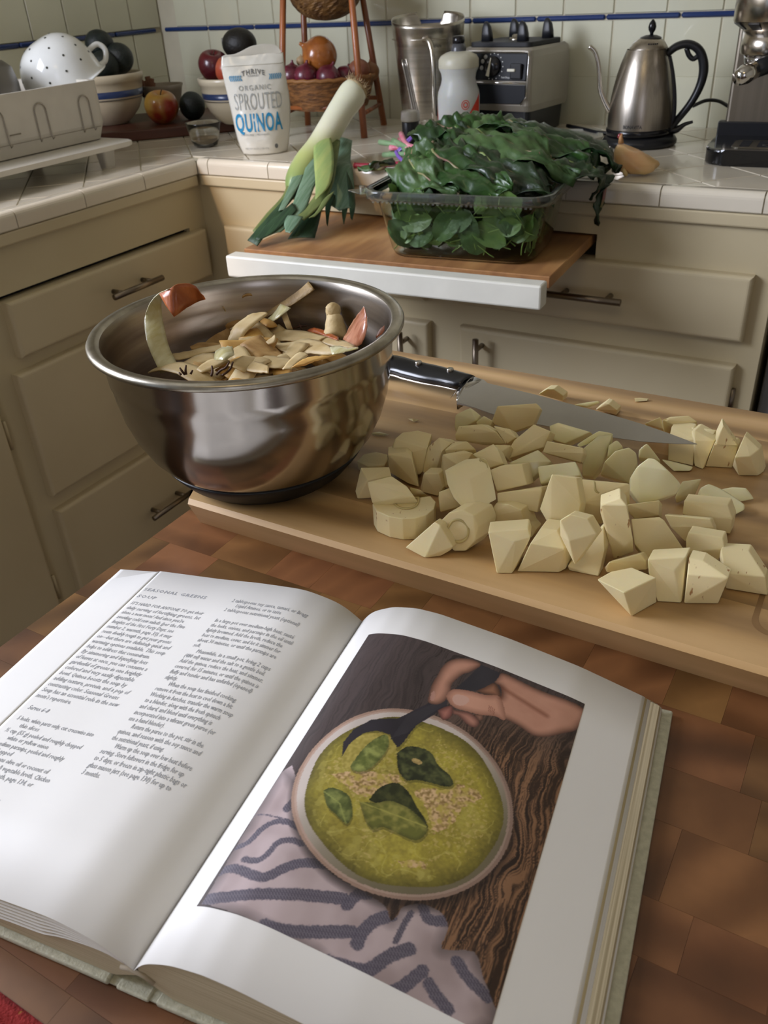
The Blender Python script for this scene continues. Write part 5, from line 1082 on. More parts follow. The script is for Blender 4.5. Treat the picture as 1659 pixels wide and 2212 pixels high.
for k in range(4):
    a = (H_[19][0] + 2 + k * 1.0, H_[19][1] + 8.5 - 0.3 * k); put((np.abs(segd(a, (a[0] + 0.8, a[1] - 4)) - 0.0) < 0.22), col('7c4838'), 0.6)
img = np.clip(img, 0, 1)
lin = np.where(img <= 0.04045, img / 12.92, ((img + 0.055) / 1.055) ** 2.4)
PX0, PY0 = 0.0165, 0.0270
us = PX0 + gx[0] / 1000; zs = np.array([pz(u) for u in us]) + 0.00010
vv = PY0 + gy[:, 0] / 1000
V = np.zeros((ny + 1, nx + 1, 3)); V[..., 0] = us[None, :]; V[..., 1] = vv[:, None]; V[..., 2] = zs[None, :]
idx = np.arange((ny + 1) * (nx + 1)).reshape(ny + 1, nx + 1)
F = np.stack([idx[:-1, :-1], idx[:-1, 1:], idx[1:, 1:], idx[1:, :-1]], -1).reshape(-1, 4)
me = D.meshes.new('soup_photo'); me.vertices.add(V.size // 3); me.vertices.foreach_set('co', V.ravel())
me.loops.add(F.size); me.loops.foreach_set('vertex_index', F.ravel().astype(np.int32)); me.polygons.add(len(F))
me.polygons.foreach_set('loop_start', (np.arange(len(F)) * 4).astype(np.int32)); me.polygons.foreach_set('loop_total', np.full(len(F), 4, np.int32))
me.update(calc_edges=True)
ca = me.color_attributes.new('Col', 'FLOAT_COLOR', 'POINT')
ca.data.foreach_set('color', np.concatenate([lin.reshape(-1, 3), np.ones((lin.size // 3, 1))], 1).ravel().astype(np.float32))
so_ = link('soup_photo', me, vcol('printed_photo', 0.5, 0.35), bk, True); so_['label'] = 'printed photo of green soup in a bowl with a hand holding a dark spoon and a striped towel'

# ================================================================ things on the back counter
def hz(h): return math.atan2(h[1], h[0])
chrome_m = M('chrome', 'c9c6c2', 0.08, 1.0)
ker_m = M('kettle_steel', 'aaa297', 0.30, 1.0, col2='a0988c', ns=5, stretch=(60, 60, .3), bump=0.03, bs=20)
# ---- electric gooseneck kettle
kt = thing('electric_kettle', 'brushed steel gooseneck kettle with a black loop handle on a black base', 'kettle', (0.817, 0.369, 0), rz=hz((.967, .256)))
lathe('base', [(0, 0.001), (0.066, 0.001), (0.070, 0.004), (0.070, 0.010), (0.066, 0.016), (0.060, 0.019), (0, 0.019)], black_m, kt, 48, c=(-0.005, 0, 0))
lathe('skirt', [(0, 0.0185), (0.058, 0.0185), (0.0605, 0.021), (0.0605, 0.031), (0.0590, 0.032), (0, 0.032)], m_('black_gloss', '101014', 0.2), kt, 48, c=(-0.009, 0, 0))
kp = [(0.0598, 0.032), (0.0600, 0.045), (0.0592, 0.065), (0.0570, 0.085), (0.0535, 0.105), (0.0490, 0.125), (0.0438, 0.143), (0.0385, 0.157), (0.0352, 0.165)]
lathe('body', kp, ker_m, kt, 64, c=(-0.008, 0, 0))
lathe('lid', [(0.0350, 0.1652), (0.0345, 0.167), (0.029, 0.175), (0.021, 0.181), (0.012, 0.1845), (0, 0.186)], ker_m, kt, 48, c=(-0.005, 0, 0))
lathe('lid_cap', [(0.0200, 0.1818), (0.018, 0.184), (0.010, 0.1868), (0, 0.1878)], black_m, kt, 32, c=(-0.003, 0, 0))
lathe('knob', [(0.0, 0.1865), (0.0032, 0.187), (0.0030, 0.190), (0.0062, 0.195), (0.0072, 0.200), (0.0058, 0.206), (0.002, 0.2115), (0, 0.2125)], m_('black_gloss', '101014', 0.2), kt, 24, c=(-0.002, 0, 0))
for k in range(5): lathe('vent_hole', [(0, 0.0), (0.0014, 0.0), (0.0014, -0.002), (0, -0.002)], gap_m, kt, 10, c=(-0.005 + 0.0295 * math.sin(-0.2 + 0.13 * k + 0.2), -0.0295 * math.cos(0.13 * k), 0.1752))
tube('spout', [(-0.064, -0.004, 0.060), (-0.076, -0.004, 0.078), (-0.086, -0.004, 0.100), (-0.0905, -0.004, 0.130), (-0.0945, -0.004, 0.148), (-0.102, -0.004, 0.164), (-0.112, -0.004, 0.172)], [0.0065, 0.0055, 0.0046, 0.0042, 0.0040, 0.0040, 0.0044], m_('spout_steel', 'c4beb4', 0.2, 1.0), kt, 14, 40)
hp_ = [(0.028, 0, 0.155), (0.045, 0, 0.167), (0.066, 0, 0.170), (0.086, 0, 0.158), (0.0965, 0, 0.132), (0.095, 0, 0.104), (0.083, 0, 0.074), (0.062, 0, 0.044), (0.047, 0, 0.024)]
tube('handle', hp_, [0.009, 0.0095, 0.0095, 0.0105, 0.0115, 0.0105, 0.0095, 0.009, 0.008], black_m, kt, 14, 48, flat=0.75)
tube('handle_strap', [(0.030, 0, 0.150), (0.040, 0, 0.120), (0.0475, 0, 0.085), (0.050, 0, 0.050), (0.046, 0, 0.022)], [0.008, 0.0075, 0.0075, 0.008, 0.008], M('handle_grey', '35363e', 0.4), kt, 12, 30)
tube('thumb_hook', [(0.062, 0, 0.164), (0.068, 0, 0.152), (0.076, 0, 0.146), (0.084, 0, 0.150)], 0.0045, black_m, kt, 8, 12)
tube('switch_lever', [(0.048, 0, 0.024), (0.062, -0.002, 0.026), (0.075, -0.002, 0.035), (0.090, -0.002, 0.040)], [0.007, 0.006, 0.004, 0.0025], black_m, kt, 10, 20)
lathe('indicator_lamp', [(0, 0.0022), (0.004, 0.0014), (0.0055, 0), (0, 0)], m_('red_lamp', '8a1220', 0.2, coat=1), kt, 16, rot=(PI / 2, 0, 0), c=(-0.040, -0.0540, 0.0235))
def flat_text(name, body, size, mat, parent, M4, res=2, width=None, bold=0.0, space=1.0, sx=1.0, center=False):
    vs, fs = text_verts(body, size, res, 0.0, bold, sx, space)
    mx = max(q[0] for q in vs); k = width / mx if width else 1.0
    sh = mx * k / 2 if center else 0
    return pm(name, [M4(q[0] * k - sh, q[1]) for q in vs], fs, mat, parent)
dk_m = M('dark_print', '2b2a2a', 0.5)
flat_text('lettering', 'BONAVITA', 0.0085, dk_m, kt, lambda a, b: (-0.008 + 0.0604 * math.sin((a - 0.012) / 0.0604), -0.0604 * math.cos((a - 0.012) / 0.0604), 0.0365 + b), width=0.036, bold=0.0002, center=True)

# ---- blender base
bb = thing('blender_motor', 'silver and black blender motor base with a dial and rubber jar posts', 'blender', (0.5035, 0.478, 0), rz=math.radians(-8.4))
sil = M('silver_plastic', '9d978c', 0.38, 0.55, bump=0.04, bs=150)
panel_m = M('panel_black', '14161b', 0.5, spec=0.3)
bm = bmesh.new()
def ring_box(bm, rings):
    R = [[bm.verts.new(q) for q in r] for r in rings]; n = len(R[0])
    for a, b in zip(R, R[1:]):
        for k in range(n): bm.faces.new((a[k], a[(k + 1) % n], b[(k + 1) % n], b[k]))
    bm.faces.new(R[0][::-1]); bm.faces.new(R[-1])
def bring(z, w, y0, y1, r=0.012): return [(x, y, z) for x, y in rrect(w, y1 - y0, r, 4, 0, (y0 + y1) / 2)]
ring_box(bm, [bring(0.050, 0.168, -0.080, 0.083), bring(0.062, 0.172, -0.087, 0.086), bring(0.110, 0.172, -0.090, 0.087), bring(0.150, 0.170, -0.084, 0.086), bring(0.162, 0.166, -0.080, 0.084), bring(0.167, 0.156, -0.074, 0.078)])
bmo('housing', bm, sil, bb, smooth=False)
bm = bmesh.new(); ring_box(bm, [bring(0.004, 0.152, -0.070, 0.075), bring(0.052, 0.158, -0.075, 0.078)]); bmo('plinth', bm, black_m, bb)
for sx in (-.06, .06):
    for sy in (-.055, .06): lathe('foot', [(0, 0), (0.012, 0), (0.012, 0.006), (0, 0.006)], black_m, bb, 16, c=(sx, sy, 0))
bm = bmesh.new(); addbox(bm, (0.001, -0.0895, 0.133), (0.158, 0.004, 0.050), 0.0018); v_ = bm.verts[:]; bmesh.ops.rotate(bm, cent=(0, -0.0875, 0.110), matrix=Euler((-0.13, 0, 0)).to_matrix(), verts=v_)
bmo('control_panel', bm, panel_m, bb)
bm = bmesh.new(); addprism(bm, [(-0.078, 0.101), (0.080, 0.101), (0.080, 0.078), (0.068, 0.066), (-0.078, 0.063)], 0, 0.004, 0.001)
for v in bm.verts: v.co = Vector((v.co.x, -0.0925 + v.co.z * .7, v.co.y))
bmo('lower_panel', bm, panel_m, bb)
tube('chrome_strip', [(-0.080, -0.0925, 0.1045), (0.081, -0.0925, 0.1045)], 0.0018, chrome_m, bb, 8)
tube('chrome_edge', [(-0.080, -0.0860, 0.1600), (0.080, -0.0860, 0.1600), (0.0835, -0.088, 0.150), (0.0835, -0.0925, 0.104), (0.0825, -0.093, 0.080), (0.070, -0.091, 0.064)], 0.0012, chrome_m, bb, 8)
def pp(x, z, o=0): return (x, -0.0915 - o + (z - 0.11) * 0.13, z)
kb = lathe('dial', [(0, 0.010), (0.0165, 0.009), (0.0185, 0.004), (0.0190, 0)], m_('black_gloss', '101014', 0.2), bb, 32, rot=(PI / 2 - 0.13, 0, 0), c=pp(0.0005, 0.134))
bm = bmesh.new(); addprism(bm, [(-0.0095, -0.016), (-0.002, -0.018), (0.0005, 0.016), (-0.001, 0.017)], 0, 0.0022, 0.0006)
bmesh.ops.rotate(bm, cent=(0, 0, 0), matrix=Euler((PI / 2 - 0.13, 0, 0)).to_matrix(), verts=bm.verts[:]); bmesh.ops.translate(bm, vec=pp(0.0005, 0.134, 0.010), verts=bm.verts[:])
bmo('dial_pointer', bm, m_('ivory', 'd9d6c4', 0.4), kb)
wh_m = M('white_print', 'c9c9c4', 0.5)
bm = bmesh.new()
for k in range(11):
    a = math.radians(110 - 22 * k + 0); q = pp(0.0005 + 0.0235 * math.cos(a), 0.134 + 0.0235 * math.sin(a), 0.0003); addbox(bm, q, (0.002, 0.0004, 0.002))
bmo('dial_marks', bm, wh_m, bb)
for k, (x, z) in enumerate(((-0.019, 0.151), (-0.0255, 0.143), (-0.027, 0.131))): lathe('program_icon', [(0, .0006), (0.0042, .0006), (0.0042, 0), (0, 0)], m_('icon_grey', 'a9aaa8', 0.5), bb, 16, rot=(PI / 2 - 0.13, 0, 0), c=pp(x, z, 0.0002))
sw = box('switch', pp(0.058, 0.126, 0.003), (0.026, 0.008, 0.028), black_m, bb, 0.002); box('switch_cap', pp(0.049, 0.1285, 0.0085), (0.018, 0.005, 0.0052), m_('ivory', 'd9d6c4', 0.4), sw, 0.0015)
flat_text('lettering', 'Start/Stop', 0.005, wh_m, bb, lambda a, b: pp(0.022 + a, 0.113 + b, 0.0005), width=0.020)
# rubber pad and four jar posts
bm = bmesh.new(); addprism(bm, rrect(0.146, 0.135, 0.012, 4), 0.1665, 0.1760, 0.002); bmo('rubber_pad', bm, M('pad_rubber', '1a1b1e', 0.6), bb)
for sx, sy in ((-0.046, -0.040), (0.040, -0.040), (-0.030, 0.044), (0.050, 0.044)):
    rg = [[(sx + a * k - (.004 * (1 - k)), sy + b * k, z) for a, b in rrect(0.022, 0.015, 0.005, 3)] for k, z in ((1.1, 0.1755), (1.0, 0.190), (0.8, 0.202), (0.5, 0.209), (0.2, 0.212))]
    loft('jar_post', rg, MT.setdefault('padr', M('post_rubber', '1d1e22', 0.4)), bb, True, True, True)
lathe('drive_socket', [(0.014, 0.1755), (0.014, 0.180), (0.008, 0.180), (0.008, 0.184), (0.004, 0.186), (0, 0.186)], steel_m, bb, 24)

# ---- steel blender jar
jr = thing('blender_jar', 'tall stainless steel blender jar with a notched rim and side handle', 'jar', (0.3193, 0.4345, 0), rz=hz((.889, .458)))
def jar_r(z): return 0.058 + (0.078 - 0.058) * (z / 0.215) ** 0.9
def jwall(dr, mat, nm):
    n = 96; zs = [0.004, 0.02, 0.05, 0.09, 0.13, 0.165, 0.183, 0.187, 0.2, 0.215, 0.222]
    bm = bmesh.new(); R = []
    for zi, z in enumerate(zs):
        ring = []
        for i in range(n):
            a = 2 * PI * i / n; r = jar_r(z) + dr + (0.0015 if z > 0.185 else 0)
            k = 1.0 + 0.05 * math.cos(4 * a) * (-1) * 0.6
            zz = z
            if z > 0.2:
                g = math.degrees((a - PI / 2 + PI) % (2 * PI) - PI)   # back of the jar (+y)
                d_ = abs(g + 4) ; zz = z + 0.010 * math.sin(a) if z > 0.2 else z
                if d_ < 16: zz = min(zz, 0.208)
                elif d_ < 22: zz = min(zz, 0.208 + (d_ - 16) / 6 * 0.02)
            ring.append(bm.verts.new((r * k * math.cos(a), r * k * math.sin(a), zz)))
        R.append(ring)
    for a, b in zip(R, R[1:]):
        for i in range(n): bm.faces.new((a[i], a[(i + 1) % n], b[(i + 1) % n], b[i]))
    bm.faces.new(R[0][::-1])
    o = bmo(nm, bm, mat, jr, smooth=True); solid(o, 0.0012); return o
jwall(0, steel_m, 'jar_wall')
tube('rim_bead', [(jar_r(.186) * 1.0 * math.cos(a) + .0018 * math.cos(a), jar_r(.186) * math.sin(a) + .0018 * math.sin(a), 0.186) for a in np.linspace(PI + .1, 2 * PI - .1, 30)], 0.0013, steel_m, jr, 6)
tube('handle', [(-0.008, -0.072, 0.186), (0.002, -0.084, 0.182), (0.008, -0.094, 0.160), (0.010, -0.098, 0.120), (0.010, -0.094, 0.080), (0.012, -0.084, 0.045), (0.014, -0.066, 0.028)], [0.007, 0.0065, 0.005, 0.005, 0.005, 0.005, 0.006], m_('spout_steel', 'c4beb4', 0.2, 1.0), jr, 12, 40, flat=1.0)
bm = bmesh.new(); pr_ = []
for a_, z in ((-2.42, 0.150), (-2.24, 0.150), (-1.95, 0.030), (-2.10, 0.030)): pr_.append((jar_r(z) * 1.0 + .0006, a_, z))
vs_ = []
for t in np.linspace(0, 1, 10):
    for (r0, a0, z0), (r1, a1, z1) in (((pr_[0]), (pr_[3])), ((pr_[1]), (pr_[2]))):
        r, a, z = jar_r(z0 + (z1 - z0) * t) + .0012, a0 + (a1 - a0) * t, z0 + (z1 - z0) * t
        k = 1.0 - 0.03 * math.cos(4 * a); vs_.append((r * k * math.cos(a), r * k * math.sin(a), z))
tube('window_frame', [vs_[i] for i in range(0, 20, 2)] + [vs_[i] for i in range(19, 0, -2)] + [vs_[0]], 0.0016, steel_m, jr, 6)
o = pm('window_strip', vs_, [(2 * i, 2 * i + 1, 2 * i + 3, 2 * i + 2) for i in range(9)], m_('window_grey', '6b665e', 0.25, 0.6), jr, True); solid(o, 0.001)
flat_text('lettering', 'VITAMIX', 0.007, dk_m, jr, lambda a, b: ((jar_r(.2) + .0022) * math.cos(-PI / 2 + (a - .002) / .078), (jar_r(.2) + .0022) * math.sin(-PI / 2 + (a - .002) / .078), 0.170 + b), width=0.030)

# ---- bike water bottle
wb_ = thing('water_bottle', 'frosted squeeze bottle with a black cap and a red emblem', 'bottle', (0.436, 0.342, 0))
bott = M('frosted_plastic', 'd9dbd6', 0.35, trans=0.35, ior=1.3, sss=0.3)
lathe('body', [(0, 0.002), (0.036, 0.002), (0.042, 0.006), (0.0435, 0.03), (0.0435, 0.085), (0.042, 0.094), (0.037, 0.106), (0.0345, 0.117), (0.036, 0.127), (0.040, 0.135), (0.0405, 0.139)], bott, wb_, 48)
lathe('collar', [(0.0408, 0.137), (0.0412, 0.140), (0.0408, 0.152), (0.036, 0.159), (0.026, 0.164), (0.016, 0.167), (0, 0.168)], M('collar_plastic', 'bab7a4', 0.4, sss=0.2), wb_, 48)
lathe('neck', [(0.0155, 0.166), (0.0150, 0.172), (0.0125, 0.180), (0, 0.181)], M('smoky_plastic', '55565a', 0.25, trans=0.2), wb_, 32)
lathe('cap', [(0.0115, 0.180), (0.0125, 0.184), (0.0120, 0.191), (0.008, 0.194), (0, 0.1945)], m_('black_gloss', '101014', 0.2), wb_, 32)
lathe('liquid', [(0, 0.004), (0.040, 0.006), (0.0425, 0.02), (0.0425, 0.060), (0, 0.060)], M('pink_liquid', 'c6a8a2', 0.2, sss=0.2), wb_, 48)
red_m = M('red_print', 'd2402a', 0.4)
def cyl(a, z, r=0.0438): return (r * math.sin(a), -r * math.cos(a), z)
def cylpatch(name, pts, mat, parent, r):
    bm = bmesh.new(); vs = [bm.verts.new(cyl(a, z, r)) for a, z in pts]; f = bm.faces.new(vs); bmesh.ops.triangulate(bm, faces=[f]); return bmo(name, bm, mat, parent)
a0 = 0.455
for k in range(8):
    t0, t1 = k / 8, (k + 1) / 8
A1 = [(a0 + 0.30 + 0.95 * t, 0.035 + 0.055 * t ** 0.7) for t in np.linspace(0, 1, 9)]
bm = bmesh.new(); q1 = [bm.verts.new(cyl(a, z)) for a, z in A1]; q2 = [bm.verts.new(cyl(a, 0.03)) for a, z in A1]
for i in range(8): bm.faces.new((q1[i], q1[i + 1], q2[i + 1], q2[i]))
bmo('print_swoosh', bm, red_m, wb_)
bm = bmesh.new(); q1 = [bm.verts.new(cyl(a, z)) for a, z in [(a0 - 1.55 + .25 * t, 0.08 - 0.04 * t) for t in np.linspace(0, 1, 6)]]; q2 = [bm.verts.new(cyl(a0 - 1.6, z)) for z in np.linspace(.08, .04, 6)]
for i in range(5): bm.faces.new((q1[i], q1[i + 1], q2[i + 1], q2[i]))
bmo('print_swoosh', bm, red_m, wb_)
bm = bmesh.new()
for r0, r1 in ((0.0088, 0.0074), (0.0052, 0.0032)):
    o1 = [bm.verts.new(cyl(a0 + 0.32 + r0 * math.cos(t) / .0438, 0.0715 + r0 * math.sin(t) * 1.05, 0.0439)) for t in np.linspace(0, 2 * PI, 25)[:-1]]
    o2 = [bm.verts.new(cyl(a0 + 0.32 + r1 * math.cos(t) / .0438, 0.0715 + r1 * math.sin(t) * 1.05, 0.0439)) for t in np.linspace(0, 2 * PI, 25)[:-1]]
    for i in range(24): bm.faces.new((o1[i], o1[(i + 1) % 24], o2[(i + 1) % 24], o2[i]))
bmo('emblem', bm, red_m, wb_)

# ---- pepper mill and white shaker
pm_ = thing('pepper_mill', 'short black pepper mill with a knurled chrome top', 'mill', (0.398, 0.200, 0))
lathe('body', [(0, 0), (0.0155, 0), (0.0158, 0.02), (0.0172, 0.054), (0.016, 0.056), (0, 0.056)], black_m, pm_, 32)
bm = bmesh.new(); addlathe(bm, [(0, 0.0555), (0.018, 0.0555), (0.0187, 0.0575), (0.0187, 0.071), (0.017, 0.0745), (0.010, 0.0758), (0, 0.0762)], 48)
for v in bm.verts:
    if 0.057 < v.co.z < 0.072: v.co.x *= 1 + 0.012 * (hash((round(v.co.x, 4), round(v.co.y, 4))) % 2); v.co.y *= 1 + 0.008 * (hash(round(v.co.x, 4)) % 2)
bmo('knurled_top', bm, M('knurled_chrome', 'b9b6b0', 0.22, 1.0, bump=0.8, bs=900), pm_, smooth=True)
ws = thing('salt_shaker', 'small white ceramic shaker right of the pepper mill', 'shaker', (0.424, 0.222, 0))
lathe('body', [(0, 0), (0.0145, 0), (0.0155, 0.004), (0.0150, 0.045), (0.013, 0.051), (0.007, 0.0545), (0, 0.055)], M('white_ceramic', 'd8d3c8', 0.25), ws, 32)
bm = bmesh.new()
for k in range(5): addlathe(bm, [(0, 0.0012), (0.0008, 0.001), (0.0008, -0.001)], 8, (0.004 * math.cos(k * 1.256), 0.004 * math.sin(k * 1.256), 0.0538))
bmo('shaker_holes', bm, gap_m, ws)

# ---- quinoa pouch
po = thing('quinoa_pouch', 'glossy white stand-up pouch of quinoa with blue lettering', 'pouch', (0.105, 0.11, 0), rz=hz((.791, .612)))
PZs = [0.001, 0.012, 0.03, 0.05, 0.07, 0.09, 0.11, 0.13, 0.15, 0.165, 0.175, 0.1835]
PL = [-0.052, -0.0565, -0.061, -0.0635, -0.0652, -0.067, -0.069, -0.0712, -0.0735, -0.0742, -0.0728, -0.0702]
PR = [0.040, 0.043, 0.0475, 0.0512, 0.0535, 0.0555, 0.0552, 0.0530, 0.0518, 0.0515, 0.0515, 0.0515]
PT = [0.050, 0.056, 0.060, 0.058, 0.052, 0.046, 0.038, 0.030, 0.021, 0.014, 0.007, 0.003]
def pouch_front(s, z):
    L_ = np.interp(z, PZs, PL); R_ = np.interp(z, PZs, PR); T = np.interp(z, PZs, PT)
    u = min(max((s - L_) / (R_ - L_), 0), 1)
    y = -T / 2 * (1 - abs(2 * u - 1) ** 2.6) ** 0.8
    wr = 0.0024 * noise.noise(Vector((s * 26 + z * 14, z * 20, 0.3))) + 0.0007 * noise.noise(Vector((s * 70 - z * 60, z * 45, 5)))
    return y - wr * min(1, 8 * u * (1 - u)) * (0.4 if z < 0.012 else 1)
NS = 44; zs2 = list(np.linspace(0.001, 0.1835, 60))
bm = bmesh.new(); Fr = []; Bk = []
for z in zs2:
    L_ = np.interp(z, PZs, PL); R_ = np.interp(z, PZs, PR); T = np.interp(z, PZs, PT)
    Fr.append([bm.verts.new((L_ + (R_ - L_) * i / NS, pouch_front(L_ + (R_ - L_) * i / NS, z), z)) for i in range(NS + 1)])
    Bk.append([Fr[-1][0]] + [bm.verts.new((L_ + (R_ - L_) * i / NS, T / 2 * (1 - abs(2 * i / NS - 1) ** 2.6) ** 0.8, z)) for i in range(1, NS)] + [Fr[-1][-1]])
for a, b in zip(Fr, Fr[1:]):
    for i in range(NS): bm.faces.new((a[i], a[i + 1], b[i + 1], b[i]))
for a, b in zip(Bk, Bk[1:]):
    for i in range(NS): bm.faces.new((a[i + 1], a[i], b[i], b[i + 1]))
bm.faces.new([*Fr[0][::-1], *Bk[0][1:-1]])
pouch_m = M('pouch_film', 'dcd8cc', 0.16, col2='d3cfc2', ns=6, bump=0.5, bs=32, coat=0.6, detail=2)
bmo('bag', bm, pouch_m, po, smooth=True)
# torn top lip above the zip
tp = [(-0.0702, 0.1835), (-0.0634, 0.1865), (-0.050, 0.1850), (-0.040, 0.1875), (-0.0317, 0.1905), (-0.018, 0.1965), (-0.0078, 0.2000), (0.010, 0.2015), (0.0200, 0.2012), (0.0432, 0.1990), (0.0470, 0.1835)]
bm = bmesh.new(); ta = [bm.verts.new((s, -0.0018 - 0.006 * math.sin(max(0, (s + .07)) / .117 * PI) * (z - .1835) / .018, z)) for s, z in tp]; tb = [bm.verts.new((s, -0.0012, 0.1815)) for s, z in tp]
for i in range(len(tp) - 1): bm.faces.new((ta[i], ta[i + 1], tb[i + 1], tb[i]))
o = bmo('torn_flap', bm, pouch_m, po, smooth=True); solid(o, 0.0006); subd(o, 2)
tube('zip_ridge', [(s, pouch_front(s, 0.166) - 0.0006, 0.166) for s in np.linspace(-0.071, 0.049, 24)], 0.0010, pouch_m, po, 6)
def PFm(a, b): return (a, pouch_front(a, b) - 0.0011, b)
blu = M('blue_print', '2788b4', 0.3, coat=0.5); gry = M('grey_print', '9fa09a', 0.35, coat=0.5); grd = M('dark_grey_print', '6a6b6a', 0.4, coat=0.4)
def ptext(name, body, size, mat, s, z, width, height=None, bold=0.0, arc=0.0, res=3, space=1.0):
    vs, fs = text_verts(body, size, res, 0, bold, 1.0, space); mx = max(q[0] for q in vs); mn = min(q[0] for q in vs); my = max(q[1] for q in vs)
    k = width / (mx - mn); kh = (height / my) if height else 1.0
    P_ = []
    for a, b in vs:
        u = (a - mn) * k; P_.append(PFm(s + u, z + b * kh - arc * ((u / width - .5) * 2) ** 2))
    return pm(name, P_, fs, mat, po)
ptext('lettering', 'THRIVE', 0.01, grd, -0.036, 0.1500, 0.046, 0.0090, 0.0002, 0.004, space=1.3)
ptext('lettering', 'MARKET', 0.004, grd, -0.024, 0.1452, 0.022, 0.0028, 0.0)
ptext('lettering', 'ORGANIC', 0.01, gry, -0.045, 0.1215, 0.064, 0.0090, 0.0001, 0, space=1.3)
ptext('lettering', 'SPROUTED', 0.01, gry, -0.057, 0.0865, 0.096, 0.0300, -0.00005, space=1.08)
ptext('lettering', 'QUINOA', 0.01, blu, -0.060, 0.0470, 0.095, 0.0330, 0.00022, space=1.12)
ptext('lettering', 'GLUTEN FREE  |  PRE-WASHED', 0.004, gry, -0.052, 0.0385, 0.058, 0.0036)
ptext('lettering', 'NET WT 16 OZ (1 LB) 454g', 0.004, gry, -0.046, 0.0120, 0.048, 0.0034)
for s0, dr in ((-0.062, 1), (0.020, -1)):
    bm = bmesh.new()
    for k in range(7):
        x = s0 + 0.0036 * k; z = 0.1445
        q = [PFm(x, z + (0 if dr > 0 else .001)), PFm(x + 0.0018, z), PFm(x + 0.0018 + 0.0026 * dr, z - 0.006), PFm(x + 0.0026 * dr, z - 0.006)]
        bm.faces.new([bm.verts.new(v) for v in q]); q = [PFm(x, z + .0004), PFm(x + 0.0018, z + .0004), PFm(x + 0.0018 + 0.002 * dr, z + 0.004), PFm(x + 0.002 * dr, z + 0.004)]
        bm.faces.new([bm.verts.new(v) for v in q])
    bmo('feather_print', bm, blu, po)
bm = bmesh.new(); q = [PFm(0.018 + 0.0035 * math.cos(t), 0.016 + 0.0045 * math.sin(t)) for t in np.linspace(0, 2 * PI, 17)[:-1]]; bm.faces.new([bm.verts.new(v) for v in q]); bmo('seal_print', bm, grd, po)

# ---- two-tier wicker stand
st = thing('fruit_stand', 'wooden two-tier stand with woven wicker baskets against the back wall', 'stand', (0.0925, 0.386, 0))
legw = wood('stand_wood', ['6e3a1c', '8d4f26', 'a05c2e'], 0.4, 0.1, 3, (4, 4, .5), 0.05, coat=0.2)
wick = M('wicker', '8a5c30', 0.6, col2='5e3c1d', ns=45, stretch=(1, 1, 4), nlo=.4, nhi=.6, bump=1.0, bs=120)
wick2 = M('wicker_upper', '7c5a30', 0.6, col2='573b1e', ns=60, nlo=.4, nhi=.6, bump=1.0, bs=200)
so = st.location
LG = [((.216, .317, 0), (.196, .330, .275)), ((.165, .492, 0), (.137, .468, .275)), ((-.031, .456, 0), (.000, .437, .275)), ((.010, .288, 0), (.028, .322, .275))]
for a, b in LG:
    a = Vector(a) - so; b = Vector(b) - so
    tube('leg', [a, a + (b - a) * 0.5, b + (b - a) * 0.55], [0.0075, 0.0072, 0.0062], legw, st, 12)
def legp(i, z):
    a, b = Vector(LG[i][0]) - so, Vector(LG[i][1]) - so; return a + (b - a) * (z / .275)
for i, z in ((0, .047), (1, .060), (2, .047), (3, .060)):
    tube('rail', [legp(i, z), legp((i + 1) % 4, z)], 0.0045, legw, st, 10)
def basket(name, c, prof, mat, ribs, n=56):
    bm = bmesh.new(); vs = addlathe(bm, prof, n)
    for v in bm.verts:
        a = math.atan2(v.co.y, v.co.x); zz = v.co.z
        w_ = 0.0016 * math.sin(a * ribs) * (1 if int(zz / 0.006) % 2 else -1)
        r = math.hypot(v.co.x, v.co.y)
        if r > 0.02: v.co.x *= 1 + w_ / r; v.co.y *= 1 + w_ / r
    o = bmo(name, bm, mat, st, smooth=False); o.location = c; solid(o, 0.003); return o
pr1 = [(0.0, 0.0)] + [(0.085, 0.0)] + [(0.088 + 0.020 * (k / 10) , 0.006 * k) for k in range(0, 11)]
basket('lower_basket', (-0.010, 0.002, 0.054), pr1, wick, 28)
b_rim = [( -0.010 + 0.1095 * math.cos(a), 0.002 + 0.1095 * math.sin(a), 0.1155 + 0.0012 * math.sin(a * 24)) for a in np.linspace(0, 2 * PI, 73)]
tube('basket_rim', b_rim, 0.0042, M('rim_cane', '8f6234', 0.5, bump=.6, bs=300), st, 8)
pr2 = [(0.0, 0.0), (0.02, 0.002), (0.038, 0.007), (0.052, 0.014), (0.064, 0.024), (0.073, 0.036), (0.079, 0.050), (0.083, 0.066), (0.086, 0.082)]
pr2d = [tuple(q) for q in spl([(a, b) for a, b in pr2], 30)]
basket('upper_basket', (0.000, 0.004, 0.226), pr2d, wick2, 22)

def veg(name, label, cat, c, r, mat, sx=1, sy=1, sz=1, prof=None, group=None, rot=None, stem=None, bumpy=0.0, tip=0.0):
    t = thing(name, label, cat, c, group=group, rot=rot)
    bm = bmesh.new(); pf = prof or [(math.sin(a), -math.cos(a)) for a in np.linspace(0, PI, 21)]
    addlathe(bm, [(max(a, 0) * r, b * r) for a, b in pf], 32)
    for v in bm.verts:
        if bumpy: v.co += v.co.normalized() * bumpy * r * noise.noise(v.co * (2.2 / r))
        v.co = Vector((v.co.x * sx, v.co.y * sy, v.co.z * sz))
    bmo('skin', bm, mat, t, smooth=True)
    if stem: tube('stem', stem[0], stem[1], stem[2], t, 8)
    return t
onp = [(0, -0.92), (0.25, -0.93), (0.55, -0.82), (0.85, -0.5), (1.0, -0.05), (0.97, 0.3), (0.8, 0.62), (0.5, 0.84), (0.25, 0.95), (0.12, 1.08), (0.09, 1.25), (0.0, 1.28)]
onp = [tuple(q) for q in spl(onp, 30)]; onp[0] = (0, onp[0][1]); onp[-1] = (0, onp[-1][1])
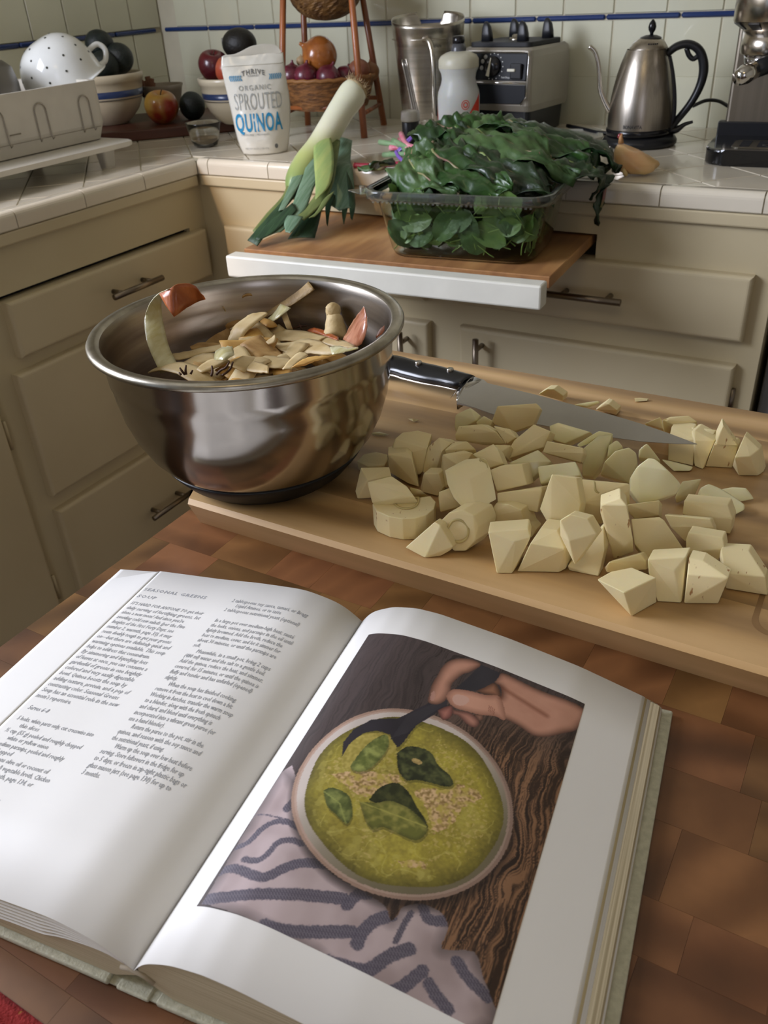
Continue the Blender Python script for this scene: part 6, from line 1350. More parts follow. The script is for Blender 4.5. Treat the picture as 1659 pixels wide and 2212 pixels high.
on_m = M('onion_brown', 'a9672f', 0.25, col2='8a4d22', ns=20, stretch=(3, 3, .6), bump=0.15, bs=60, coat=0.5)
ron = M('red_onion', '6a2233', 0.35, col2='4a1722', ns=18, stretch=(3, 3, .6), bump=0.2, bs=60, coat=0.3)
garl = M('garlic_skin', 'b7a07c', 0.5, col2='9c8260', ns=20, bump=0.3, bs=80)
def hpos(s, f, z):   # s along screen-right, f away from the viewer, measured from the stand
    return (0.1 + 0.835 * s - 0.551 * f, 0.38 + 0.551 * s + 0.835 * f, z)
veg('yellow_onion', 'big glossy brown onion sitting on top in the lower wicker basket', 'onion', hpos(-0.024, 0.0, 0.158), 0.040, on_m, prof=onp, rot=(0.5, -0.9, 0))
for k, (s, f, z, r, lb) in enumerate(((-0.088, -0.02, 0.122, 0.026, 'dark red onion at the left edge of the wicker basket'), (-0.058, -0.035, 0.121, 0.027, 'red onion with its papery neck up beside the big brown onion'), (-0.008, -0.045, 0.116, 0.028, 'red onion at the front of the wicker basket under the brown one'), (0.030, -0.02, 0.112, 0.026, 'small red onion right of the big brown onion in the basket'))):
    veg('red_onion', lb, 'onion', hpos(s, f, z), r, ron, prof=onp, rot=(0.2 * k, 0.1, k), group='red onions in the wicker basket')
veg('garlic_bulb', 'pale garlic bulb left of the big brown onion in the basket', 'garlic', hpos(-0.066, -0.005, 0.150), 0.011, garl, prof=onp)
veg('garlic_bulb', 'tan garlic head behind the right leg of the wicker stand', 'garlic', hpos(0.062, -0.02, 0.126), 0.024, M('shallot_skin', '8e5a40', 0.5, col2='6b3c2c', ns=20, bump=.3), prof=onp)
veg('shallot', 'brown shallot at the right end of the wicker basket', 'shallot', hpos(0.088, 0.0, 0.120), 0.020, MT.setdefault('shs', M('shallot_skin2', '7d5230', 0.5, bump=.3)), prof=onp)

# ---- striped bowls, fruit and the dark board under them
sb_ = thing('serving_board', 'dark reddish wooden board across the counter corner under the bowls', 'board', (-0.315, 0.285, 0.0005), rz=PI / 4 + 0.02)
bm = bmesh.new(); addbox(bm, (0.0, 0.075, 0.0115), (0.40, 0.32, 0.023), 0.003); bmo('slab', bm, wood('walnut', ['3a1d12', '4e2819', '5a3020'], 0.45, 0, 3, (.5, 4, 4), 0.05), sb_)
cer = M('cream_stoneware', 'c9bda4', 0.3, col2='bfb298', ns=6, coat=0.2); nav = M('navy_glaze', '1d2f57', 0.3, coat=0.2); dkl = M('thin_line_glaze', '4d463c', 0.4)
def sbowl(label, c, R, H):
    t = thing('striped_bowl', label, 'bowl', c)
    pf = [(0.0, 0.0), (0.40, 0.0), (0.44, 0.02), (0.60, 0.12), (0.78, 0.28), (0.875, 0.44), (0.905, 0.53), (0.93, 0.56), (0.945, 0.70), (0.955, 0.715), (0.965, 0.83), (1.0, 0.845), (1.02, 0.93), (1.02, 0.99), (0.99, 1.0), (0.95, 0.98), (0.93, 0.85), (0.86, 0.5), (0.6, 0.16), (0.0, 0.05)]
    lathe('bowl_wall', [(a * R, b * H) for a, b in pf], cer, t, 56)
    lathe('blue_band', [(0.931 * R, 0.565 * H), (0.951 * R, 0.69 * H), (0.952 * R, 0.69 * H), (0.936 * R, 0.565 * H)], nav, t, 56)
    lathe('thin_band', [(0.908 * R, 0.515 * H), (0.917 * R, 0.535 * H), (0.920 * R, 0.535 * H), (0.911 * R, 0.512 * H)], dkl, t, 56)
    return t
sbowl('large cream bowl with a navy band, heaped with dark avocados, by the dish rack', (-0.470, 0.235, 0.023), 0.094, 0.113)
sbowl('cream bowl with a navy band behind the quinoa pouch, holding red apples', (-0.134, 0.316, 0.023), 0.080, 0.100)
avo = M('avocado_skin', '1b2421', 0.5, col2='141a18', ns=60, bump=0.6, bs=260)
def at2(c, h, s, f, z): return (c[0] + h[0] * s - h[1] * f, c[1] + h[1] * s + h[0] * f, z)
h1 = (.688, .726); h2 = (.768, .64)
for s, f, z, r, a_, lb in ((0.008, 0, 0.196, 0.034, 0, 'dark avocado on top of the heap in the left striped bowl'), (0.045, -0.015, 0.165, 0.036, 1, 'dark avocado on the right side of the left striped bowl'), (-0.04, -0.02, 0.160, 0.034, 2, 'dark avocado beside the white colander in the striped bowl'), (0.01, -0.045, 0.155, 0.034, 3, 'dark avocado at the front rim of the left striped bowl'), (0.03, 0.035, 0.150, 0.033, 4, 'dark avocado at the back of the left striped bowl')):
    veg('avocado', lb, 'avocado', at2((-0.470, 0.235), h1, s, f, z), r * 0.95, avo, sz=1.12, rot=(1.2, 0.5 * a_, a_), group='avocados in the striped bowl', bumpy=0.02)
appl = [(0.0, -0.72), (0.15, -0.80), (0.35, -0.86), (0.6, -0.72), (0.86, -0.4), (1.0, 0.05), (0.96, 0.4), (0.78, 0.72), (0.5, 0.86), (0.25, 0.82), (0.1, 0.68), (0.0, 0.60)]
appl = [tuple(q) for q in spl(appl, 30)]; appl[0] = (0, appl[0][1]); appl[-1] = (0, appl[-1][1])
ap_m = M('apple_yellow_red', 'b08a3a', 0.3, col2='8a2b1c', ns=14, nlo=.42, nhi=.62, coat=0.3, detail=2); rd_m = M('apple_dark_red', '5c1218', 0.3, col2='45101a', ns=14, coat=0.3); pk_m = M('apple_orange', 'a85a3a', 0.35, col2='a8402e', ns=14, coat=0.2)
st_m = M('apple_stem', '3f2b18', 0.7)
def apple(label, c, r, mat, rot=(0, 0, 0)):
    return veg('apple', label, 'apple', c, r, mat, prof=appl, rot=rot, stem=([(0, 0, 0.6 * r), (0.04 * r, 0, 0.85 * r), (0.12 * r, 0, 1.05 * r)], 0.04 * r, st_m))
apple('yellow and red apple on the dark board between the two bowls', at2((-.33, .26), (.72, .693), 0.008, 0.0, 0.0580), 0.040, ap_m, (0.25, 0, 1))
apple('dark red apple in the right striped bowl', at2((-.149, .303), h2, -0.020, -0.005, 0.145), 0.035, rd_m, (0.2, 0.3, 0))
apple('orange blushed apple at the front of the right striped bowl', at2((-.149, .303), h2, 0.010, -0.030, 0.135), 0.030, pk_m, (0.3, 0, 2))
veg('avocado', 'small round avocado on the dark board right of the apple', 'avocado', at2((-.29, .34), (.745, .667), -0.002, 0, 0.0535), 0.0315, avo, bumpy=0.02, sz=1.03)
bk_ = veg('black_avocado', 'near-black avocado with a pale sticker on top of the apples', 'avocado', at2((-.149, .303), h2, 0.045, 0.01, 0.186), 0.037, M('avocado_black', '15130f', 0.5, bump=0.5, bs=200), sx=1.12, sz=0.9)
lathe('sticker', [(0, 0.0006), (0.008, 0.0004), (0.008, -0.002), (0, -0.003)], m_('sticker', '8d8c84', 0.5), bk_, 20, sx=0.7, rot=(PI / 2, 0, -0.75), c=(-0.0355, -0.018, 0.006))
tb_ = thing('clay_bowl', 'small tan clay bowl with ginger pieces, tucked behind the apple', 'bowl', (-0.425, 0.385, 0.0235))
lathe('bowl_wall', [(0, 0), (0.028, 0), (0.034, 0.012), (0.046, 0.045), (0.050, 0.062), (0.054, 0.072), (0.050, 0.072), (0.044, 0.05), (0.03, 0.012), (0, 0.008)], M('tan_clay', '8f8474', 0.6), tb_, 40)
gb = thing('ginger_root', 'knobbly brown ginger pieces poking out of the clay bowl', 'ginger', (-0.452, 0.362, 0.090))
bm = bmesh.new()
for k in range(5): addtube(bm, [(0.01 * math.cos(k * 2), 0.01 * math.sin(k * 2), -0.02), (0.016 * math.cos(k * 2 + .4), 0.016 * math.sin(k * 2 + .4), 0.012 + 0.003 * k)], 0.007, 8)
bmo('root', bm, M('ginger', '6b4630', 0.8, bump=0.5), gb, smooth=True)
# ---- small glass
gl = thing('glass_bowl', 'small clear glass pinch bowl with brown residue in it', 'glass', (-0.090, 0.140, 0))
glass_m = M('clear_glass', 'f4f6f4', 0.02, trans=1.0, ior=1.45)
lathe('glass', [(0, 0.0), (0.020, 0.0), (0.026, 0.003), (0.031, 0.014), (0.034, 0.030), (0.0385, 0.048), (0.0395, 0.050), (0.0375, 0.050), (0.0325, 0.031), (0.0292, 0.016), (0.024, 0.006), (0, 0.004)], glass_m, gl, 48)
lathe('residue', [(0, 0.0055), (0.022, 0.0062), (0.026, 0.011), (0.0285, 0.018), (0.027, 0.013), (0.02, 0.009), (0.0, 0.0085)], m_('residue', '8c7550', 0.6, bump=0.3), gl, 32)

# ---- dish rack with colander
wpl = M('white_plastic', 'cfc9bc', 0.35, bump=0.03); wire = M('steel_wire', 'a39c90', 0.25, 1.0)
rk = thing('dish_rack', 'white plastic dish rack with wire hooks on a drip tray', 'dish rack', (-0.18, -0.2, 0))
bm = bmesh.new(); zt, zb_ = 0.155, 0.047
o1 = rrect(0.24, 0.72, 0.02, 5, -0.115, -0.215); o2 = rrect(0.225, 0.70, 0.018, 5, -0.115, -0.215)
R_ = [[bm.verts.new((x * 1.0, y, z)) for x, y in oo] for oo, z in ((o2, zb_), (o1, zb_ + 0.03), (o1, zt), ([(x * .985, y * .992) for x, y in o2], zt), ([(x * .985, y * .992) for x, y in o2], zb_ + 0.004))]
for a, b in zip(R_, R_[1:]):
    for k in range(len(a)): bm.faces.new((a[k], a[(k + 1) % len(a)], b[(k + 1) % len(a)], b[k]))
bm.faces.new(R_[0][::-1]); bm.faces.new(R_[-1])
bmo('basket_wall', bm, wpl, rk, smooth=False)
bm = bmesh.new(); addprism(bm, rrect(0.33, 0.86, 0.025, 6, -0.085, -0.285), 0.036, 0.045, 0.003); 
bmo('drip_tray', bm, wpl, rk)
for x, y in ((0.045, 0.085), (-0.20, 0.10), (0.045, -0.62), (-0.2, -0.62)):
    bm = bmesh.new(); ring_box(bm, [[(x + a, y + b, z) for a, b in rrect(w_, w_ * 1.2, 0.005, 3)] for w_, z in ((0.020, 0.0), (0.028, 0.037))]); bmo('foot', bm, wpl, rk)
for y0 in (-0.106 - .012, -0.018, 0.092):
    P_ = [(0.012, y0 - 0.015, 0.070), (0.008, y0 - 0.0145, 0.066), (0.0068, y0 - 0.014, 0.074), (0.0068, y0 - 0.0135, 0.115)] + [(0.0068, y0 - 0.0135 * math.cos(t), 0.118 + 0.0135 * math.sin(t)) for t in np.linspace(0.2, PI - .2, 8)] + [(0.0068, y0 + 0.0135, 0.115), (0.0068, y0 + 0.014, 0.074), (0.008, y0 + 0.0145, 0.066), (0.012, y0 + 0.015, 0.070)]
    tube('wire_hook', P_, 0.0011, wire, rk, 8)
tube('bottom_wire', [(0.0066, -0.5, 0.071), (0.0066, 0.125, 0.071)], 0.0005, m_('seam_line', '8c8373', 0.6), rk, 6)
box('maker_mark', (0.0058, -0.086, 0.0865), (0.0006, 0.026, 0.0022), m_('seam_line', '8c8373', 0.6), rk)
co = thing('colander', 'white enamel colander with small drain holes standing in the dish rack', 'colander', (-0.302, -0.032, 0.152), rot=(0.25, -0.42, 0.35))
enam = M('white_enamel', 'dfe0dc', 0.12, coat=0.4)
cp = [(0.0, 0.082), (0.02, 0.0812), (0.038, 0.0765), (0.055, 0.066), (0.068, 0.051), (0.0765, 0.032), (0.0805, 0.010), (0.0815, -0.012), (0.083, -0.020), (0.088, -0.022), (0.088, -0.0245), (0.082, -0.023)]
cpd = [tuple(q) for q in spl(cp, 40)]; cpd[0] = (0, cpd[0][1])
o = lathe('bowl_wall', cpd, enam, co, 64); 
bm = bmesh.new()
for ring, n_ in ((0.40, 5), (0.75, 8), (1.08, 11), (1.38, 12)):
    for k in range(n_):
        a = 2 * PI * k / n_ + ring * 2; q = Vector((math.sin(ring) * math.cos(a), math.sin(ring) * math.sin(a), math.cos(ring)))
        R3 = next((math.hypot(*cpd[i]) for i in range(len(cpd)) if math.atan2(cpd[i][0], cpd[i][1]) >= ring), 0.082) + 0.0002
        vv_ = addlathe(bm, [(0, 0.0004), (0.0024, 0.0003), (0.0024, -0.001)], 10)
        bmesh.ops.rotate(bm, cent=(0, 0, 0), matrix=q.to_track_quat('Z', 'Y').to_matrix(), verts=vv_); bmesh.ops.translate(bm, vec=q * R3, verts=vv_)
bmo('drain_holes', bm, m_('hole_shadow', '3a3a30', 0.9), co)
tube('handle', [(0.052, 0.058, 0.012), (0.072, 0.078, 0.012), (0.080, 0.080, -0.004), (0.072, 0.068, -0.020), (0.058, 0.058, -0.021)], 0.0055, enam, co, 12, 28)
sp_ = thing('saucepan', 'dull steel saucepan upside down at the left edge of the dish rack', 'saucepan', (-0.335, -0.205, 0.060), rot=(0, 0, 0))
lathe('pan_wall', [(0.066, 0.0), (0.068, 0.002), (0.066, 0.10), (0.060, 0.128), (0.045, 0.140), (0.0, 0.142)], M('dull_steel', '7d7a76', 0.4, 0.9), sp_, 48)
tube('handle', [(0.062, -0.05, 0.10), (0.10, -0.085, 0.115), (0.125, -0.11, 0.12)], 0.008, black_m, sp_, 10)

# ---- tub lid, cords, espresso machine
ld = thing('tub_lid', 'clear plastic tub lid lying flat between blender and kettle', 'lid', (0.625, 0.415, 0), rz=0.35)
clr = M('clear_plastic', 'eef2ee', 0.08, trans=0.92, ior=1.2, spec=0.6)
bm = bmesh.new(); R_ = [[bm.verts.new((x, y, z)) for x, y in rrect(w_, d_, 0.03, 6)] for w_, d_, z in ((0.19, 0.13, 0.0005), (0.19, 0.13, 0.006), (0.172, 0.112, 0.006), (0.165, 0.105, 0.003))]
for a, b in zip(R_, R_[1:]):
    for k in range(len(a)): bm.faces.new((a[k], a[(k + 1) % len(a)], b[(k + 1) % len(a)], b[k]))
bm.faces.new(R_[-1]); o = bmo('lid_sheet', bm, M('lid_plastic', 'd6d6cc', 0.15, trans=0.6, ior=1.2), ld)
def cord(label, pts, r=0.0032):
    org = Vector(pts[0]); bm = bmesh.new(); addtube(bm, [Vector(p_) - org for p_ in pts], r, 8, 30)
    o = bmo('power_cord', bm, black_m, None, smooth=True); o.location = org; tag(o, label, 'cord')
cord('black power cord running from the blender base behind the kettle', [(0.612, 0.52, 0.006), (0.66, 0.49, 0.0045), (0.70, 0.46, 0.004), (0.735, 0.46, 0.004), (0.80, 0.50, 0.004), (0.84, 0.56, 0.004)], 0.0042)
cord('black cord arching from behind the kettle to the espresso machine', [(0.876, 0.50, 0.052), (0.90, 0.505, 0.062), (0.925, 0.50, 0.062), (0.952, 0.48, 0.054), (0.98, 0.46, 0.046)], 0.0035)
em = thing('espresso_machine', 'steel espresso machine with a black drip tray at the right edge', 'espresso machine', (1.10, 0.30, 0), rz=math.atan2(.15, .989) * 0.4)
emc = M('machine_steel', '8f877a', 0.36, 1.0, col2='857d70', ns=4, stretch=(30, 1, .3), bump=0.02)
bm = bmesh.new(); ring_box(bm, [[(x, y, z) for x, y in rrect(w_, 0.13, 0.006, 3, 0.0, 0.115)] for w_, z in ((0.252, 0.02), (0.252, 0.19), (0.252, 0.30))]); bmo('column', bm, emc, em)
bm = bmesh.new(); addprism(bm, rrect(0.285, 0.30, 0.035, 6, 0.006, 0.052), 0.0, 0.026, 0.004); bmo('drip_tray', bm, M('tray_black', '0c0d10', 0.15, coat=0.5), em)
bm = bmesh.new(); addprism(bm, rrect(0.215, 0.075, 0.012, 4, 0.012, -0.042), 0.0255, 0.0275, 0.0005); bmo('drip_grate', bm, M('grate_steel', '6f6a5e', 0.3, 0.9), em)
for k in range(7): box('grate_slot', (-0.075 + 0.028 * k, -0.042, 0.0277), (0.016, 0.055, 0.0008), gap_m, em)
lathe('tray_drain', [(0, 0.0290), (0.012, 0.0290), (0.013, 0.0270), (0, 0.0270)], m_('black_gloss', '101014', 0.2), em, 24, c=(-0.035, -0.055, 0))
box('tray_back', (0, 0.058, 0.034), (0.275, 0.02, 0.03), black_m, em, 0.002)
GX, GY = -0.066, 0.012
lathe('group_head', [(0, 0.209), (0.064, 0.209), (0.066, 0.211), (0.066, 0.30), (0, 0.30)], m_('bright_steel', 'b8afa2', 0.22, 1.0), em, 64, c=(GX, GY, 0))
lathe('group_cone', [(0.0475, 0.1965), (0.065, 0.2095)], m_('bright_steel', 'b8afa2', 0.22, 1.0), em, 64, c=(GX, GY, 0))
for k in range(10):
    a = 2 * PI * k / 10 + .5; bm = bmesh.new(); q = [bm.verts.new((GX + r * math.cos(a + d), GY + r * math.sin(a + d), z)) for r, z, d in ((0.0505, 0.1985, -.16), (0.0505, 0.1985, .16), (0.0642, 0.2075, .16), (0.0642, 0.2075, -.16))]
    bm.faces.new(q); o = bmo('cone_window', bm, black_m, em); solid(o, 0.0015)
lathe('collar', [(0, 0.161), (0.0465, 0.161), (0.048, 0.163), (0.048, 0.1965), (0, 0.1965)], m_('bright_steel', 'b8afa2', 0.22, 1.0), em, 48, c=(GX, GY, 0))
lathe('lower_ring', [(0, 0.142), (0.038, 0.142), (0.041, 0.161), (0, 0.161)], m_('pale_chrome', 'c8c8cc', 0.12, 1.0), em, 48, c=(GX, GY, 0))
pf_ = tube('portafilter', [(GX + 0.020, GY - 0.045, 0.154), (GX - 0.012, GY - 0.085, 0.144)], [0.015, 0.013], black_m, em, 20); 
tube('handle_cap', [(GX - 0.012, GY - 0.085, 0.144), (GX - 0.024, GY - 0.100, 0.139), (GX - 0.033, GY - 0.112, 0.134)], [0.0135, 0.0155, 0.011], chrome_m, pf_, 20)

# ---- onion wedge
ow = thing('onion_wedge', 'wedge of yellow onion with papery skin in front of the kettle', 'onion', (0.885, 0.100, 0), rz=hz((.966, .257)))
bm = bmesh.new()
tipv = [(-0.030, 0.012, 0.056), (-0.0385, 0.0, 0.045), (-0.040, -0.010, 0.028), (-0.030, -0.020, 0.008), (-0.018, -0.026, 0.0015), (0.002, -0.030, 0.001), (0.022, -0.026, 0.002), (0.036, -0.012, 0.012), (0.040, 0.002, 0.016), (0.0, 0.010, 0.040), (0.02, 0.008, 0.029), (-0.012, -0.022, 0.030), (0.008, -0.028, 0.018), (-0.02, 0.012, 0.004), (0.02, 0.008, 0.003)]
for q in tipv: bm.verts.new((q[0] * 1.16 - .002, q[1] * 1.16, max(q[2] * 1.10 - 0.001, 0.0)))
bmesh.ops.convex_hull(bm, input=bm.verts); bmesh.ops.delete(bm, geom=[v for v in bm.verts if not v.link_faces], context='VERTS')
o = bmo('onion_layers', bm, M('onion_skin_peach', 'cfa070', 0.3, col2='d9bb84', ns=14, stretch=(1, 1, 3), bump=.1, coat=.3, sss=.2), ow, smooth=True); subd(o, 1)
tube('neck_skin', [(-0.030, 0.008, 0.046), (-0.031, 0.008, 0.056), (-0.0295, 0.009, 0.062)], [0.005, 0.003, 0.0006], m_('skin_dry', 'b98a5c', 0.5), ow, 8)
tube('root_fringe', [(-0.022, -0.026, 0.012), (-0.018, -0.029, 0.006), (-0.016, -0.029, 0.0018)], [0.003, 0.004, 0.003], m_('root_fringe', 'c9b07c', 0.7, bump=.5), ow, 8)

# ================================================================ leek
lk = thing('leek', 'whole leek with white root end leaning on the counter edge, leaves fanned on the breadboard', 'leek', (0.335, -0.20, -0.085))
LO = Vector(lk.location)
lw = M('leek_white', 'dcdcb8', 0.35, col2='c9d096', ns=12, stretch=(1, 1, 1), bump=0.15, bs=40, sss=0.2, coat=0.15)
lkm = dict(leekg=M('leek_blue_green', '6f8a74', 0.45, col2='5d7a60', ns=30, stretch=(9, 0.6, 1), nlo=.42, nhi=.58, bump=0.5, bs=60), leekd=M('leek_dark_green', '2f4a30', 0.5, col2='243b28', ns=30, stretch=(9, 0.6, 1), nlo=.42, nhi=.58, bump=0.5, bs=60),
           leekl=M('leek_light_green', '9cab68', 0.45, col2='7f9a5e', ns=14, stretch=(5, 1, 1), bump=0.3, bs=50, sss=.1), leeko=M('leek_olive', '707c48', 0.5, col2='5c6b3e', ns=20, stretch=(5, 1, 1), bump=0.3, bs=50))
# shaft with a green shading towards the leaves, by height on the plant itself
def leek_mat():
    m = D.materials.new('leek_shaft'); m.use_nodes = True; nt = m.node_tree; N = nt.nodes; b = N['Principled BSDF']; b.inputs['Roughness'].default_value = 0.35; b.inputs['Coat Weight'].default_value = 0.15
    b.inputs['Subsurface Weight'].default_value = 0.15; b.inputs['Subsurface Radius'].default_value = (.01, .008, .003)
    a = N.new('ShaderNodeVertexColor'); a.layer_name = 'Col'; nz = N.new('ShaderNodeTexNoise'); nz.inputs['Scale'].default_value = 220
    mx = N.new('ShaderNodeMix'); mx.data_type = 'RGBA'; mx.blend_type = 'MULTIPLY'; mx.inputs[0].default_value = 0.18
    nt.links.new(a.outputs[0], mx.inputs[6]); nt.links.new(nz.outputs['Color'], mx.inputs[7]); nt.links.new(mx.outputs[2], b.inputs['Base Color']); return m
SP = [(.3480, .085, .124), (.3440, .075, .117), (.3340, .050, .094), (.3240, .024, .066), (.3140, -.006, .036), (.3080, -.040, .012), (.3090, -.075, -.012), (.312, -.10, -.030)]
SRd = [.0225, .0262, .0245, .0242, .0245, .0265, .0250, .0120]
bm = bmesh.new(); addtube(bm, [Vector(q) - LO for q in SP], SRd, 24, 36, flat=1.0)
me = D.meshes.new('shaft'); bmesh.ops.recalc_face_normals(bm, faces=bm.faces)
for v in bm.verts: v.co += v.co.normalized() * 0.0006 * noise.noise(v.co * 90)
bm.to_mesh(me); bm.free()
ca = me.color_attributes.new('Col', 'FLOAT_COLOR', 'POINT')
for i, v in enumerate(me.vertices):
    z = v.co.z + LO.z; t = min(max((0.072 - z) / 0.075, 0), 1); c0, c1, c2 = np.array(srgb('dfdfc4')[:3]), np.array(srgb('b6c27c')[:3]), np.array(srgb('7d9758')[:3])
    c = c0 * (1 - 2 * t) + c1 * 2 * t if t < .5 else c1 * (2 - 2 * t) + c2 * (2 * t - 1); ca.data[i].color = (*c, 1)
link('shaft', me, leek_mat(), lk, True)
for L_, c in LEEK:
    ribbon('leaf', L_, lkm[c], lk, 0.0012, nu=6, sub=5, org=tuple(LO), curl=0.07 if c != 'leekd' else 0.05)
tube('sprout', [Vector((.297, .040, .040)) - LO, Vector((.300, .052, .060)) - LO, Vector((.306, .056, .078)) - LO], [0.008, 0.0105, 0.005], lkm['leekl'], lk, 14, 12)
random.seed(21)
bm = bmesh.new(); tip_ = Vector(SP[0]) - LO + Vector((.001, .003, .004)); ax = (Vector(SP[0]) - Vector(SP[2])).normalized()
for k in range(85):
    a = random.uniform(0, 2 * PI); r = random.uniform(0.004, 0.021); u_ = ax.orthogonal().normalized(); w_ = ax.cross(u_)
    b0 = tip_ + (u_ * math.cos(a) + w_ * math.sin(a)) * r - ax * (r * .2)
    d = (ax * random.uniform(.4, 1) + (u_ * math.cos(a) + w_ * math.sin(a)) * random.uniform(.2, .9)).normalized()
    q1 = b0 + d * random.uniform(.007, .012); q2 = q1 + (d + Vector((random.uniform(-1, 1), random.uniform(-1, 1), random.uniform(-1, .6)))).normalized() * random.uniform(.005, .012)
    addtube(bm, [b0 - d * .002, q1, q2], [0.0008, 0.0007, 0.0003], 5)
o = bmo('root_beard', bm, M('root_beard', 'b39c78', 0.8, col2='8f7a58', ns=200), lk, smooth=True); o['kind'] = 'stuff'
lathe('root_plate', [(0, 0.006), (0.012, 0.005), (0.020, 0.001), (0.0235, -0.004), (0.02, -0.008)], m_('root_plate', 'b59f78', 0.8, bump=0.8, bs=300), lk, 24, rot=tuple(ax.to_track_quat('Z', 'Y').to_euler()), c=tuple(tip_))

# ================================================================ leaves
lg = M('spinach_leaf', '71904c', 0.42, col2='587a3c', ns=50, bump=0.5, bs=160, rand=0.35, sss=0.05, coat=0.1)
lg2 = M('spinach_leaf_dark', '4d6b38', 0.42, col2='3a582e', ns=50, bump=0.7, bs=160, rand=0.3)
stm = M('spinach_stem', '8aa95a', 0.45)
vein_m = M('leaf_vein', '6f8f4a', 0.5)
def leaf_mesh(ln, wd, seed, curl=0.25, ruf=0.0, nu=10, nv=8, cup=0.3, tipf=1.0):
    vs = []
    for i in range(nu + 1):
        t = i / nu
        w_ = wd / 2 * (math.sin(PI * min(1, (t * 0.92 + 0.05)) ** 0.85) ** 0.6) if t < 0.999 else 0.0005
        if t < 0.001: w_ = wd * 0.08
        for j in range(nv + 1):
            s = j / nv * 2 - 1
            x = s * w_; y = t * ln
            z = curl * ln * (t - t * t) * -1 * 1.2 + cup * abs(s) ** 1.5 * w_ + ruf * abs(s) * math.sin(t * 17 + seed + s * 2) + ruf * 0.8 * noise.noise(Vector((x * 60, y * 60, seed)))
            z -= 0.04 * wd * math.exp(-(s * 7) ** 2)
            vs.append((x, y, z))
    fs = [(i * (nv + 1) + j, i * (nv + 1) + j + 1, (i + 1) * (nv + 1) + j + 1, (i + 1) * (nv + 1) + j) for i in range(nu) for j in range(nv)]
    return vs, fs
def mesh_of(name, vf, mat, th=0.0):
    me = D.meshes.new(name); me.from_pydata(vf[0], [], vf[1]); me.update(); me.materials.append(mat); me.polygons.foreach_set('use_smooth', [True] * len(me.polygons)); return me
SPM = []
for k in range(5):
    ln = (0.050, 0.058, 0.046, 0.060, 0.054)[k]; wd = (0.036, 0.040, 0.036, 0.036, 0.042)[k]
    bl_ = mesh_of('blade', leaf_mesh(ln, wd, k * 3.1, (0.25, -0.2, 0.35, 0.15, -0.3)[k], 0.0008, cup=(0.3, .2, -0.3, .25, .15)[k]), (lg, lg2, lg, lg, lg2)[k])
    bm = bmesh.new(); addtube(bm, [(0.002 * math.sin(k), -0.022, 0.004 * math.cos(k)), (0, -0.01, 0.001), (0, 0.002, 0), (0, ln * 0.3, -0.0009 - ln * (.25, -0.2, 0.35, 0.15, -0.3)[k] * .25)], [0.0011, 0.0011, 0.0010, 0.0005], 6, 8)
    me = D.meshes.new('stem'); bm.to_mesh(me); bm.free(); me.materials.append(stm); me.polygons.foreach_set('use_smooth', [True] * len(me.polygons))
    SPM.append((bl_, me))
# ---- clear tub
tub = thing('plastic_tub', 'clear plastic tub of baby spinach on the pulled-out breadboard', 'tub', (0.685, -0.125, -0.085), rz=math.radians(7.0))
TB = tub.location
clear_m = M('tub_plastic', 'eef2ec', 0.05, trans=1.0, ior=1.18, spec=0.8)
def rr3(w_, d_, r, z): return [(x, y, z) for x, y in rrect(w_, d_, r, 7)]
o = loft('tub_wall', [rr3(0.218, 0.130, 0.030, 0.004), rr3(0.236, 0.148, 0.034, 0.0015), rr3(0.244, 0.156, 0.036, 0.010), rr3(0.268, 0.180, 0.036, 0.075), rr3(0.274, 0.186, 0.036, 0.090), rr3(0.282, 0.194, 0.034, 0.0915), rr3(0.284, 0.196, 0.034, 0.105)], clear_m, tub, True, True, False)
o.modifiers.new('thickness', 'SOLIDIFY').thickness = 0.0006
rim_m = M('rim_plastic', 'e9eee9', 0.06, trans=0.96, ior=1.3, spec=0.8)
o = loft('tub_rim', [rr3(0.284, 0.196, 0.034, 0.0925), rr3(0.300, 0.212, 0.036, 0.093), rr3(0.303, 0.215, 0.036, 0.106), rr3(0.300, 0.212, 0.036, 0.1075), rr3(0.284, 0.196, 0.034, 0.106)], rim_m, tub, True)
solid(o, 0.0008)
bm = bmesh.new(); vs_ = addprism(bm, [(-0.148, -0.105), (-0.178, -0.085), (-0.152, -0.06)], 0.102, 0.1035); bmo('hinge_flap', bm, rim_m, tub)
tube('snap_bead', [(-0.150, -0.092, 0.100), (-0.150, -0.092, 0.112)], [0.005, 0.005], rim_m, tub, 10)
bm = bmesh.new()
for k in range(34):
    t = -0.125 + 0.25 * k / 33; addbox(bm, (t, -0.1085, 0.0925), (0.0035, 0.0012, 0.0025))
bmo('rim_notches', bm, rim_m, tub)
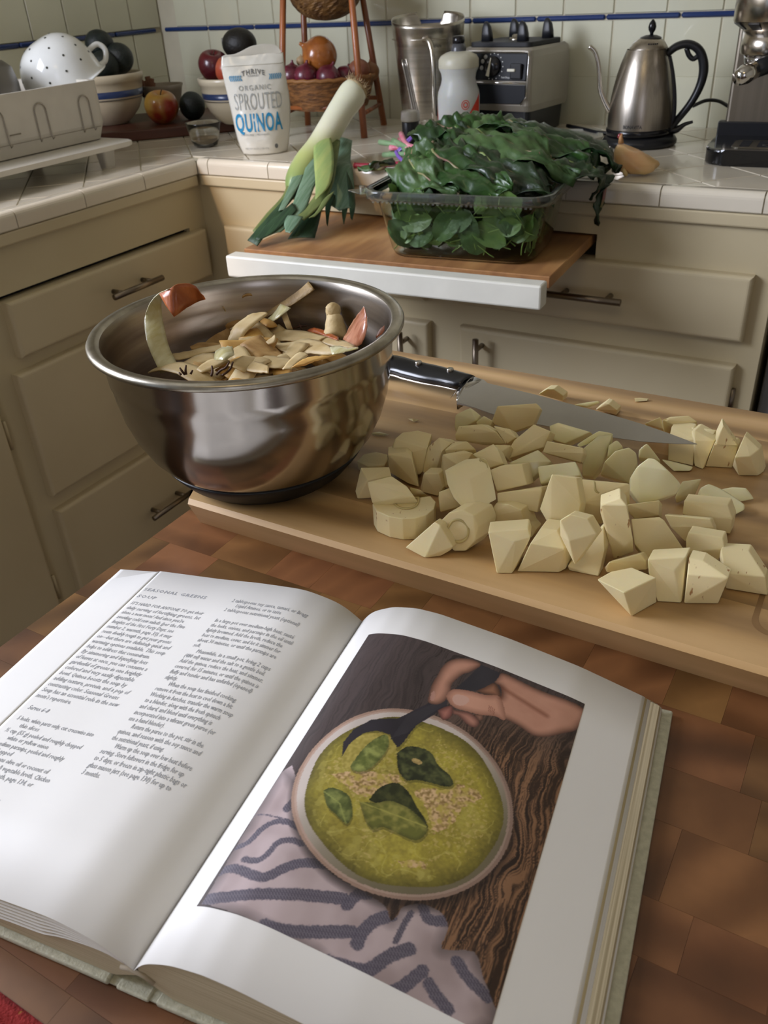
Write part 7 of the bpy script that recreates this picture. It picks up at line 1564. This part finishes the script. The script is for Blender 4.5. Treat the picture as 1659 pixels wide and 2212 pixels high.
# ---- spinach leaves inside, each one a leaf of its own
random.seed(13)
rzt = Matrix.Rotation(math.radians(7.0), 4, 'Z')
def fits(k, loc, rot, sc):
    ln = (0.050, 0.058, 0.046, 0.060, 0.054)[k % 5]; wd = (0.036, 0.040, 0.036, 0.036, 0.042)[k % 5]; E_ = Euler(rot).to_matrix()
    for q in ((0, ln, 0), (wd / 2, ln * .5, 0), (-wd / 2, ln * .5, 0), (0, -0.022, 0), (0, 0, 0)):
        v = Vector(loc) + E_ @ (Vector(q) * sc); W_ = 0.119 + 0.011 * v.z / 0.09; Dq = 0.0745 + 0.012 * v.z / 0.09
        if abs(v.x) > W_ or abs(v.y) > Dq or v.z < 0.004 or v.z > 0.112: return False
    return True
def spin(k, loc, rot, sc, lab, grp='baby spinach leaves in the plastic tub'):
    for t_ in range(60):
        if fits(k, loc, rot, sc): break
        rot = (rot[0] + random.uniform(-.1, .1), random.uniform(-PI, PI), rot[2] + random.uniform(-.1, .1)); loc = (loc[0] * .985, loc[1] * .995, loc[2] * .9 + .1 * .05)
    else: return None
    bl_, stt = SPM[k % 5]
    t = D.objects.new('spinach_leaf', None); COL.objects.link(t); t.empty_display_size = 0.01
    Mx = Matrix.Translation(TB) @ rzt @ Matrix.Translation(loc) @ Euler(rot).to_matrix().to_4x4() @ Matrix.Scale(sc, 4)
    t.matrix_world = Mx; tag(t, lab, 'leaf', grp)
    for nm, me in (('blade', bl_), ('stem', stt)):
        o = D.objects.new(nm, me); COL.objects.link(o); o.parent = t
    return t
def tubw(z): return 0.122 + 0.013 * z / 0.09 - 0.006, 0.078 + 0.013 * z / 0.09 - 0.006
fl = 'dark green baby spinach leaf pressed against the front wall of the clear tub'
sl_ = 'baby spinach leaf at the right end of the clear tub'
ll_ = 'baby spinach leaf at the left end of the clear tub'
ul_ = 'baby spinach leaf in the middle of the tub, under the chard'
cnt = 0
for r in range(4):
    for c in range(9):
        x = -0.100 + 0.025 * c + random.uniform(-.007, .007); z = 0.012 + 0.0205 * r + random.uniform(-.004, .004); W_, Dp = tubw(z)
        a = random.uniform(-1.3, 1.3) + (PI if random.random() < 0.25 else 0)
        spin(cnt, (x, -Dp + 0.006 + random.uniform(0, .010), z), (PI / 2 + random.uniform(-.25, .25), a, random.uniform(-.15, .15)), random.uniform(.75, 1.0), fl); cnt += 1
for r in range(4):
    for c in range(5):
        for sx, lb in ((1, sl_), (-1, ll_)):
            y = -0.050 + 0.024 * c; z = 0.014 + 0.021 * r; W_, Dp = tubw(z)
            spin(cnt, (sx * (W_ - 0.010), y, z), (PI / 2, random.uniform(-1, 1), sx * PI / 2), random.uniform(.6, .8), lb); cnt += 1
for k in range(46):
    W_, Dp = 0.095, 0.050
    spin(k, (random.uniform(-W_, W_), random.uniform(-Dp, Dp), random.uniform(0.012, 0.082)), (random.uniform(-.5, 1.3), random.uniform(-.6, .6), random.uniform(0, 2 * PI)), random.uniform(.8, 1.1), ul_)

# ================================================================ chard bunch
ch = thing('chard_bunch', 'bunch of crinkled dark green chard held by a purple band, lying across the spinach tub', 'chard', (0.48, 0.02, 0.0))
CO = Vector(ch.location)
cdm = M('chard_leaf', '30501f', 0.38, col2='1d3618', ns=30, bump=0.6, bs=60, coat=0.12)
cdm2 = M('chard_leaf_dark', '1e3618', 0.38, col2='152813', ns=26, bump=0.9, bs=70, coat=0.25)
cdm3 = M('chard_leaf_under', '4c6438', 0.45, col2='37522c', ns=30, bump=0.8, bs=60)
rib_m = M('chard_rib', '7d8f55', 0.45, col2='8a5a5a', ns=30)
cst = M('chard_stem_green', '6d8f66', 0.4, col2='86a07a', ns=40, coat=.2); cpk = M('chard_stem_pink', 'c05a72', 0.4, col2='d99aa4', ns=60); crd = M('chard_stem_red', '8f2438', 0.35, col2='a23248', ns=40, coat=.3)
def chard_leaf(path, widths, seed, mat, tilt=0.0, ruf=0.013, nu=48, nv=24, cup=0.25):
    P_ = spl(path, nu); Wd = np.interp(np.linspace(0, 1, nu + 1), np.linspace(0, 1, len(widths)), widths)
    vs = []
    for i, q in enumerate(P_):
        q = Vector(q); t = (Vector(P_[min(i + 1, nu)]) - Vector(P_[max(i - 1, 0)])).normalized()
        sd = t.cross(Vector((0, 0, 1))).normalized(); sd = (Matrix.Rotation(tilt, 3, t) @ sd); up = sd.cross(t).normalized()
        for j in range(nv + 1):
            s = j / nv * 2 - 1; ww = Wd[i] / 2 * (1 + 0.12 * noise.noise(Vector((i * .5, seed, s))))
            h_ = ruf * (abs(s) ** 1.2) * math.sin(i * 0.42 + seed + s * 2.0) + 0.8 * ruf * noise.noise(Vector((i * .32, s * 3.5, seed))) + 0.30 * ruf * noise.noise(Vector((i * .7, s * 7, seed + 4)))
            h_ += -cup * abs(s) ** 2 * ww - 0.003 * math.exp(-(s * 8) ** 2)
            vs.append(q + sd * (s * ww) + up * h_ - CO)
    fs = [(i * (nv + 1) + j, i * (nv + 1) + j + 1, (i + 1) * (nv + 1) + j + 1, (i + 1) * (nv + 1) + j) for i in range(nu) for j in range(nv)]
    o = pm('leaf', vs, fs, mat, ch, True); solid(o, 0.0007)
    r_ = tube('midrib', [tuple(vs[i * (nv + 1) + nv // 2] - Vector((0, 0, 0.001))) for i in range(0, nu - 4, 3)], [0.0034 * (1 - i / nu) + 0.0008 for i in range(0, nu - 4, 3)], rib_m, o, 6)
    return o
B0 = (0.528, 0.018, 0.040)
LV = [  # end side, path, widths, tilt
 ([B0, (0.568, -.08, .060), (.58, -.14, .056), (.63, -.185, .038), (.70, -.205, .022)], [.012, .045, .085, .075, .01], cdm3, 0.5),
 ([B0, (0.588, -.06, .072), (.62, -.13, .062), (.70, -.17, .046), (.78, -.19, .028)], [.012, .055, .095, .09, .01], cdm, 0.35),
 ([B0, (0.608, -.05, .080), (.68, -.11, .066), (.77, -.15, .046), (.84, -.17, .015)], [.012, .055, .10, .085, .01], cdm2, 0.25),
 ([B0, (0.598, .00, .085), (.66, -.05, .084), (.76, -.09, .068), (.85, -.10, .030)], [.012, .06, .11, .10, .01], cdm3, 0.15),
 ([B0, (0.588, .03, .078), (.64, .03, .090), (.74, .00, .080), (.85, -.04, .045)], [.012, .06, .11, .11, .02], cdm, -0.1),
 ([B0, (0.568, .05, .060), (.62, .07, .078), (.72, .06, .076), (.83, .02, .058), (.885, -.01, .030)], [.012, .055, .10, .11, .09, .02], cdm2, -0.25),
 ([B0, (0.558, .00, .070), (.57, -.03, .090), (.62, -.05, .086), (.68, -.08, .068)], [.012, .06, .10, .08, .01], cdm, 0.2),
 ([B0, (0.558, .04, .062), (.57, .08, .076), (.63, .10, .070), (.70, .10, .060)], [.012, .055, .09, .08, .01], cdm2, -0.3),
 ([B0, (0.578, .02, .082), (.60, .02, .096), (.65, .00, .094), (.71, -.02, .084)], [.012, .055, .09, .075, .01], cdm, 0.0),
 ([(.60, -.02, .05), (.70, -.03, .062), (.80, -.05, .050), (.86, -.06, .040), (.885, -.05, .012)], [.05, .10, .12, .09, .01], cdm2, 0.1),
 ([(.60, -.10, .03), (.68, -.13, .034), (.76, -.13, .030), (.82, -.12, .018)], [.06, .11, .12, .05], cdm2, 0.1),
 ([(.58, .02, .03), (.68, .03, .035), (.78, .02, .034), (.86, .0, .028)], [.06, .11, .13, .05], cdm2, -0.1),
 ([B0, (0.553, -.05, .045), (.545, -.10, .035), (.58, -.13, .028)], [.02, .05, .06, .01], cdm3, 0.5),
]
for k, (pa, wd, mt_, ti) in enumerate(LV): chard_leaf(pa, wd, k * 2.3 + 1, mt_, ti)
# wilted shred hanging over the counter edge
chard_leaf([(.862, -.030, .030), (.872, -.040, .012), (.870, -.043, -.010), (.868, -.044, -.030), (.866, -.044, -.052)], [.012, .016, .010, .022, .004], 5.5, cdm2, 0.3, ruf=0.008, nu=18, nv=6)
chard_leaf([(.868, -.040, .006), (.860, -.047, -.004), (.853, -.047, -.012)], [.004, .010, .003], 9.5, cdm2, 0.3, ruf=0.004, nu=10, nv=4)
random.seed(8)
for k in range(15):
    a = random.uniform(-0.9, 0.75); zz = random.uniform(0.008, 0.052)
    ex = 0.462 - random.uniform(0.02, 0.055) * math.cos(a) ; ey = 0.055 + random.uniform(-0.02, 0.05)
    tube('stem', [Vector((0.540, 0.016, 0.040)) - CO, Vector((0.492, 0.030 + 0.02 * a, 0.034 + (zz - .03) * .4)) - CO, Vector((ex, ey, zz)) - CO], [0.0045, 0.0048, 0.0052], cst if k % 4 else cpk, ch, 8, 8)
chard_leaf([(.455, -.005, .012), (.430, -.012, .010), (.405, -.018, .006)], [.01, .022, .004], 3.3, cdm3, 0.2, ruf=.006, nu=12, nv=6)
chard_leaf([(.478, -.01, .022), (.462, -.035, .022), (.452, -.055, .020)], [.012, .026, .004], 6.3, cdm2, 0.2, ruf=.006, nu=12, nv=6)
band = M('purple_band', '7a58b0', 0.35, coat=.3)
for P_, r in (([(.463, .030, .030), (.480, .040, .048), (.500, .052, .066)], 0.0030), ([(.466, .026, .029), (.484, .030, .044), (.497, .046, .062)], 0.0022), ([(.462, .026, .030), (.474, .014, .024), (.492, -.002, .020)], 0.0036), ([(.500, .052, .066), (.520, .04, .060), (.528, 0.0, .045), (.510, -.02, .025), (.492, -.002, .020)], 0.0026)):
    tube('rubber_band', [Vector(q) - CO for q in P_], r, band, ch, 8, 16, flat=1.0)
rs_ = thing('chard_stalk', 'loose red chard stem lying on the counter left of the bunch', 'stem', (0.383, 0.006, 0.0065))
tube('stalk', [(0, 0, 0), (0.04, 0.006, 0.0), (0.085, 0.018, 0.004), (0.115, 0.030, 0.010)], [0.0062, 0.0058, 0.0052, 0.0048], crd, rs_, 14, 20, flat=.8)
lathe('cut_end', [(0, 0.0006), (0.0055, 0.0005), (0.0058, -0.001)], m_('cut_pale', 'd9b7a4', 0.5), rs_, 16, rot=(0, -PI / 2, 0.15), c=(-0.0006, 0, 0))

# ---- red cloth at the near corner
rc = thing('red_cloth', 'red cloth with yellow specks at the bottom left corner', 'cloth', (1.036, -1.3655, ZI))
vs = []; n = 20
for i in range(n + 1):
    for j in range(n + 1):
        x = -0.05 + 0.075 * i / n; y = -0.05 + 0.073 * j / n; r = max(0, min(1, (0.024 - x) / 0.02)) * max(0, min(1, (0.022 - y + .0) / 0.015))
        vs.append((x, y, 0.001 + 0.008 * r + 0.002 * noise.noise(Vector((x * 60, y * 60, 1))) * r))
o = pm('fabric', vs, [(i * (n + 1) + j, (i + 1) * (n + 1) + j, (i + 1) * (n + 1) + j + 1, i * (n + 1) + j + 1) for i in range(n) for j in range(n)], M('red_fabric', '8e1f1c', 0.9, col2='c89a4a', ns=110, nlo=.62, nhi=.68, bump=.5, bs=600), rc, True); solid(o, 0.0012)
for i in range(2):
    pass
